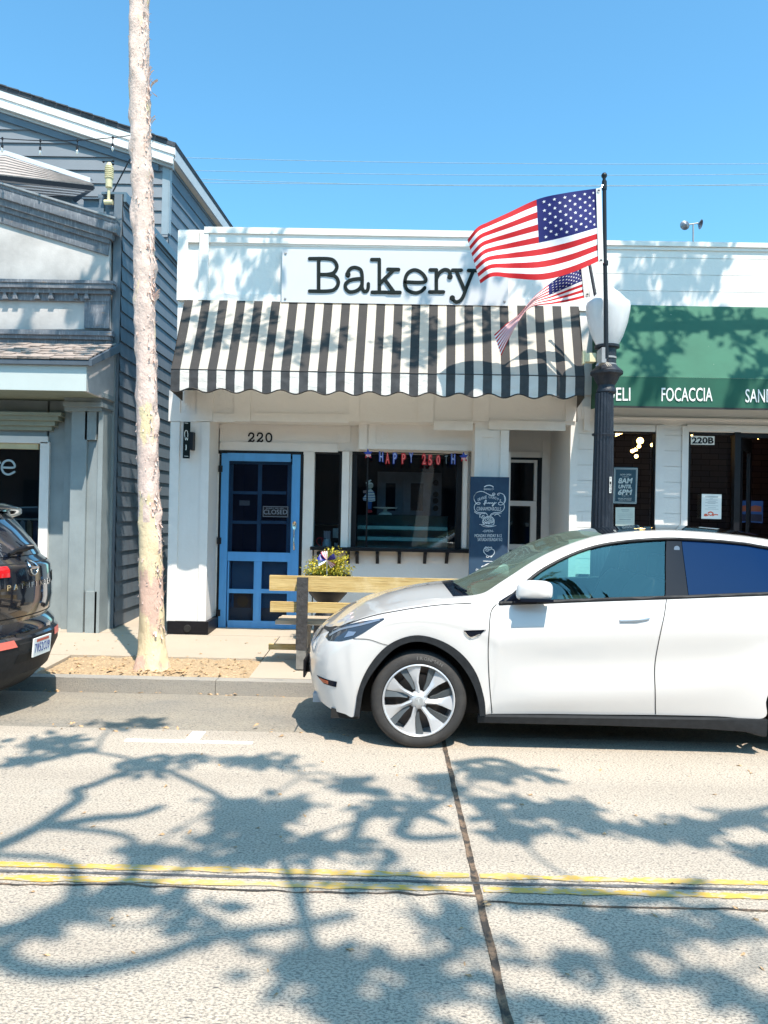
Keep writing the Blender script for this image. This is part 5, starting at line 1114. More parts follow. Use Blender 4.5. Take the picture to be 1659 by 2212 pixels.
c = P(1305.2, 379.5, YP); bm = NB(); lathe(bm, [(.012, -.08), (.022, -.055), (.014, -.035), (.030, -.01), (.031, .008), (.02, .026), (0, .032)], c, 16); fin('finial', bm, 'blackmetal', fp, smooth=60)
bm = NB(); tube(bm, [P(*TF((1455, 722)), 7.95), P(1308, 569, YP)], .005, 5); tube(bm, [P(*TF((1440, 229)), 7.95), P(1305.5, 394, YP)], .005, 5); fin('flag_clip', bm, 'chrome', fp)
fp2 = thing('flag_pole', 'short slanted dark flag pole half hidden behind the lamp globe', 'flag pole', P(1290, 660, 8.45))
bm = NB(); tube(bm, [P(1296, 760, 8.36), P(1289, 655, 8.42), P(1274, 573, 8.52), P(1262, 515, 8.58)], [.02, .02, .018, .018], 10); tube(bm, [P(1289.5, 658, 8.42), P(1287.5, 644, 8.43)], .026, 10); fin('pole', bm, 'lampmetal', fp2, smooth=50)
c = P(1261, 510, 8.585); bm = NB(); lathe(bm, [(.012, -.05), (.022, -.03), (.026, 0), (.018, .02), (0, .026)], c, 14); fin('finial', bm, 'blackmetal', fp2, smooth=60)
# ================================================================== BENCH
bn_ = thing('park_bench', 'wooden slat bench with black posts facing the bakery, seen from behind', 'bench', (-.1, 8.0, .04))
YBn = 7.93
xb0 = P(582, 1260, YBn).x; xb1 = 1.35
def board(name, v0, v1, Y, d, u0, mat='wood'):
    z1 = P(620, v0, Y).z; z0 = P(620, v1, Y).z; bm = NB(); box(bm, P(u0, (v0+v1)/2, Y).x, xb1, Y, Y+d, z0, z1); return fin(name, bm, mat, bn_, bevel=.006)
board('back_board', 1243.5, 1276.5, YBn, .05, 582); board('back_board', 1300.5, 1322.5, YBn+.01, .05, 583.5)
for k in range(4):
    z1 = P(600, 1341, YBn+.07).z+.012*k*0; bm = NB(); y0 = YBn+.08+k*.115; box(bm, P(592, 1340, YBn).x+.012*(k % 2), xb1, y0, y0+.10, z1-.04, z1); fin('seat_board', bm, 'seatwood', bn_, bevel=.005)
board('front_apron', 1392, 1404, YBn+.46, .045, 580)
for x0 in (P(640, 1320, 7.86).x, 1.0):
    bm = NB(); z0, z1 = P(650, 1404, 7.86).z, P(650, 1248, 7.86).z; box(bm, x0, x0+.115, 7.86, YBn-.002, z0, z1)
    o = fin('post', bm, M('rough_black_post', (.045, .042, .042), .7, var=.4, vs=18, bump=.7, bs=35), bn_, bevel=.008)
    bm = NB(); box(bm, x0+.008, x0+.108, 7.865, YBn-.005, .045, z0-.002); box(bm, x0+.02, x0+.10, YBn+.06, YBn+.5, z0-.02, P(600, 1341, YBn).z-.045); box(bm, x0+.02, x0+.10, YBn+.43, YBn+.5, .06, z0-.021); fin('leg', bm, M('worn_metal_leg', (.22, .215, .20), .6, metal=.2, var=.25, vs=12), bn_, bevel=.005)
# ================================================================== PLANTER
pot = thing('planter_urn', 'black pedestal urn behind the bench by the blue door', 'planter', (P(708, 1360, 9.25).x, 9.25, .08))
px_, py_ = P(708, 1300, 9.25).x, 9.25; kz = lambda v: P(708, v, 9.25).z
bm = NB(); lathe(bm, [(.0, .08), (.18, .08), (.18, .12), (.165, kz(1337)), (.16, kz(1328)), (.10, kz(1316)), (.09, kz(1306)), (.15, kz(1298)), (.235, kz(1282)), (.26, kz(1272)), (.275, kz(1250)), (.285, kz(1247)), (.285, kz(1243)), (.25, kz(1243)), (.24, kz(1248)), (0, kz(1249))], (px_, py_, 0), 32); fin('bowl', bm, 'blackmetal', pot, smooth=40)
sh = thing('potted_shrub', 'yellow green leafy shrub growing in the black urn', 'shrub', (px_, py_, kz(1248)))
rs = random.Random(11); bmL = NB(); bmS = NB()
tips = [(662, 1232), (668, 1216), (680, 1212), (690, 1204), (697, 1222), (712, 1196), (718, 1188), (724, 1192), (722, 1206), (738, 1212), (745, 1205), (752, 1202), (756, 1226), (742, 1230), (728, 1234), (710, 1236), (690, 1236), (672, 1240), (758, 1240), (733, 1220), (704, 1210), (660, 1240)]
for (u, v) in tips*2:
    e_ = P(u+rs.uniform(-7, 7), v+rs.uniform(-4, 5), 9.25+rs.uniform(-.2, .18)); b_ = Vector((px_+rs.uniform(-.08, .08), py_+rs.uniform(-.08, .08), kz(1250)))
    pth = crv([b_, (b_+e_)/2+Vector((0, 0, .04)), e_], 5); tube(bmS, pth, .005, 4)
    for q in range(62):
        t_ = rs.uniform(.35, 1.05); i = min(int(t_*10), 10); c = pth[min(i, len(pth)-1)]+Vector((rs.gauss(0, .026), rs.gauss(0, .026), rs.gauss(0, .022)))
        d = Vector((rs.uniform(-1, 1), rs.uniform(-1, 1), rs.uniform(-.2, 1))).normalized(); s_ = d.cross(Vector((rs.random(), rs.random(), rs.random()))).normalized()
        L = rs.uniform(.018, .040); bmL.faces.new([bmL.verts.new(p) for p in (c, c+d*L*.5+s_*L*.3, c+d*L, c+d*L*.5-s_*L*.3)])
fin('leaves', bmL, 'plant', sh); fin('stem', bmS, 'stem', sh)
pw = thing('pinwheel', 'red white and blue pinwheel stuck in the potted shrub', 'pinwheel', P(705, 1250, 9.05))
c = P(706, 1210, 9.02)
bm = NB(); tube(bm, [c+Vector((0, .01, 0)), P(706, 1252, 9.1)], .005, 6); fin('stick', bm, 'letterwhite', pw)
for k, (an, m) in enumerate(((100, 's'), (20, 'b'), (-50, 's'), (190, 'w'), (150, 'b'))):
    a = R_(an); d = Vector((math.cos(a), 0, math.sin(a))); n = Vector((-math.sin(a), 0, math.cos(a))); bm = NB(); L = .11
    grid(bm, lambda s, t: c+d*L*s+n*(t-.3)*.085*s*(1.5-s*.6)+Vector((0, -.05*math.sin(s*2.6)*t, 0)), 6, 6, (lambda i, j: j % 2) if m == 's' else 0)
    fin('sail', bm, {'s': ['letterwhite', M('pinwheel_red', (.45, .04, .10), .5)], 'b': [M('pinwheel_blue', (.02, .03, .22), .35)], 'w': ['letterwhite']}[m], pw, smooth=60)

# ================================================================== TREES
rt = random.Random(21)
class Tree:
    def __init__(s, name, label, base, trunk, radii, mat='bark2', skin=None):
        s.root = thing(name, label, 'tree', base); s.bt = NB(); s.bl = NB(); s.nodes = [(Vector(trunk[-1]), radii[-1])]
        if skin is None: tube(s.bt, trunk, radii, 14)
        s.mat = mat
    def clump(s, c, rx, ry, rz, n, big=1.0):
        c = Vector(c); best = min(s.nodes, key=lambda q: (q[0]-c).length+.6*max(0, q[0].z-c.z))
        a, r0 = best; d = c-a; r1 = max(.012, r0*.6)
        if d.length > .2:
            mid = a+d*.45+Vector((rt.uniform(-1, 1), rt.uniform(-1, 1), rt.uniform(.1, .9)))*d.length*.14
            m2 = a+d*.75+Vector((rt.uniform(-1, 1), rt.uniform(-1, 1), rt.uniform(-.5, .6)))*d.length*.10
            pth = crv([a, mid, m2, c], 5); k = len(pth)-1
            tube(s.bt, pth, [r0*.85+(r1-r0*.85)*i/k for i in range(k+1)], 7)
            s.nodes.append((pth[k//2], (r0*.85+r1)/2)); s.nodes.append((c, r1))
        tw = []
        for i in range(max(5, int(n/30))):
            e = c+Vector((rt.gauss(0, .42)*rx, rt.gauss(0, .42)*ry, rt.gauss(0, .42)*rz)); tw.append(e)
            tube(s.bt, crv([c, (c+e)/2+Vector((0, 0, .06)), e], 3), [.014, .012, .011, .01, .008, .007, .005], 4, caps=False)
        for i in range(n):
            e = rt.choice(tw); p = e+Vector((rt.gauss(0, .22)*rx, rt.gauss(0, .22)*ry, rt.gauss(0, .22)*rz))
            d = Vector((rt.uniform(-1, 1), rt.uniform(-1, 1), rt.uniform(-1.2, .3))).normalized(); sd = d.cross(Vector((rt.uniform(-1, 1), rt.uniform(-1, 1), rt.uniform(-1, 1)))).normalized()
            L = rt.uniform(.12, .22)*big; W_ = L*.28
            s.bl.faces.new([s.bl.verts.new(q) for q in (p, p+d*L*.45+sd*W_, p+d*L, p+d*L*.45-sd*W_)])
    def done(s):
        s.root_trunk = fin('trunk', s.bt, s.mat, s.root, smooth=60); fin('crown', s.bl, 'leaf', s.root)
def lift(p, h):
    p = Vector(p); return p-LDIR*((h-p.z)/(-LDIR.z))
# tree whose trunk stands in the planting bed
tp = [(328, 1444), (328, 1420), (328, 1350), (327, 1250), (325, 1150), (321, 1050), (318, 930), (316, 800), (313, 700), (312, 600), (311, 500), (308, 400), (304.5, 300), (302, 200), (301, 100), (302, 0)]
tw_ = [66, 59, 55, 51, 48, 45, 44, 42, 43, 43, 44, 45, 45, 44, 42, 40]
YT = 7.87
cp = [P(u, v, YT) for u, v in tp]; cr = [w_*.5*YT/F*.98 for w_ in tw_]
cp[0].z = zs(YT)-.04
top = cp[-1]; cp += [top+Vector((.05, 0, 1.2)), top+Vector((.12, -.05, 2.2))]; cr += [cr[-1]*.92, cr[-1]*.85]
tA = Tree('eucalyptus_tree', 'tall bare pinkish trunk with peeling bark in the planting bed by the kerb', (cp[0].x, YT, .02), cp, cr, skin=1)
fine = crv(cp, 9); fr_ = []
for i in range(len(cr)-1):
    for k in range(9): fr_.append(cr[i]+(cr[i+1]-cr[i])*k/9)
fr_.append(cr[-1])
bm = NB(); rings = []; SEG = 40
for i, (c, r) in enumerate(zip(fine, fr_)):
    ring = []
    for k in range(SEG):
        a = 2*math.pi*k/SEG; d = Vector((math.cos(a), math.sin(a), 0)); q = c+d*r
        n1 = noise.noise((q.x*2.2, q.y*2.2, q.z*1.1)); n2 = noise.noise((q.x*9+3, q.y*9, q.z*5)); n3 = noise.noise((q.x*22, q.y*22, q.z*12+7))
        pl_ = max(0, n2-.12)*.05+max(0, n3-.2)*.018
        if a > 5.2 or a < .9: pl_ *= 1.3
        base_f = (.22*max(0, .32-q.z)**1.5*(1+.35*math.sin(a*5+1))) if q.z < .32 else 0
        ring.append(bm.verts.new(c+d*(r+.010*n1+pl_*(1 if q.z > 1.5 else .5)+base_f)))
    rings.append(ring)
for i in range(len(rings)-1):
    for k in range(SEG):
        f = bm.faces.new((rings[i][k], rings[i][(k+1) % SEG], rings[i+1][(k+1) % SEG], rings[i+1][k])); z = rings[i][k].co.z; a = 2*math.pi*k/SEG
        edge = 1.05+.55*math.cos(a-4.35)+.5*noise.noise((math.cos(a)*2, math.sin(a)*2, z*2.2))
        f.material_index = 1 if z < edge+.2 else 0
bm.faces.new(rings[-1])
trk = fin('trunk', bm, ['bark', 'barkbase'], tA.root, smooth=75)
bm = NB(); rf = random.Random(3)
def flake(i, a, L, out, curl):
    c, r = fine[i], fr_[i]; d = Vector((math.cos(a), math.sin(a), 0)); s_ = Vector((-math.sin(a), math.cos(a), 0)); b0 = c+d*(r+.004); w0 = L*rf.uniform(.3, .6); dz = rf.choice((-1, 1))
    rows = []
    for j in range(5):
        t = j/4; p = b0+d*(out*t*t+.003)+Vector((0, 0, dz*L*t*(1-.35*curl*t))); w1 = w0*(1-.35*t)+rf.uniform(-.1, .1)*w0
        rows.append([bm.verts.new(p-s_*w1*.5+d*.004*rf.random()), bm.verts.new(p), bm.verts.new(p+s_*w1*.5)])
    for a_, b_ in zip(rows, rows[1:]):
        for k in range(2): bm.faces.new((a_[k], a_[k+1], b_[k+1], b_[k]))
nF = len(fine)
for i in range(420):
    right = rf.random() < .7
    a = rf.uniform(-.75, .35)-.25 if right else rf.uniform(3.6, 6.0)
    flake(int(nF*(.10+.78*rf.random())), a, rf.uniform(.02, .065) if right else rf.uniform(.015, .04), rf.uniform(.008, .028) if right else rf.uniform(.003, .010), rf.random())
for v, L, o in ((190, .12, .09), (170, .07, .05), (262, .08, .05), (610, .09, .05), (640, .10, .06), (655, .10, .05)):
    i = min(range(nF), key=lambda k: abs(fine[k].z-P(320, v, YT).z)); flake(i, -.15, L, o, .2); flake(i, .15, L, o*.8, .5)
fin('bark_flakes', bm, 'flake', tA.root, smooth=60)
# clumps from where the shade falls on the shop fronts
def front(tree, L, hs=(10.2, 12.2)):
    for (u, v, ru, rv, Y) in L:
        k = Y/F; h = rt.uniform(*hs); c = lift(P(u, v, Y), h); rx = ru*k; rz = rv*k*.75
        tree.clump(c, max(.2, rx), .30, max(.18, rz), max(40, int(340*rx*rz/.18)), 1.0)
tA.nodes = [(cp[-1], .055), (cp[-2], .05)]
front(tA, [(190, 560, 26, 50, 9.7), (175, 690, 42, 26, 9.7), (60, 735, 70, 14, 9.4), (30, 690, 30, 20, 9.7), (225, 640, 18, 40, 9.7), (190, 760, 60, 12, 9.3), (290, 620, 40, 60, 10.2), (320, 760, 40, 60, 10.2), (310, 980, 40, 60, 10.2), (560, 590, 40, 40, 9.7), (-90, 545, 40, 20, 9.7), (470, 570, 18, 30, 9.7), (455, 722, 40, 22, 9.4), (495, 755, 36, 26, 9.3), (540, 735, 30, 18, 9.3), (425, 775, 30, 18, 9.2), (600, 760, 30, 26, 9.2), (640, 800, 44, 20, 9.1), (700, 790, 30, 30, 9.1), (560, 690, 30, 16, 9.5)])
tA.bt_done = tA.done()
xB = 6.6
tB = Tree('eucalyptus_tree', 'spreading eucalyptus on the pavement off to the right of the deli', (xB, 8.0, .03), [(xB, 8, 0), (xB+.1, 8, 2.5), (xB-.05, 7.9, 5), (xB-.2, 7.7, 7.2), (xB-.5, 7.4, 8.6)], [.26, .2, .18, .165, .15])
tB.nodes = [(Vector((xB-.2, 7.7, 7.2)), .09), (Vector((xB-.5, 7.4, 8.6)), .10)]
front(tB, [(860, 790, 60, 40, 9.2), (930, 735, 52, 32, 9.3), (985, 775, 40, 30, 9.2), (1050, 700, 48, 26, 9.5), (1075, 735, 48, 22, 9.3), (1140, 720, 50, 12, 9.4), (905, 690, 40, 16, 9.5), (900, 830, 44, 18, 9.0), (1120, 612, 44, 26, 9.7), (1010, 640, 26, 12, 9.7), (1410, 570, 50, 40, 9.7), (1455, 610, 36, 40, 9.7), (1370, 600, 26, 36, 9.7), (1540, 600, 26, 46, 9.7), (1520, 545, 30, 22, 9.7), (1480, 690, 60, 20, 9.6), (1560, 690, 46, 22, 9.6), (1620, 700, 30, 16, 9.6), (1400, 690, 50, 10, 9.6), (1590, 730, 36, 12, 9.4), (1390, 775, 30, 18, 9.3), (1430, 790, 40, 22, 9.2), (1400, 830, 30, 20, 9.1), (1450, 745, 26, 14, 9.4), (1600, 850, 18, 24, 9.1), (1650, 790, 30, 16, 9.2), (1360, 720, 26, 20, 9.4)])
tB.done()
rt.seed(40)
tC = Tree('shade_tree', 'broad shade tree on the near pavement behind the viewer', (.85, -3.3, .13), [(.85, -3.3, 0), (.98, -3.3, 1.5), (1.12, -3.3, 3), (1.35, -3.2, 4.4), (1.7, -2.9, 5.8), (2.0, -2.6, 6.8)], [.28, .21, .19, .17, .14, .11], mat='bark')
tC.nodes = [(Vector((1.7, -2.9, 5.8)), .05), (Vector((2.0, -2.6, 6.8)), .045)]
for (u, v, ru, rv) in [(330, 1650, 110, 14), (560, 1640, 130, 12), (130, 1605, 110, 16), (60, 1640, 60, 10), (780, 1696, 70, 12), (520, 1735, 170, 24), (560, 1775, 210, 26), (640, 1822, 210, 24), (330, 1840, 190, 18), (860, 1740, 110, 16), (1130, 1670, 110, 16), (1190, 1745, 170, 24), (1290, 1790, 150, 26), (1120, 1800, 80, 16), (1600, 1765, 70, 22), (1490, 1790, 55, 18), (280, 1925, 190, 26), (420, 1975, 150, 24), (130, 1985, 120, 20), (860, 1905, 150, 20), (1150, 1935, 80, 18), (1330, 1975, 120, 26), (1430, 2010, 180, 34), (1590, 1990, 90, 40), (1250, 2075, 120, 24), (900, 2100, 130, 24), (760, 2150, 90, 24), (830, 2190, 130, 24), (640, 2090, 110, 18), (1560, 2145, 130, 36), (1180, 2180, 110, 26), (980, 1995, 80, 20), (1040, 1735, 60, 14), (1650, 1850, 60, 16), (950, 1690, 50, 10), (230, 1560, 80, 6), (330, 1555, 60, 5)]:
    g = G(u, v, 0); dist = g.y; kx_ = dist/F; ry = rv*dist*dist/(F*CAM.z)
    h = rt.uniform(7.4, 9.3); rx_ = ru*kx_
    tC.clump(lift(g, h), rx_*.8, ry*.8, .22, max(40, int(330*rx_*ry/.20)), .95)
for pts in ([(-40, 1845), (75, 1791), (135, 1751), (170, 1726), (165, 1706), (200, 1696), (260, 1671), (330, 1656)], [(107, 1786), (210, 1768), (290, 1761), (350, 1741)], [(500, 1861), (620, 1841), (740, 1831), (765, 1801), (780, 1771), (830, 1756), (900, 1758)], [(-30, 2020), (75, 1991), (150, 1961), (280, 1921)], [(0, 2050), (20, 2081), (75, 2096), (160, 2101), (260, 2086), (360, 2061), (450, 2026), (550, 2011), (640, 2001), (760, 1975)], [(875, 1776), (865, 1801), (910, 1811), (990, 1806)], [(980, 1651), (1070, 1641), (1140, 1666), (1220, 1691)], [(1500, 1830), (1540, 1790), (1600, 1760), (1690, 1740)], [(700, 2110), (800, 2080), (900, 2085), (1000, 2050)], [(1100, 1960), (1250, 1930), (1400, 1945), (1520, 1900)]):
    q = crv([lift(G(u, v, 0), 8.3+.12*i) for i, (u, v) in enumerate(pts)], 6); tube(tC.bt, q, [.055-.02*i/(len(q)-1) for i in range(len(q))], 7)
    a = min(tC.nodes, key=lambda n_: (n_[0]-q[0]).length)[0]; tube(tC.bt, crv([a, (a+q[0])/2+Vector((.2, .1, .2)), q[0]], 6), .03, 6)
tC.done()
# building on the other side of the street (it shows in the reflections)
ob = thing('facing_building', 'plain low stucco building across the street behind the viewer', 'building', (0, -9, 0))
bm = NB(); box(bm, -30, 30, -14, -8, 0, 5.2); box(bm, -30, 30, -8.02, -7.85, 4.9, 5.4); fin('wall', bm, M('dark_brick_red', (.085, .06, .055), .8, var=.15), ob)
for x in range(-26, 28, 4):
    bm = NB(); box(bm, x, x+2.4, -8.0, -7.95, .7, 2.8); fin('window', bm, 'gloss', ob)
# ================================================================== WHITE CAR
YCc, WB = 6.34, 1.0
rows = [
 [(-.62,0,.30),(-.60,.36,.29),(-.52,.66,.27),(-.42,.82,.245),(-.32,.90,.235),(-.243,.94,.235),(-.211,.955,.448),(-.125,.96,.629),(.006,.96,.766),(.184,.96,.832),(.364,.96,.802),(.522,.96,.71),(.636,.958,.568),(.696,.952,.39),(.711,.945,.268),(.76,.925,.266),(1.15,.915,.272),(1.55,.915,.276),(1.95,.915,.282),(2.4,.92,.284),(2.72,.945,.284),(2.74,.955,.43),(2.85,.96,.64),(3.2,.96,.84),(3.55,.96,.64),(3.66,.955,.43),(3.69,.94,.28),(3.85,.90,.28),(4.0,.80,.3),(4.1,.5,.32),(4.12,0,.33)],
 [(-.655,0,.42),(-.635,.36,.42),(-.56,.66,.42),(-.46,.83,.43),(-.36,.91,.45),(-.285,.945,.50),(-.25,.957,.60),(-.16,.963,.73),(-.01,.963,.835),(.184,.963,.878),(.385,.963,.85),(.56,.962,.765),(.68,.957,.62),(.735,.948,.48),(.755,.94,.41),(.80,.943,.395),(1.15,.951,.42),(1.55,.953,.443),(1.95,.953,.468),(2.4,.954,.51),(2.62,.957,.55),(2.68,.957,.62),(2.80,.963,.75),(3.2,.965,.89),(3.6,.963,.75),(3.72,.955,.60),(3.77,.94,.5),(3.92,.9,.5),(4.08,.8,.5),(4.18,.5,.5),(4.2,0,.5)],
 [(-.66,0,.58),(-.64,.36,.58),(-.575,.65,.58),(-.49,.81,.59),(-.40,.89,.62),(-.32,.93,.66),(-.27,.95,.73),(-.17,.96,.82),(-.01,.962,.89),(.19,.963,.92),(.40,.963,.90),(.57,.962,.85),(.69,.96,.78),(.75,.958,.73),(.79,.957,.70),(.85,.951,.66),(1.15,.944,.64),(1.55,.942,.65),(1.95,.942,.67),(2.4,.945,.71),(2.6,.953,.76),(2.7,.962,.82),(2.85,.965,.88),(3.2,.966,.94),(3.6,.963,.9),(3.75,.955,.85),(3.85,.94,.82),(4.0,.9,.8),(4.14,.78,.8),(4.24,.5,.8),(4.26,0,.8)],
 [(-.645,0,.67),(-.625,.35,.67),(-.565,.62,.68),(-.48,.78,.71),(-.40,.86,.75),(-.32,.905,.79),(-.25,.93,.83),(-.15,.945,.88),(0,.953,.93),(.20,.955,.958),(.40,.957,.958),(.57,.958,.932),(.68,.96,.90),(.74,.961,.875),(.78,.962,.865),(.85,.962,.862),(1.15,.968,.88),(1.55,.969,.905),(1.95,.969,.927),(2.4,.969,.95),(2.65,.965,.96),(2.78,.966,.967),(2.92,.967,.975),(3.2,.966,.99),(3.55,.96,.99),(3.72,.95,.985),(3.83,.93,.98),(3.98,.88,.97),(4.12,.76,.97),(4.22,.45,.97),(4.24,0,.97)],
 [(-.612,0,.718),(-.59,.33,.725),(-.545,.56,.755),(-.47,.69,.80),(-.39,.755,.845),(-.30,.80,.885),(-.21,.825,.925),(-.1,.845,.96),(.02,.86,.993),(.2,.872,1.03),(.4,.88,1.058),(.57,.888,1.072),(.68,.893,1.075),(.75,.897,1.073),(.80,.90,1.07),(.86,.90,1.072),(1.15,.90,1.083),(1.55,.90,1.103),(2.03,.90,1.128),(2.4,.90,1.15),(2.7,.90,1.168),(2.8,.90,1.174),(2.95,.90,1.18),(3.2,.90,1.19),(3.5,.89,1.19),(3.7,.87,1.18),(3.82,.84,1.17),(3.97,.77,1.15),(4.1,.62,1.13),(4.2,.35,1.12),(4.22,0,1.12)],
 [(-.60,0,.725),(-.575,.25,.745),(-.50,.42,.79),(-.40,.51,.845),(-.31,.56,.89),(-.22,.59,.93),(-.13,.61,.965),(-.03,.63,.995),(.09,.65,1.025),(.24,.67,1.055),(.40,.72,1.075),(.55,.78,1.082),(.66,.84,1.083),(.74,.875,1.08),(.82,.885,1.085),(.88,.875,1.11),(1.16,.76,1.33),(1.56,.665,1.50),(2.03,.625,1.566),(2.4,.62,1.566),(2.7,.625,1.545),(2.8,.63,1.53),(2.95,.635,1.505),(3.2,.65,1.45),(3.5,.68,1.36),(3.68,.69,1.29),(3.8,.68,1.25),(3.95,.62,1.20),(4.08,.5,1.165),(4.18,.28,1.15),(4.2,0,1.15)],
 [(-.59,0,.73),(-.56,.16,.76),(-.47,.27,.815),(-.36,.34,.875),(-.26,.38,.92),(-.16,.41,.96),(-.06,.44,.995),(.04,.48,1.02),(.15,.53,1.045),(.29,.59,1.068),(.42,.65,1.083),(.54,.69,1.095),(.64,.71,1.108),(.72,.71,1.13),(.80,.70,1.18),(.90,.68,1.245),(1.2,.62,1.428),(1.6,.57,1.575),(2.05,.545,1.627),(2.4,.542,1.624),(2.7,.55,1.602),(2.82,.55,1.588),(2.97,.555,1.565),(3.25,.57,1.50),(3.5,.58,1.42),(3.67,.58,1.36),(3.8,.56,1.30),(3.95,.5,1.23),(4.07,.4,1.18),(4.17,.22,1.16),(4.2,0,1.155)],
 [(-.585,0,.735),(-.55,0,.765),(-.44,0,.835),(-.33,0,.895),(-.22,0,.95),(-.11,0,.99),(0,0,1.03),(.09,0,1.057),(.19,0,1.08),(.31,0,1.10),(.42,0,1.112),(.50,0,1.118),(.58,0,1.145),(.66,0,1.178),(.75,0,1.213),(.87,0,1.27),(1.2,0,1.435),(1.62,0,1.59),(2.05,0,1.658),(2.4,0,1.668),(2.7,0,1.651),(2.83,0,1.639),(2.98,0,1.62),(3.25,0,1.57),(3.5,0,1.48),(3.67,0,1.41),(3.8,0,1.35),(3.95,0,1.26),(4.07,0,1.2),(4.17,0,1.175),(4.2,0,1.165)],
]
car = thing('parked_car', 'white electric crossover with dark glass roof parked at the kerb', 'car', (1.7, YCc, 0))
def cr1(a, b, c, d, t): return tuple(.5*((2*b[i])+(c[i]-a[i])*t+(2*a[i]-5*b[i]+4*c[i]-d[i])*t*t+(3*b[i]-a[i]-3*c[i]+d[i])*t**3) for i in range(3))
def along(row, s):
    n = len(row)-1; i = min(int(s), n-1); t = s-i
    def mir(p): return (p[0], -p[1], p[2])
    a = row[i-1] if i > 0 else mir(row[1]); d = row[i+2] if i+2 <= n else mir(row[n-1])
    return cr1(a, row[i], row[i+1], d, t)
def surf(r, s):
    """r 0..7 across, s 0..30 along"""
    pts = [along(q, s) for q in rows]
    if r <= 4: g, o = pts[:5], 0
    else: g, o = pts[4:], 4
    x = r-o; i = min(int(x), len(g)-2); t = x-i
    a = g[i-1] if i > 0 else tuple(2*g[0][k]-g[1][k] for k in range(3))
    d = g[i+2] if i+2 < len(g) else (tuple(2*g[-1][k]-g[-2][k] for k in range(3)) if o == 0 else (g[-2][0], -g[-2][1], g[-2][2]))
    return cr1(a, g[i], g[i+1], d, t)
def W3(p, side=1, off=0): return Vector((p[0], YCc-side*(p[1]+off), p[2]))
def patch(bm, r0, r1, s0, s1, nr=5, ns=6, side=1, off=0, mi=0):
    NR, NS_ = max(1, round((r1-r0)*nr)), max(1, round((s1-s0)*ns))
    vs = [[bm.verts.new(W3(surf(r0+(r1-r0)*i/NR, s0+(s1-s0)*j/NS_), side, off)) for j in range(NS_+1)] for i in range(NR+1)]
    for i in range(NR):
        for j in range(NS_):
            q = (vs[i][j], vs[i][j+1], vs[i+1][j+1], vs[i+1][j])
            f = bm.faces.new(q if side == 1 else q[::-1]); f.material_index = mi
bm = NB()
for sd in (1, -1):
    patch(bm, 0, 4, 0, 30, side=sd); patch(bm, 4, 7, 0, 10.5, side=sd); patch(bm, 4, 6, 10.5, 15, side=sd); patch(bm, 5, 6, 15, 30, side=sd); patch(bm, 4, 5, 23, 30, side=sd); patch(bm, 6, 7, 27, 30, side=sd)
bmesh.ops.remove_doubles(bm, verts=bm.verts, dist=.0008)
bmesh.ops.dissolve_degenerate(bm, edges=bm.edges, dist=.0005)
bvh_src = bm.copy(); bvh = BVHTree.FromBMesh(bvh_src)
body = fin('body', bm, 'carwhite', car, smooth=38)
def drape(x, z, off=.003):
    h = bvh.ray_cast(Vector((x, 4.5, z)), Vector((0, 1, 0)))
    if h[0] is None: return Vector((x, YCc-.9, z))
    n = h[1] if h[1].y < 0 else -h[1]
    return h[0]+n*off
def dstrip(bm, pts, wd, off=.003, n=6):
    c = crv([(p[0], 0, p[1]) for p in pts], n); vs = []
    for i, p in enumerate(c):
        t = (c[min(i+1, len(c)-1)]-c[max(i-1, 0)]).normalized(); s_ = Vector((-t.z, 0, t.x))*wd/2
        vs.append((bm.verts.new(drape(p.x-s_.x, p.z-s_.z, off)), bm.verts.new(drape(p.x+s_.x, p.z+s_.z, off))))
    for a, b in zip(vs, vs[1:]): bm.faces.new((a[0], a[1], b[1], b[0]))
def dpoly(bm, pts, off=.004, sub=5, mi=0):
    b2 = NB(); f = b2.faces.new([b2.verts.new((p[0], 0, p[1])) for p in pts]); bmesh.ops.triangulate(b2, faces=[f])
    bmesh.ops.subdivide_edges(b2, edges=b2.edges, cuts=sub, use_grid_fill=True)
    m = {v: bm.verts.new(drape(v.co.x, v.co.z, off)) for v in b2.verts}
    for f in b2.faces:
        try: bm.faces.new([m[v] for v in f.verts]).material_index = mi
        except ValueError: pass
    b2.free()
def gap(*a, **k):
    b_ = NB(); dstrip(b_, *a, **k); fin('panel_gap', b_, 'seam', car)
gap([(.781, 1.064), (.738, 1.0), (.722, .839), (.722, .672), (.737, .472), (.761, .272)], .006); gap([(2.023, 1.122), (2.0, 1.038), (1.959, .888), (1.932, .637), (1.936, .45), (1.954, .288)], .006)
gap([(-.555, .765), (-.47, .803), (-.40, .838), (-.30, .884), (-.2, .925), (-.1, .957), (0, .982), (.2, 1.022), (.4, 1.05), (.60, 1.066)], .005)
gap([(-.26, .795), (-.15, .795), (-.05, .765), (.0, .755)], .004); gap([(2.95, 1.16), (2.93, 1.0), (2.86, .9), (2.75, .78)], .006)
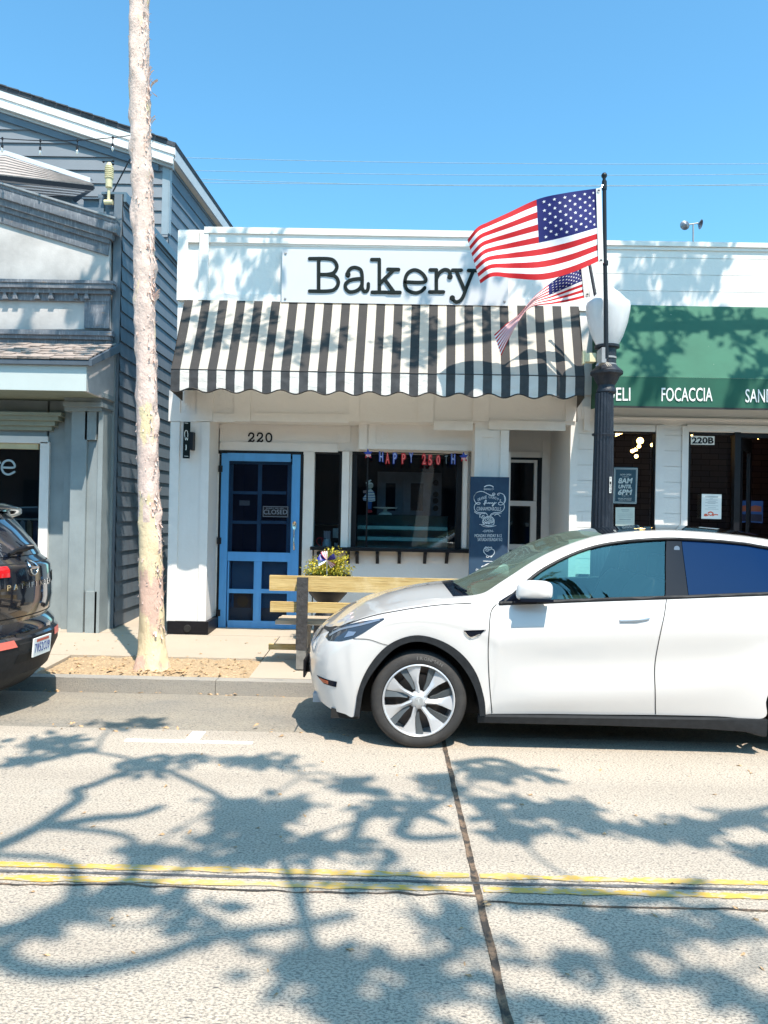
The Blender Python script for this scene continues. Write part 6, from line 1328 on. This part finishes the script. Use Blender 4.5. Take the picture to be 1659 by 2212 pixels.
# glass
bm = NB()
for sd in (1, -1): patch(bm, 6, 7, 11.6, 17.1, side=sd)
fin('windscreen', bm, 'wsglass', car, smooth=60, weld=.001)
bm = NB()
for sd in (1, -1): patch(bm, 6, 7, 17.1, 27, side=sd)
fin('roof_glass', bm, 'roofglass', car, smooth=60, weld=.001)
bm = NB()
for sd in (1, -1): patch(bm, 6, 7, 10.5, 11.6, side=sd)
for k in range(2):
    q = [W3(surf(6.2+.55*t, 11.55-.25*t), 1, 0)+Vector((0, 0, .018)) for t in (0, .25, .5, .75, 1)]
    if k == 0: tube(bm, q, .010, 6)
fin('cowl', bm, 'gloss', car, smooth=50, weld=.0005)
def sidewin(name, s0, s1, mat, off=-.012, r0=4.03, r1=4.93, sk=0.0):
    for sd in (1, -1):
        bm = NB(); n, mN = 16, 8
        vs = [[bm.verts.new(W3(surf(r0+(r1-r0)*i/mN, s0[0]+(s0[1]-s0[0])*i/mN+((s1[0]+(s1[1]-s1[0])*i/mN)-(s0[0]+(s0[1]-s0[0])*i/mN))*j/n), sd, off)) for j in range(n+1)] for i in range(mN+1)]
        for i in range(mN):
            for j in range(n): bm.faces.new((vs[i][j], vs[i][j+1], vs[i+1][j+1], vs[i+1][j]))
        fin(name, bm, mat, car, smooth=60)
sidewin('side_window', (15.05, 15.05), (17.97, 18.20), 'sideglass')
sidewin('door_pillar', (17.985, 18.22), (18.40, 18.52), 'gloss', off=-.008)
sidewin('side_window', (18.415, 18.535), (23.0, 23.0), 'privacy')
for sd in (1, -1):
    for r_, a, b, wd in ((4.02, 14.0, 23, .016), (4.965, 14.6, 23, .014)):
        bm = NB(); q = [W3(surf(r_, a+(b-a)*i/60), sd, -.002) for i in range(61)]; tube(bm, q, wd, 6); fin('window_trim', bm, 'cladding', car, smooth=60)
bm = NB()                                               # black quarter at mirror foot
dpoly(bm, [(.80, 1.078), (.86, 1.085), (1.03, 1.09), (1.0, 1.20), (.95, 1.165)], .006, 3); fin('mirror_foot', bm, 'gloss', car)
# headlight, reflector, vent
bm = NB(); dpoly(bm, [(-.485, .766), (-.455, .805), (-.352, .862), (-.215, .906), (-.043, .944), (-.037, .936), (-.089, .904), (-.191, .838), (-.259, .797), (-.35, .766), (-.453, .750)], .003, 4)
hl = fin('headlight', bm, 'lamplens', car, smooth=60)
bm = NB(); dstrip(bm, [(-.45, .782), (-.36, .838), (-.2, .89), (-.07, .932)], .012, .0055); dpoly(bm, [(-.33, .79), (-.26, .815), (-.24, .84), (-.30, .835)], .0055, 2); fin('lamp_unit', bm, M('lamp_unit', (.30, .36, .44), .15, metal=.6, var=0), hl)
bm = NB(); dpoly(bm, [(-.545, .476), (-.376, .470), (-.381, .428), (-.48, .432)], .004, 3, 0); dpoly(bm, [(-.52, .468), (-.44, .465), (-.44, .440), (-.485, .440)], .008, 2, 1); fin('side_marker', bm, ['gloss', 'amber'], car)
bm = NB(); dpoly(bm, [(.538, .871), (.69, .878), (.658, .849), (.586, .823)], .005, 3); dstrip(bm, [(.54, .873), (.70, .881)], .006, .008); rp = fin('vent', bm, 'gloss', car)
bm = NB(); dstrip(bm, [(.545, .866), (.59, .826), (.655, .852)], .007, .009, 4); fin('vent_trim', bm, 'chrome', rp)
bm = NB()
hp_ = [(1.667, .978), (1.80, .984), (1.82, .998), (1.882, 1.0), (1.885, .985), (1.865, .975), (1.79, .962), (1.667, .958)]
pts = [drape(x, z, .012) for x, z in hp_]; p2 = [drape(x, z, -.002) for x, z in hp_]
a = [bm.verts.new(p) for p in pts]; b = [bm.verts.new(p) for p in p2]; bm.faces.new(a)
for i in range(8): bm.faces.new((a[i], b[i], b[(i+1) % 8], a[(i+1) % 8]))
bmesh.ops.recalc_face_normals(bm, faces=bm.faces); fin('handle', bm, M('satin_handle', (.45, .46, .46), .3, metal=.7, var=0), car, bevel=.003)
bm = NB(); lathe(bm, [(0, -.002), (.022, -.002), (.022, 0)], W3(surf(4.75, 18.38), 1, -.004), 20, axis='y'); fin('pillar_camera', bm, M('camera_dot', (.16, .22, .30), .2, var=0), car)
# mirrors
for sd in (1, -1):
    bm = NB(); ym = YCc-sd*1.0
    def mir(a, b, ym=ym, sd=sd):
        an = a*2*math.pi; x = math.cos(an); z = math.sin(an)
        ex = .137*(abs(x)**.55)*(1 if x > 0 else -1); ez = .075*(abs(z)**.6)*(1 if z > 0 else -1)
        s_ = math.sin(math.pi*b)**.45 if 0 < b < 1 else 0
        return (1.035+ex*s_*(.92 if x < 0 else 1)+.018*(z if x < 0 else 0)*s_, ym+sd*(-.07+.14*b)*-1, 1.178+ez*s_)
    grid(bm, mir, 32, 14); m_ = fin('wing_mirror', bm, 'carwhite', car, smooth=60, weld=.0005)
    bm = NB(); box(bm, .93, 1.165, ym-.06, ym+.06, 1.104, 1.122); box(bm, .90, 1.06, min(ym, YCc-sd*.86), max(ym, YCc-sd*.86), 1.085, 1.105); fin('mirror_base', bm, 'gloss', m_, bevel=.008)
# cladding
AO = [(-.245, .235), (-.235, .30), (-.211, .448), (-.125, .629), (.006, .766), (.184, .832), (.364, .802), (.522, .71), (.636, .568), (.696, .39), (.711, .26)]
AI = [(-.205, .235), (-.198, .30), (-.172, .447), (-.083, .60), (.045, .735), (.185, .787), (.325, .765), (.475, .675), (.588, .535), (.650, .387), (.668, .26)]
for sd in (1, -1):
    for dx, mirr in ((0, False), (3.2-.184-.0, True)):
        bm = NB()
        co = crv([(x, 0, z) for x, z in AO], 5); ci = crv([(x, 0, z) for x, z in AI], 5)
        mx = (lambda x: 2*.2305-x) if mirr else (lambda x: x)
        wv = .966
        rings = []
        for p, q in zip(co, ci):
            xo, xi = mx(p.x)+dx, mx(q.x)+dx
            rings.append([bm.verts.new((xo, YCc-sd*(wv-.012), p.z)), bm.verts.new((xo, YCc-sd*(wv+.005), p.z)), bm.verts.new((xi, YCc-sd*(wv+.004), q.z)), bm.verts.new((xi, YCc-sd*(wv-.06), q.z))])
        for a, b in zip(rings, rings[1:]):
            for k in range(3): bm.faces.new((a[k], a[k+1], b[k+1], b[k]))
        fin('arch_trim', bm, 'cladding', car, smooth=40)
        bm = NB()                                       # wheel well liner
        cx_ = .224 if not mirr else 3.22
        grid(bm, lambda a, b: (cx_+.455*math.cos(math.pi*(1.06-1.12*a)), YCc-sd*(.955-.42*b), .36+.445*math.sin(math.pi*(1.06-1.12*a))), 30, 1); bm2 = [bm.verts.new((cx_+.455*math.cos(math.pi*(1.06-1.12*i/30)), YCc-sd*.535, .36+.445*math.sin(math.pi*(1.06-1.12*i/30)))) for i in range(31)]; bm.faces.new(bm2)
        fin('wheel_liner', bm, 'seam', car)
    bm = NB(); sec = [(.90, .262), (.945, .262), (.95, .25), (.94, .205), (.915, .195), (.80, .20)]; st_ = [(.66, 0, 0), (1.57, 0, 0), (2.3, 0, -.008), (2.6, 0, -.022), (2.72, .01, -.05), (2.745, .012, -.05)]; rg = []
    for (x, dw, dz) in st_: rg.append([bm.verts.new((x, YCc-sd*(w_+dw), z_+(dz if i > 2 else .016*(x-.66)/2))) for i, (w_, z_) in enumerate(sec)])
    for a, b in zip(rg, rg[1:]):
        for k in range(5): bm.faces.new((a[k], a[k+1], b[k+1], b[k]))
    bm.faces.new(rg[-1]); bm.faces.new(rg[0][::-1]); fin('rocker', bm, 'cladding', car, smooth=30)
bm = NB(); box(bm, -.45, 4.0, YCc-.53, YCc+.53, .16, .62); box(bm, .72, 2.7, YCc-.88, YCc+.88, .20, .27); box(bm, -.42, -.21, YCc-.86, YCc+.86, .19, .26); fin('underbody', bm, 'seam', car)
bm = NB(); box(bm, -.585, -.50, YCc-.58, YCc+.58, .235, .30); fin('lower_lip', bm, M('lip_grey', (.32, .38, .44), .4, var=.05), car, bevel=.02)
bm = NB(); box(bm, -.70, -.685, YCc-.28, YCc+.28, .36, .50); box(bm, -.686, -.64, YCc-.12, YCc+.12, .37, .45); fin('front_plate', bm, 'black', car, bevel=.004)
# inside
bm = NB(); box(bm, .95, 3.4, YCc-.78, YCc+.78, .55, .60); box(bm, .78, 1.25, YCc-.72, YCc+.72, .86, 1.02); box(bm, 1.25, 3.3, YCc-.06, YCc+.06, .6, .84)
fin('cabin', bm, 'seatcar', car, bevel=.03)
for x, yy in ((1.75, -.37), (1.75, .37), (2.65, -.37), (2.65, .37)):
    bm = NB(); prs = [(x-.05, .62), (x+.5, .6), (x+.52, .78), (x+.02, .82)]; prism(bm, [(x-.02, .62), (x+.10, .60), (x+.42, 1.22), (x+.30, 1.26), (x+.2, 1.15)], YCc+yy-.24, YCc+yy+.24); prism(bm, [(x-.45, .6), (x+.05, .6), (x+.05, .74), (x-.45, .80)], YCc+yy-.24, YCc+yy+.24); prism(bm, [(x+.34, 1.25), (x+.43, 1.23), (x+.45, 1.42), (x+.36, 1.44)], YCc+yy-.13, YCc+yy+.13); fin('seat', bm, 'seatcar', car, bevel=.035, seg=3)
bm = NB(); q = [Vector((1.28+.07*math.sin(a)*.5, YCc-.37+.18*math.cos(a), 1.0+.17*math.sin(a))) for a in [2*math.pi*i/24 for i in range(25)]]; tube(bm, q, .014, 6); tube(bm, [q[0], q[12]], .02, 6); fin('steering_wheel', bm, 'seatcar', car)
# wheels
def wheel(cx, cy, cz, sd, R=.354, rim=.268, front=True):
    bm = NB(); o = -sd
    prof = [(rim-.004, -.02), (rim+.004, .012), (rim+.018, .016), (R-.045, .018), (R-.022, .008), (R-.006, -.012), (R, -.035), (R, -.19), (R-.02, -.22), (rim, -.22), (rim-.004, -.02)]
    lathe(bm, [(r, -o*-h*-1 if False else h*o) for r, h in prof], (cx, cy, cz), 96, axis='y', cap=False)
    t = fin('tyre', bm, 'rubber', wh, smooth=35)
    bm = NB()
    for k in range(64):
        a = 2*math.pi*k/64; r0, r1 = R-.024, R+.0015
        q = [(cx+r*math.cos(a+da), cy+o*h, cz+r*math.sin(a+da)) for r, h, da in ((r0, .0095, -.010), (r0, .0095, .010), (r1, -.032, .018), (r1, -.032, -.002))]
        bm.faces.new([bm.verts.new(p) for p in q])
    fin('tread_block', bm, 'seam', t)
    bm = NB(); lathe(bm, [(rim-.002, .012), (rim-.010, .016), (rim-.016, .010), (rim-.018, -.02), (rim-.02, -.17)][::1], (cx, cy, cz), 72, axis='y', cap=False)
    # mirrored depth for the far side
    if sd == 1: bmesh.ops.scale(bm, vec=(1, -1, 1), verts=bm.verts, space=Matrix.Translation((-cx, -cy, -cz)))
    rm = fin('rim', bm, 'silver', wh, smooth=40)
    bm = NB(); lathe(bm, [(0, 0), (.17, 0), (.17, .02), (0, .02)], (cx, cy+sd*.11, cz), 40, axis='y'); lathe(bm, [(0, 0), (rim-.018, 0), (rim-.018, .02)], (cx, cy+sd*.15, cz), 40, axis='y'); fin('brake_disc', bm, 'brake', wh, smooth=30)
    N_ = 7
    for k in range(N_):
        a0 = R_(98)+2*math.pi*k/N_
        def pt(r, a, h): return Vector((cx+r*math.cos(a0+a), cy+sd*h, cz+r*math.sin(a0+a)))
        bm = NB(); rr = [.052, .09, .13, .18, .225, rim-.012]
        lo = [-.42, -.20, -.11, -.13, -.17, -.19]; hi = [.30, .15, .135, .19, .23, .245]
        vs = []
        for r, l_, h_ in zip(rr, lo, hi): vs.append([bm.verts.new(pt(r, l_, .02)), bm.verts.new(pt(r, l_, -.004)), bm.verts.new(pt(r, l_+(h_-l_)*.35, -.014+.012*(r/.26))), bm.verts.new(pt(r, h_, .012)), bm.verts.new(pt(r, h_, .03))])
        for a, b in zip(vs, vs[1:]):
            for q in range(4): bm.faces.new((a[q], a[q+1], b[q+1], b[q]))
        bmesh.ops.recalc_face_normals(bm, faces=bm.faces); fin('spoke', bm, 'silver', rm, smooth=25)
        bm = NB(); rr = [.085, .14, .19, rim-.014]; vs = []
        for r, l_, h_ in zip(rr, [.17, .165, .225, .265], [.36, .38, .43, .46]): vs.append([bm.verts.new(pt(r, l_, .014)), bm.verts.new(pt(r, h_, .004)), bm.verts.new(pt(r, h_+.015, .03))])
        for a, b in zip(vs, vs[1:]):
            for q in range(2): bm.faces.new((a[q], a[q+1], b[q+1], b[q]))
        bmesh.ops.recalc_face_normals(bm, faces=bm.faces); fin('dark_blade', bm, 'darkwheel', rm, smooth=25)
    bm = NB(); lathe(bm, [(0, -.020), (.034, -.019), (.046, -.010), (.062, .004), (.07, .02)] if sd == 1 else [(0, .020), (.034, .019), (.046, .010), (.062, -.004), (.07, -.02)], (cx, cy, cz), 32, axis='y', cap=False); hb = fin('hub_cap', bm, 'silver', wh, smooth=50)
    if sd == 1:
        bm = NB(); lathe(bm, [(0, -.0215), (.030, -.0210), (.031, -.018)], (cx, cy, cz), 28, axis='y', cap=False); fin('cap_disc', bm, M('cap_disc', (.5, .52, .53), .3, metal=.5, var=0), hb)
        bm = NB(); tilt = R_(12)
        def em(p): x, z = p; return (cx+x*math.cos(tilt)-z*math.sin(tilt), z*math.cos(tilt)+x*math.sin(tilt)+cz)
        prism(bm, [em(p) for p in ((-.006, .012), (.006, .012), (0, -.020))], cy-.0235, cy-.021); prism(bm, [em(p) for p in ((-.018, .013), (-.014, .018), (.014, .018), (.018, .013), (.007, .0145), (-.007, .0145))], cy-.0232, cy-.021); fin('emblem', bm, M('emblem_silver', (.75, .76, .77), .3, metal=.4, var=0), hb)
        if front:
            bm = NB(); n = 7
            for k, c_ in enumerate('IRONMAN'):
                ac = R_(93)-k*R_(5.6)
                wch = .024 if c_ != 'I' else .007
                if c_ == 'M': wch = .03
                def fn(a, b, e, ac=ac, wch=wch):
                    r = .2975+.024*b; an = ac-(a-.5)*wch/r; return (cx+r*math.cos(an), cy-.0168-.0022*e, cz+r*math.sin(an))
                text(bm, c_, fn, bold=.02)
            fin('tyre_lettering', bm, 'tyretext', t)
for (x, sd, fr) in ((.224, 1, True), (3.22, 1, False), (.224, -1, False), (3.22, -1, False)):
    wh = bpy.data.objects.new('wheel', None); COL.objects.link(wh); wh.parent = car; wh.matrix_parent_inverse = Matrix.Translation(-car.location)
    wheel(x, YCc-sd*.925, .352 if sd == 1 else .345, sd, front=fr)

# ================================================================== BLACK SUV
suv = thing('parked_suv', 'glossy black sport utility vehicle seen from the rear at the left edge', 'suv', (-5.5, 6.35, -.03))
YS_ = 6.35
sil = [(18, 1468, .18), (70, 1446, .19), (103, 1416, .195), (112, 1395, .20), (124, 1369, .20), (124, 1344, .20), (117, 1338, .20), (116.5, 1329, .20), (104, 1314, .20), (110, 1298, .20), (112.5, 1275, .20), (112, 1250, .20), (108.5, 1214, .20), (104, 1208, .20), (88, 1196, .19), (73, 1172, .18), (46, 1139, .17), (18, 1109, .16)]
lev = []
def wid(z):
    if z < .35: return .86
    if z < 1.1: return .975
    return .975-.33*(z-1.1)/.75
for u, v, bg_ in sil:
    q = P(u, v, 7.05); q = P(u, v, YS_+.72*wid(q.z)); lev.append((q.z, q.x+.165*bg_/.2, .33*bg_/.2))
def wid(z): 
    if z < .35: return .86
    if z < 1.1: return .975
    return .975-.33*(z-1.1)/.75
lev = [(lev[0][0]-.05, lev[0][1]-.30, .16)]+lev
zt_ = lev[-1][0]
def ring_(z, xr, bul, n=26, off=0):
    W_ = wid(z)+off; pts = []
    for i in range(n+1):
        t = -1+2*i/n; a = abs(t)
        tt_ = math.copysign(1-(1-a)**1.0, t)
        y = W_*math.copysign(min(1, a**.92*1.0), t)
        x = xr-bul*(a**2.0)-(.22*max(0, (a-.80)/.20)**2.2)
        pts.append((x, YS_+y, z))
    return pts
bm = NB(); L_ = []
for (z, xr, b) in lev:
    r = ring_(z, xr+.0, b); xf = -7.7 if z < 1.1 else -7.7+(z-1.1)*2.2+.9
    L_.append([bm.verts.new((xf, r[0][1], z))]+[bm.verts.new((-5.5, r[0][1], z))]+[bm.verts.new(p) for p in r]+[bm.verts.new((-5.5, r[-1][1], z))]+[bm.verts.new((xf, r[-1][1], z))])
for a, b in zip(L_, L_[1:]):
    for k in range(len(a)-1): bm.faces.new((a[k], a[k+1], b[k+1], b[k]))
    bm.faces.new((a[-1], a[0], b[0], b[-1]))
bm.faces.new(L_[0]); bm.faces.new(L_[-1][::-1])
bmesh.ops.recalc_face_normals(bm, faces=bm.faces)
zb0, zb1 = lev[6][0]+.002, lev[6][0]
for f in bm.faces: f.material_index = 1 if f.calc_center_median().z < lev[6][0] else 0
sv_b = NB(); 
for z, xr, b in lev: pass
sb = bm.copy(); sbv = BVHTree.FromBMesh(sb)
fin('body', bm, ['carblack', 'cladding'], suv, smooth=42)
def sdr(y, z, off=.004):
    h = sbv.ray_cast(Vector((0, y, z)), Vector((-1, 0, 0)))
    if h[0] is None: return Vector((-3.3, y, z))
    return h[0]+Vector((off, 0, 0))
def spx(u, v, x=None):                                   # picture point -> place on the rear of the SUV
    d = ray(u, v); h = sbv.ray_cast(CAM, d.normalized())
    return h[0] if h[0] is not None else P(u, v, 6.6)
def sgrid(bm, y0, y1, z0, z1, off, n=10, m=6, mi=0, taper=0): grid(bm, lambda a, b: sdr(y0+(y1-y0)*a+taper*b*(.5-a), z0+(z1-z0)*b, off), n, m, mi)
zg0, zg1 = lev[15][0]+.02, lev[18][0]-.01
bm = NB(); sgrid(bm, YS_-.72, YS_+.72, zg0, zg1-.02, .006, 16, 8, taper=.16); rw = fin('rear_window', bm, M('suv_rear_glass', (.010, .016, .030), .02, var=0, coat=1, spec=1), suv, smooth=60)
bm = NB(); a = spx(62, 1187); b = spx(80, 1176); a.x += .02; tube(bm, [sdr(YS_-.22, zg0+.02, .03), sdr(YS_-.1, zg0+.05, .035), sdr(YS_+.05, zg0+.06, .04)], [.014, .018, .03], 8); c = sdr(YS_+.06, zg0+.065, .03); tube(bm, [c, c+Vector((.07, .03, .012))], [.03, .022], 10); fin('wiper', bm, 'blackmetal', rw, smooth=60)
# spoiler
zsp = P(30, 1097, 6.75).z; xsp = P(40, 1097, 6.75).x+.05
bm = NB(); secs = crv([(-.46, 0, -.07), (-.16, 0, -.055), (-.04, 0, -.025), (0, 0, 0), (-.03, 0, .018), (-.14, 0, .045), (-.45, 0, .075), (-1.4, 0, .11), (-3.6, 0, .02)], 4); rg = []
for i in range(25):
    t = -1+2*i/24; rg.append([bm.verts.new((xsp+s_.x-.17*abs(t)**2.4, YS_+(.70-.06*max(0, min(1, s_.z*9)))*t, zsp+s_.z-.05*abs(t)**5)) for s_ in secs])
for a, b in zip(rg, rg[1:]):
    for k in range(len(secs)-1): bm.faces.new((a[k], a[k+1], b[k+1], b[k]))
for g_ in (rg[0], rg[-1]): bm.faces.new(g_)
bmesh.ops.recalc_face_normals(bm, faces=bm.faces)
fin('spoiler', bm, 'carblack', suv, smooth=60, weld=.0005)
bm = NB(); q = spx(40, 1233); zt0 = q.z
for sd in (-1,): grid(bm, lambda a, b: sdr(YS_+sd*(.34+.6*a), zt0-.045+.09*b+.01*a, .012), 14, 3)
fin('tail_light', bm, 'taillight', suv, smooth=60)
bm = NB()
for sd in (-1, 1): grid(bm, lambda a, b: sdr(YS_+sd*(.52+.38*a), zt0-.16+.10*b, .008), 8, 2)
fin('reversing_light', bm, 'lamplens', suv, smooth=60)
bm = NB()                                                # panel lines
for z in (zt0+.052, lev[9][0]+.035): grid(bm, lambda a, b, z=z: sdr(YS_-.9+1.8*a, z+.008*b, .003), 20, 1)
fin('panel_gap', bm, 'seam', suv)
bc = spx(88, 1223); bm = NB(); zc_ = bc.z; yc_ = YS_
def sl(y, z, o): return sdr(y, z, o)
ringp = [sl(yc_+.062*math.cos(a), zc_+.062*math.sin(a), .010) for a in [2*math.pi*i/28 for i in range(29)]]; tube(bm, ringp, .009, 6); tube(bm, [sl(yc_-.07, zc_, .012), sl(yc_+.07, zc_, .012)], .011, 6); fin('badge', bm, 'chrome', suv, smooth=60)
bm = NB(); zl_ = spx(70, 1262).z
word = 'PATHFINDER'
for k, c_ in enumerate(word):
    y0 = YS_-.37+.082*k
    w1 = .046 if c_ != 'I' else .010
    def fn(a, b, e, y0=y0, w1=w1): return sdr(y0+w1*a, zl_-.022+.044*b, .002+.004*e)
    text(bm, c_, fn, bold=.01)
fin('lettering', bm, 'chrome', suv)
# licence plate in its recess, reflectors, bumper
pq = [spx(67.5, 1376), spx(89, 1368.5), spx(96.5, 1408), spx(73, 1417)]
cy = YS_; cz = sum(q.z for q in pq)/4; xo = sdr(cy, cz).x
bm = NB(); 
def plq(y, z, o=0): return Vector((xo+.02-.12*(z-cz)*-1*.5+o, y, z))
v = [bm.verts.new(plq(cy+dy, cz+dz)) for dy, dz in ((-.155, -.078), (.155, -.078), (.155, .078), (-.155, .078))]; bm.faces.new(v); bx_ = [bm.verts.new(q.co+Vector((-.012, 0, 0))) for q in v]
for i in range(4): bm.faces.new((v[i], bx_[i], bx_[(i+1) % 4], v[(i+1) % 4]))
lpz = fin('licence_plate', bm, 'paper', suv)
bm = NB()
for k, c_ in enumerate('7W52CU9'): text(bm, c_, lambda a, b, e, k=k: plq(cy-.135+.039*k+.030*a, cz-.045+.075*b, .001+.002*e))
grid(bm, lambda a, b: plq(cy-.11+.22*a, cz+.042+.024*b, .0015), 1, 1, 1)
fin('plate_lettering', bm, ['plateblue', M('plate_red_script', (.55, .12, .08), .6)], lpz)
bm = NB(); q = spx(40, 1389)
for sd in (-1, 1): grid(bm, lambda a, b: sdr(YS_+sd*(.33+.24*a+.03*b), q.z-.03+.06*b, .010), 6, 1)
fin('reflector', bm, 'pinkred', suv)
bm = NB(); 
grid(bm, lambda a, b: sdr(YS_-.30+.60*a, cz-.11+.24*b, .0035), 10, 3); fin('plate_recess', bm, 'seam', suv)
bm = NB(); grid(bm, lambda a, b: sdr(YS_-.42+.84*a, lev[1][0]+.02+.10*b, .006), 12, 2); fin('skid_plate', bm, M('skid_grey', (.10, .095, .09), .5, var=.1), suv)
for x, y in ((-4.35, 5.48), (-4.35, 7.22), (-7.2, 5.48), (-7.2, 7.22)):
    bm = NB(); lathe(bm, [(.0, -.11), (.24, -.11), (.36, -.09), (.38, -.05), (.38, .05), (.36, .09), (.24, .11), (0, .11)], (x, y, .36 if y < 6 else .31), 40, axis='y'); fin('wheel', bm, 'rubber', suv, smooth=40)
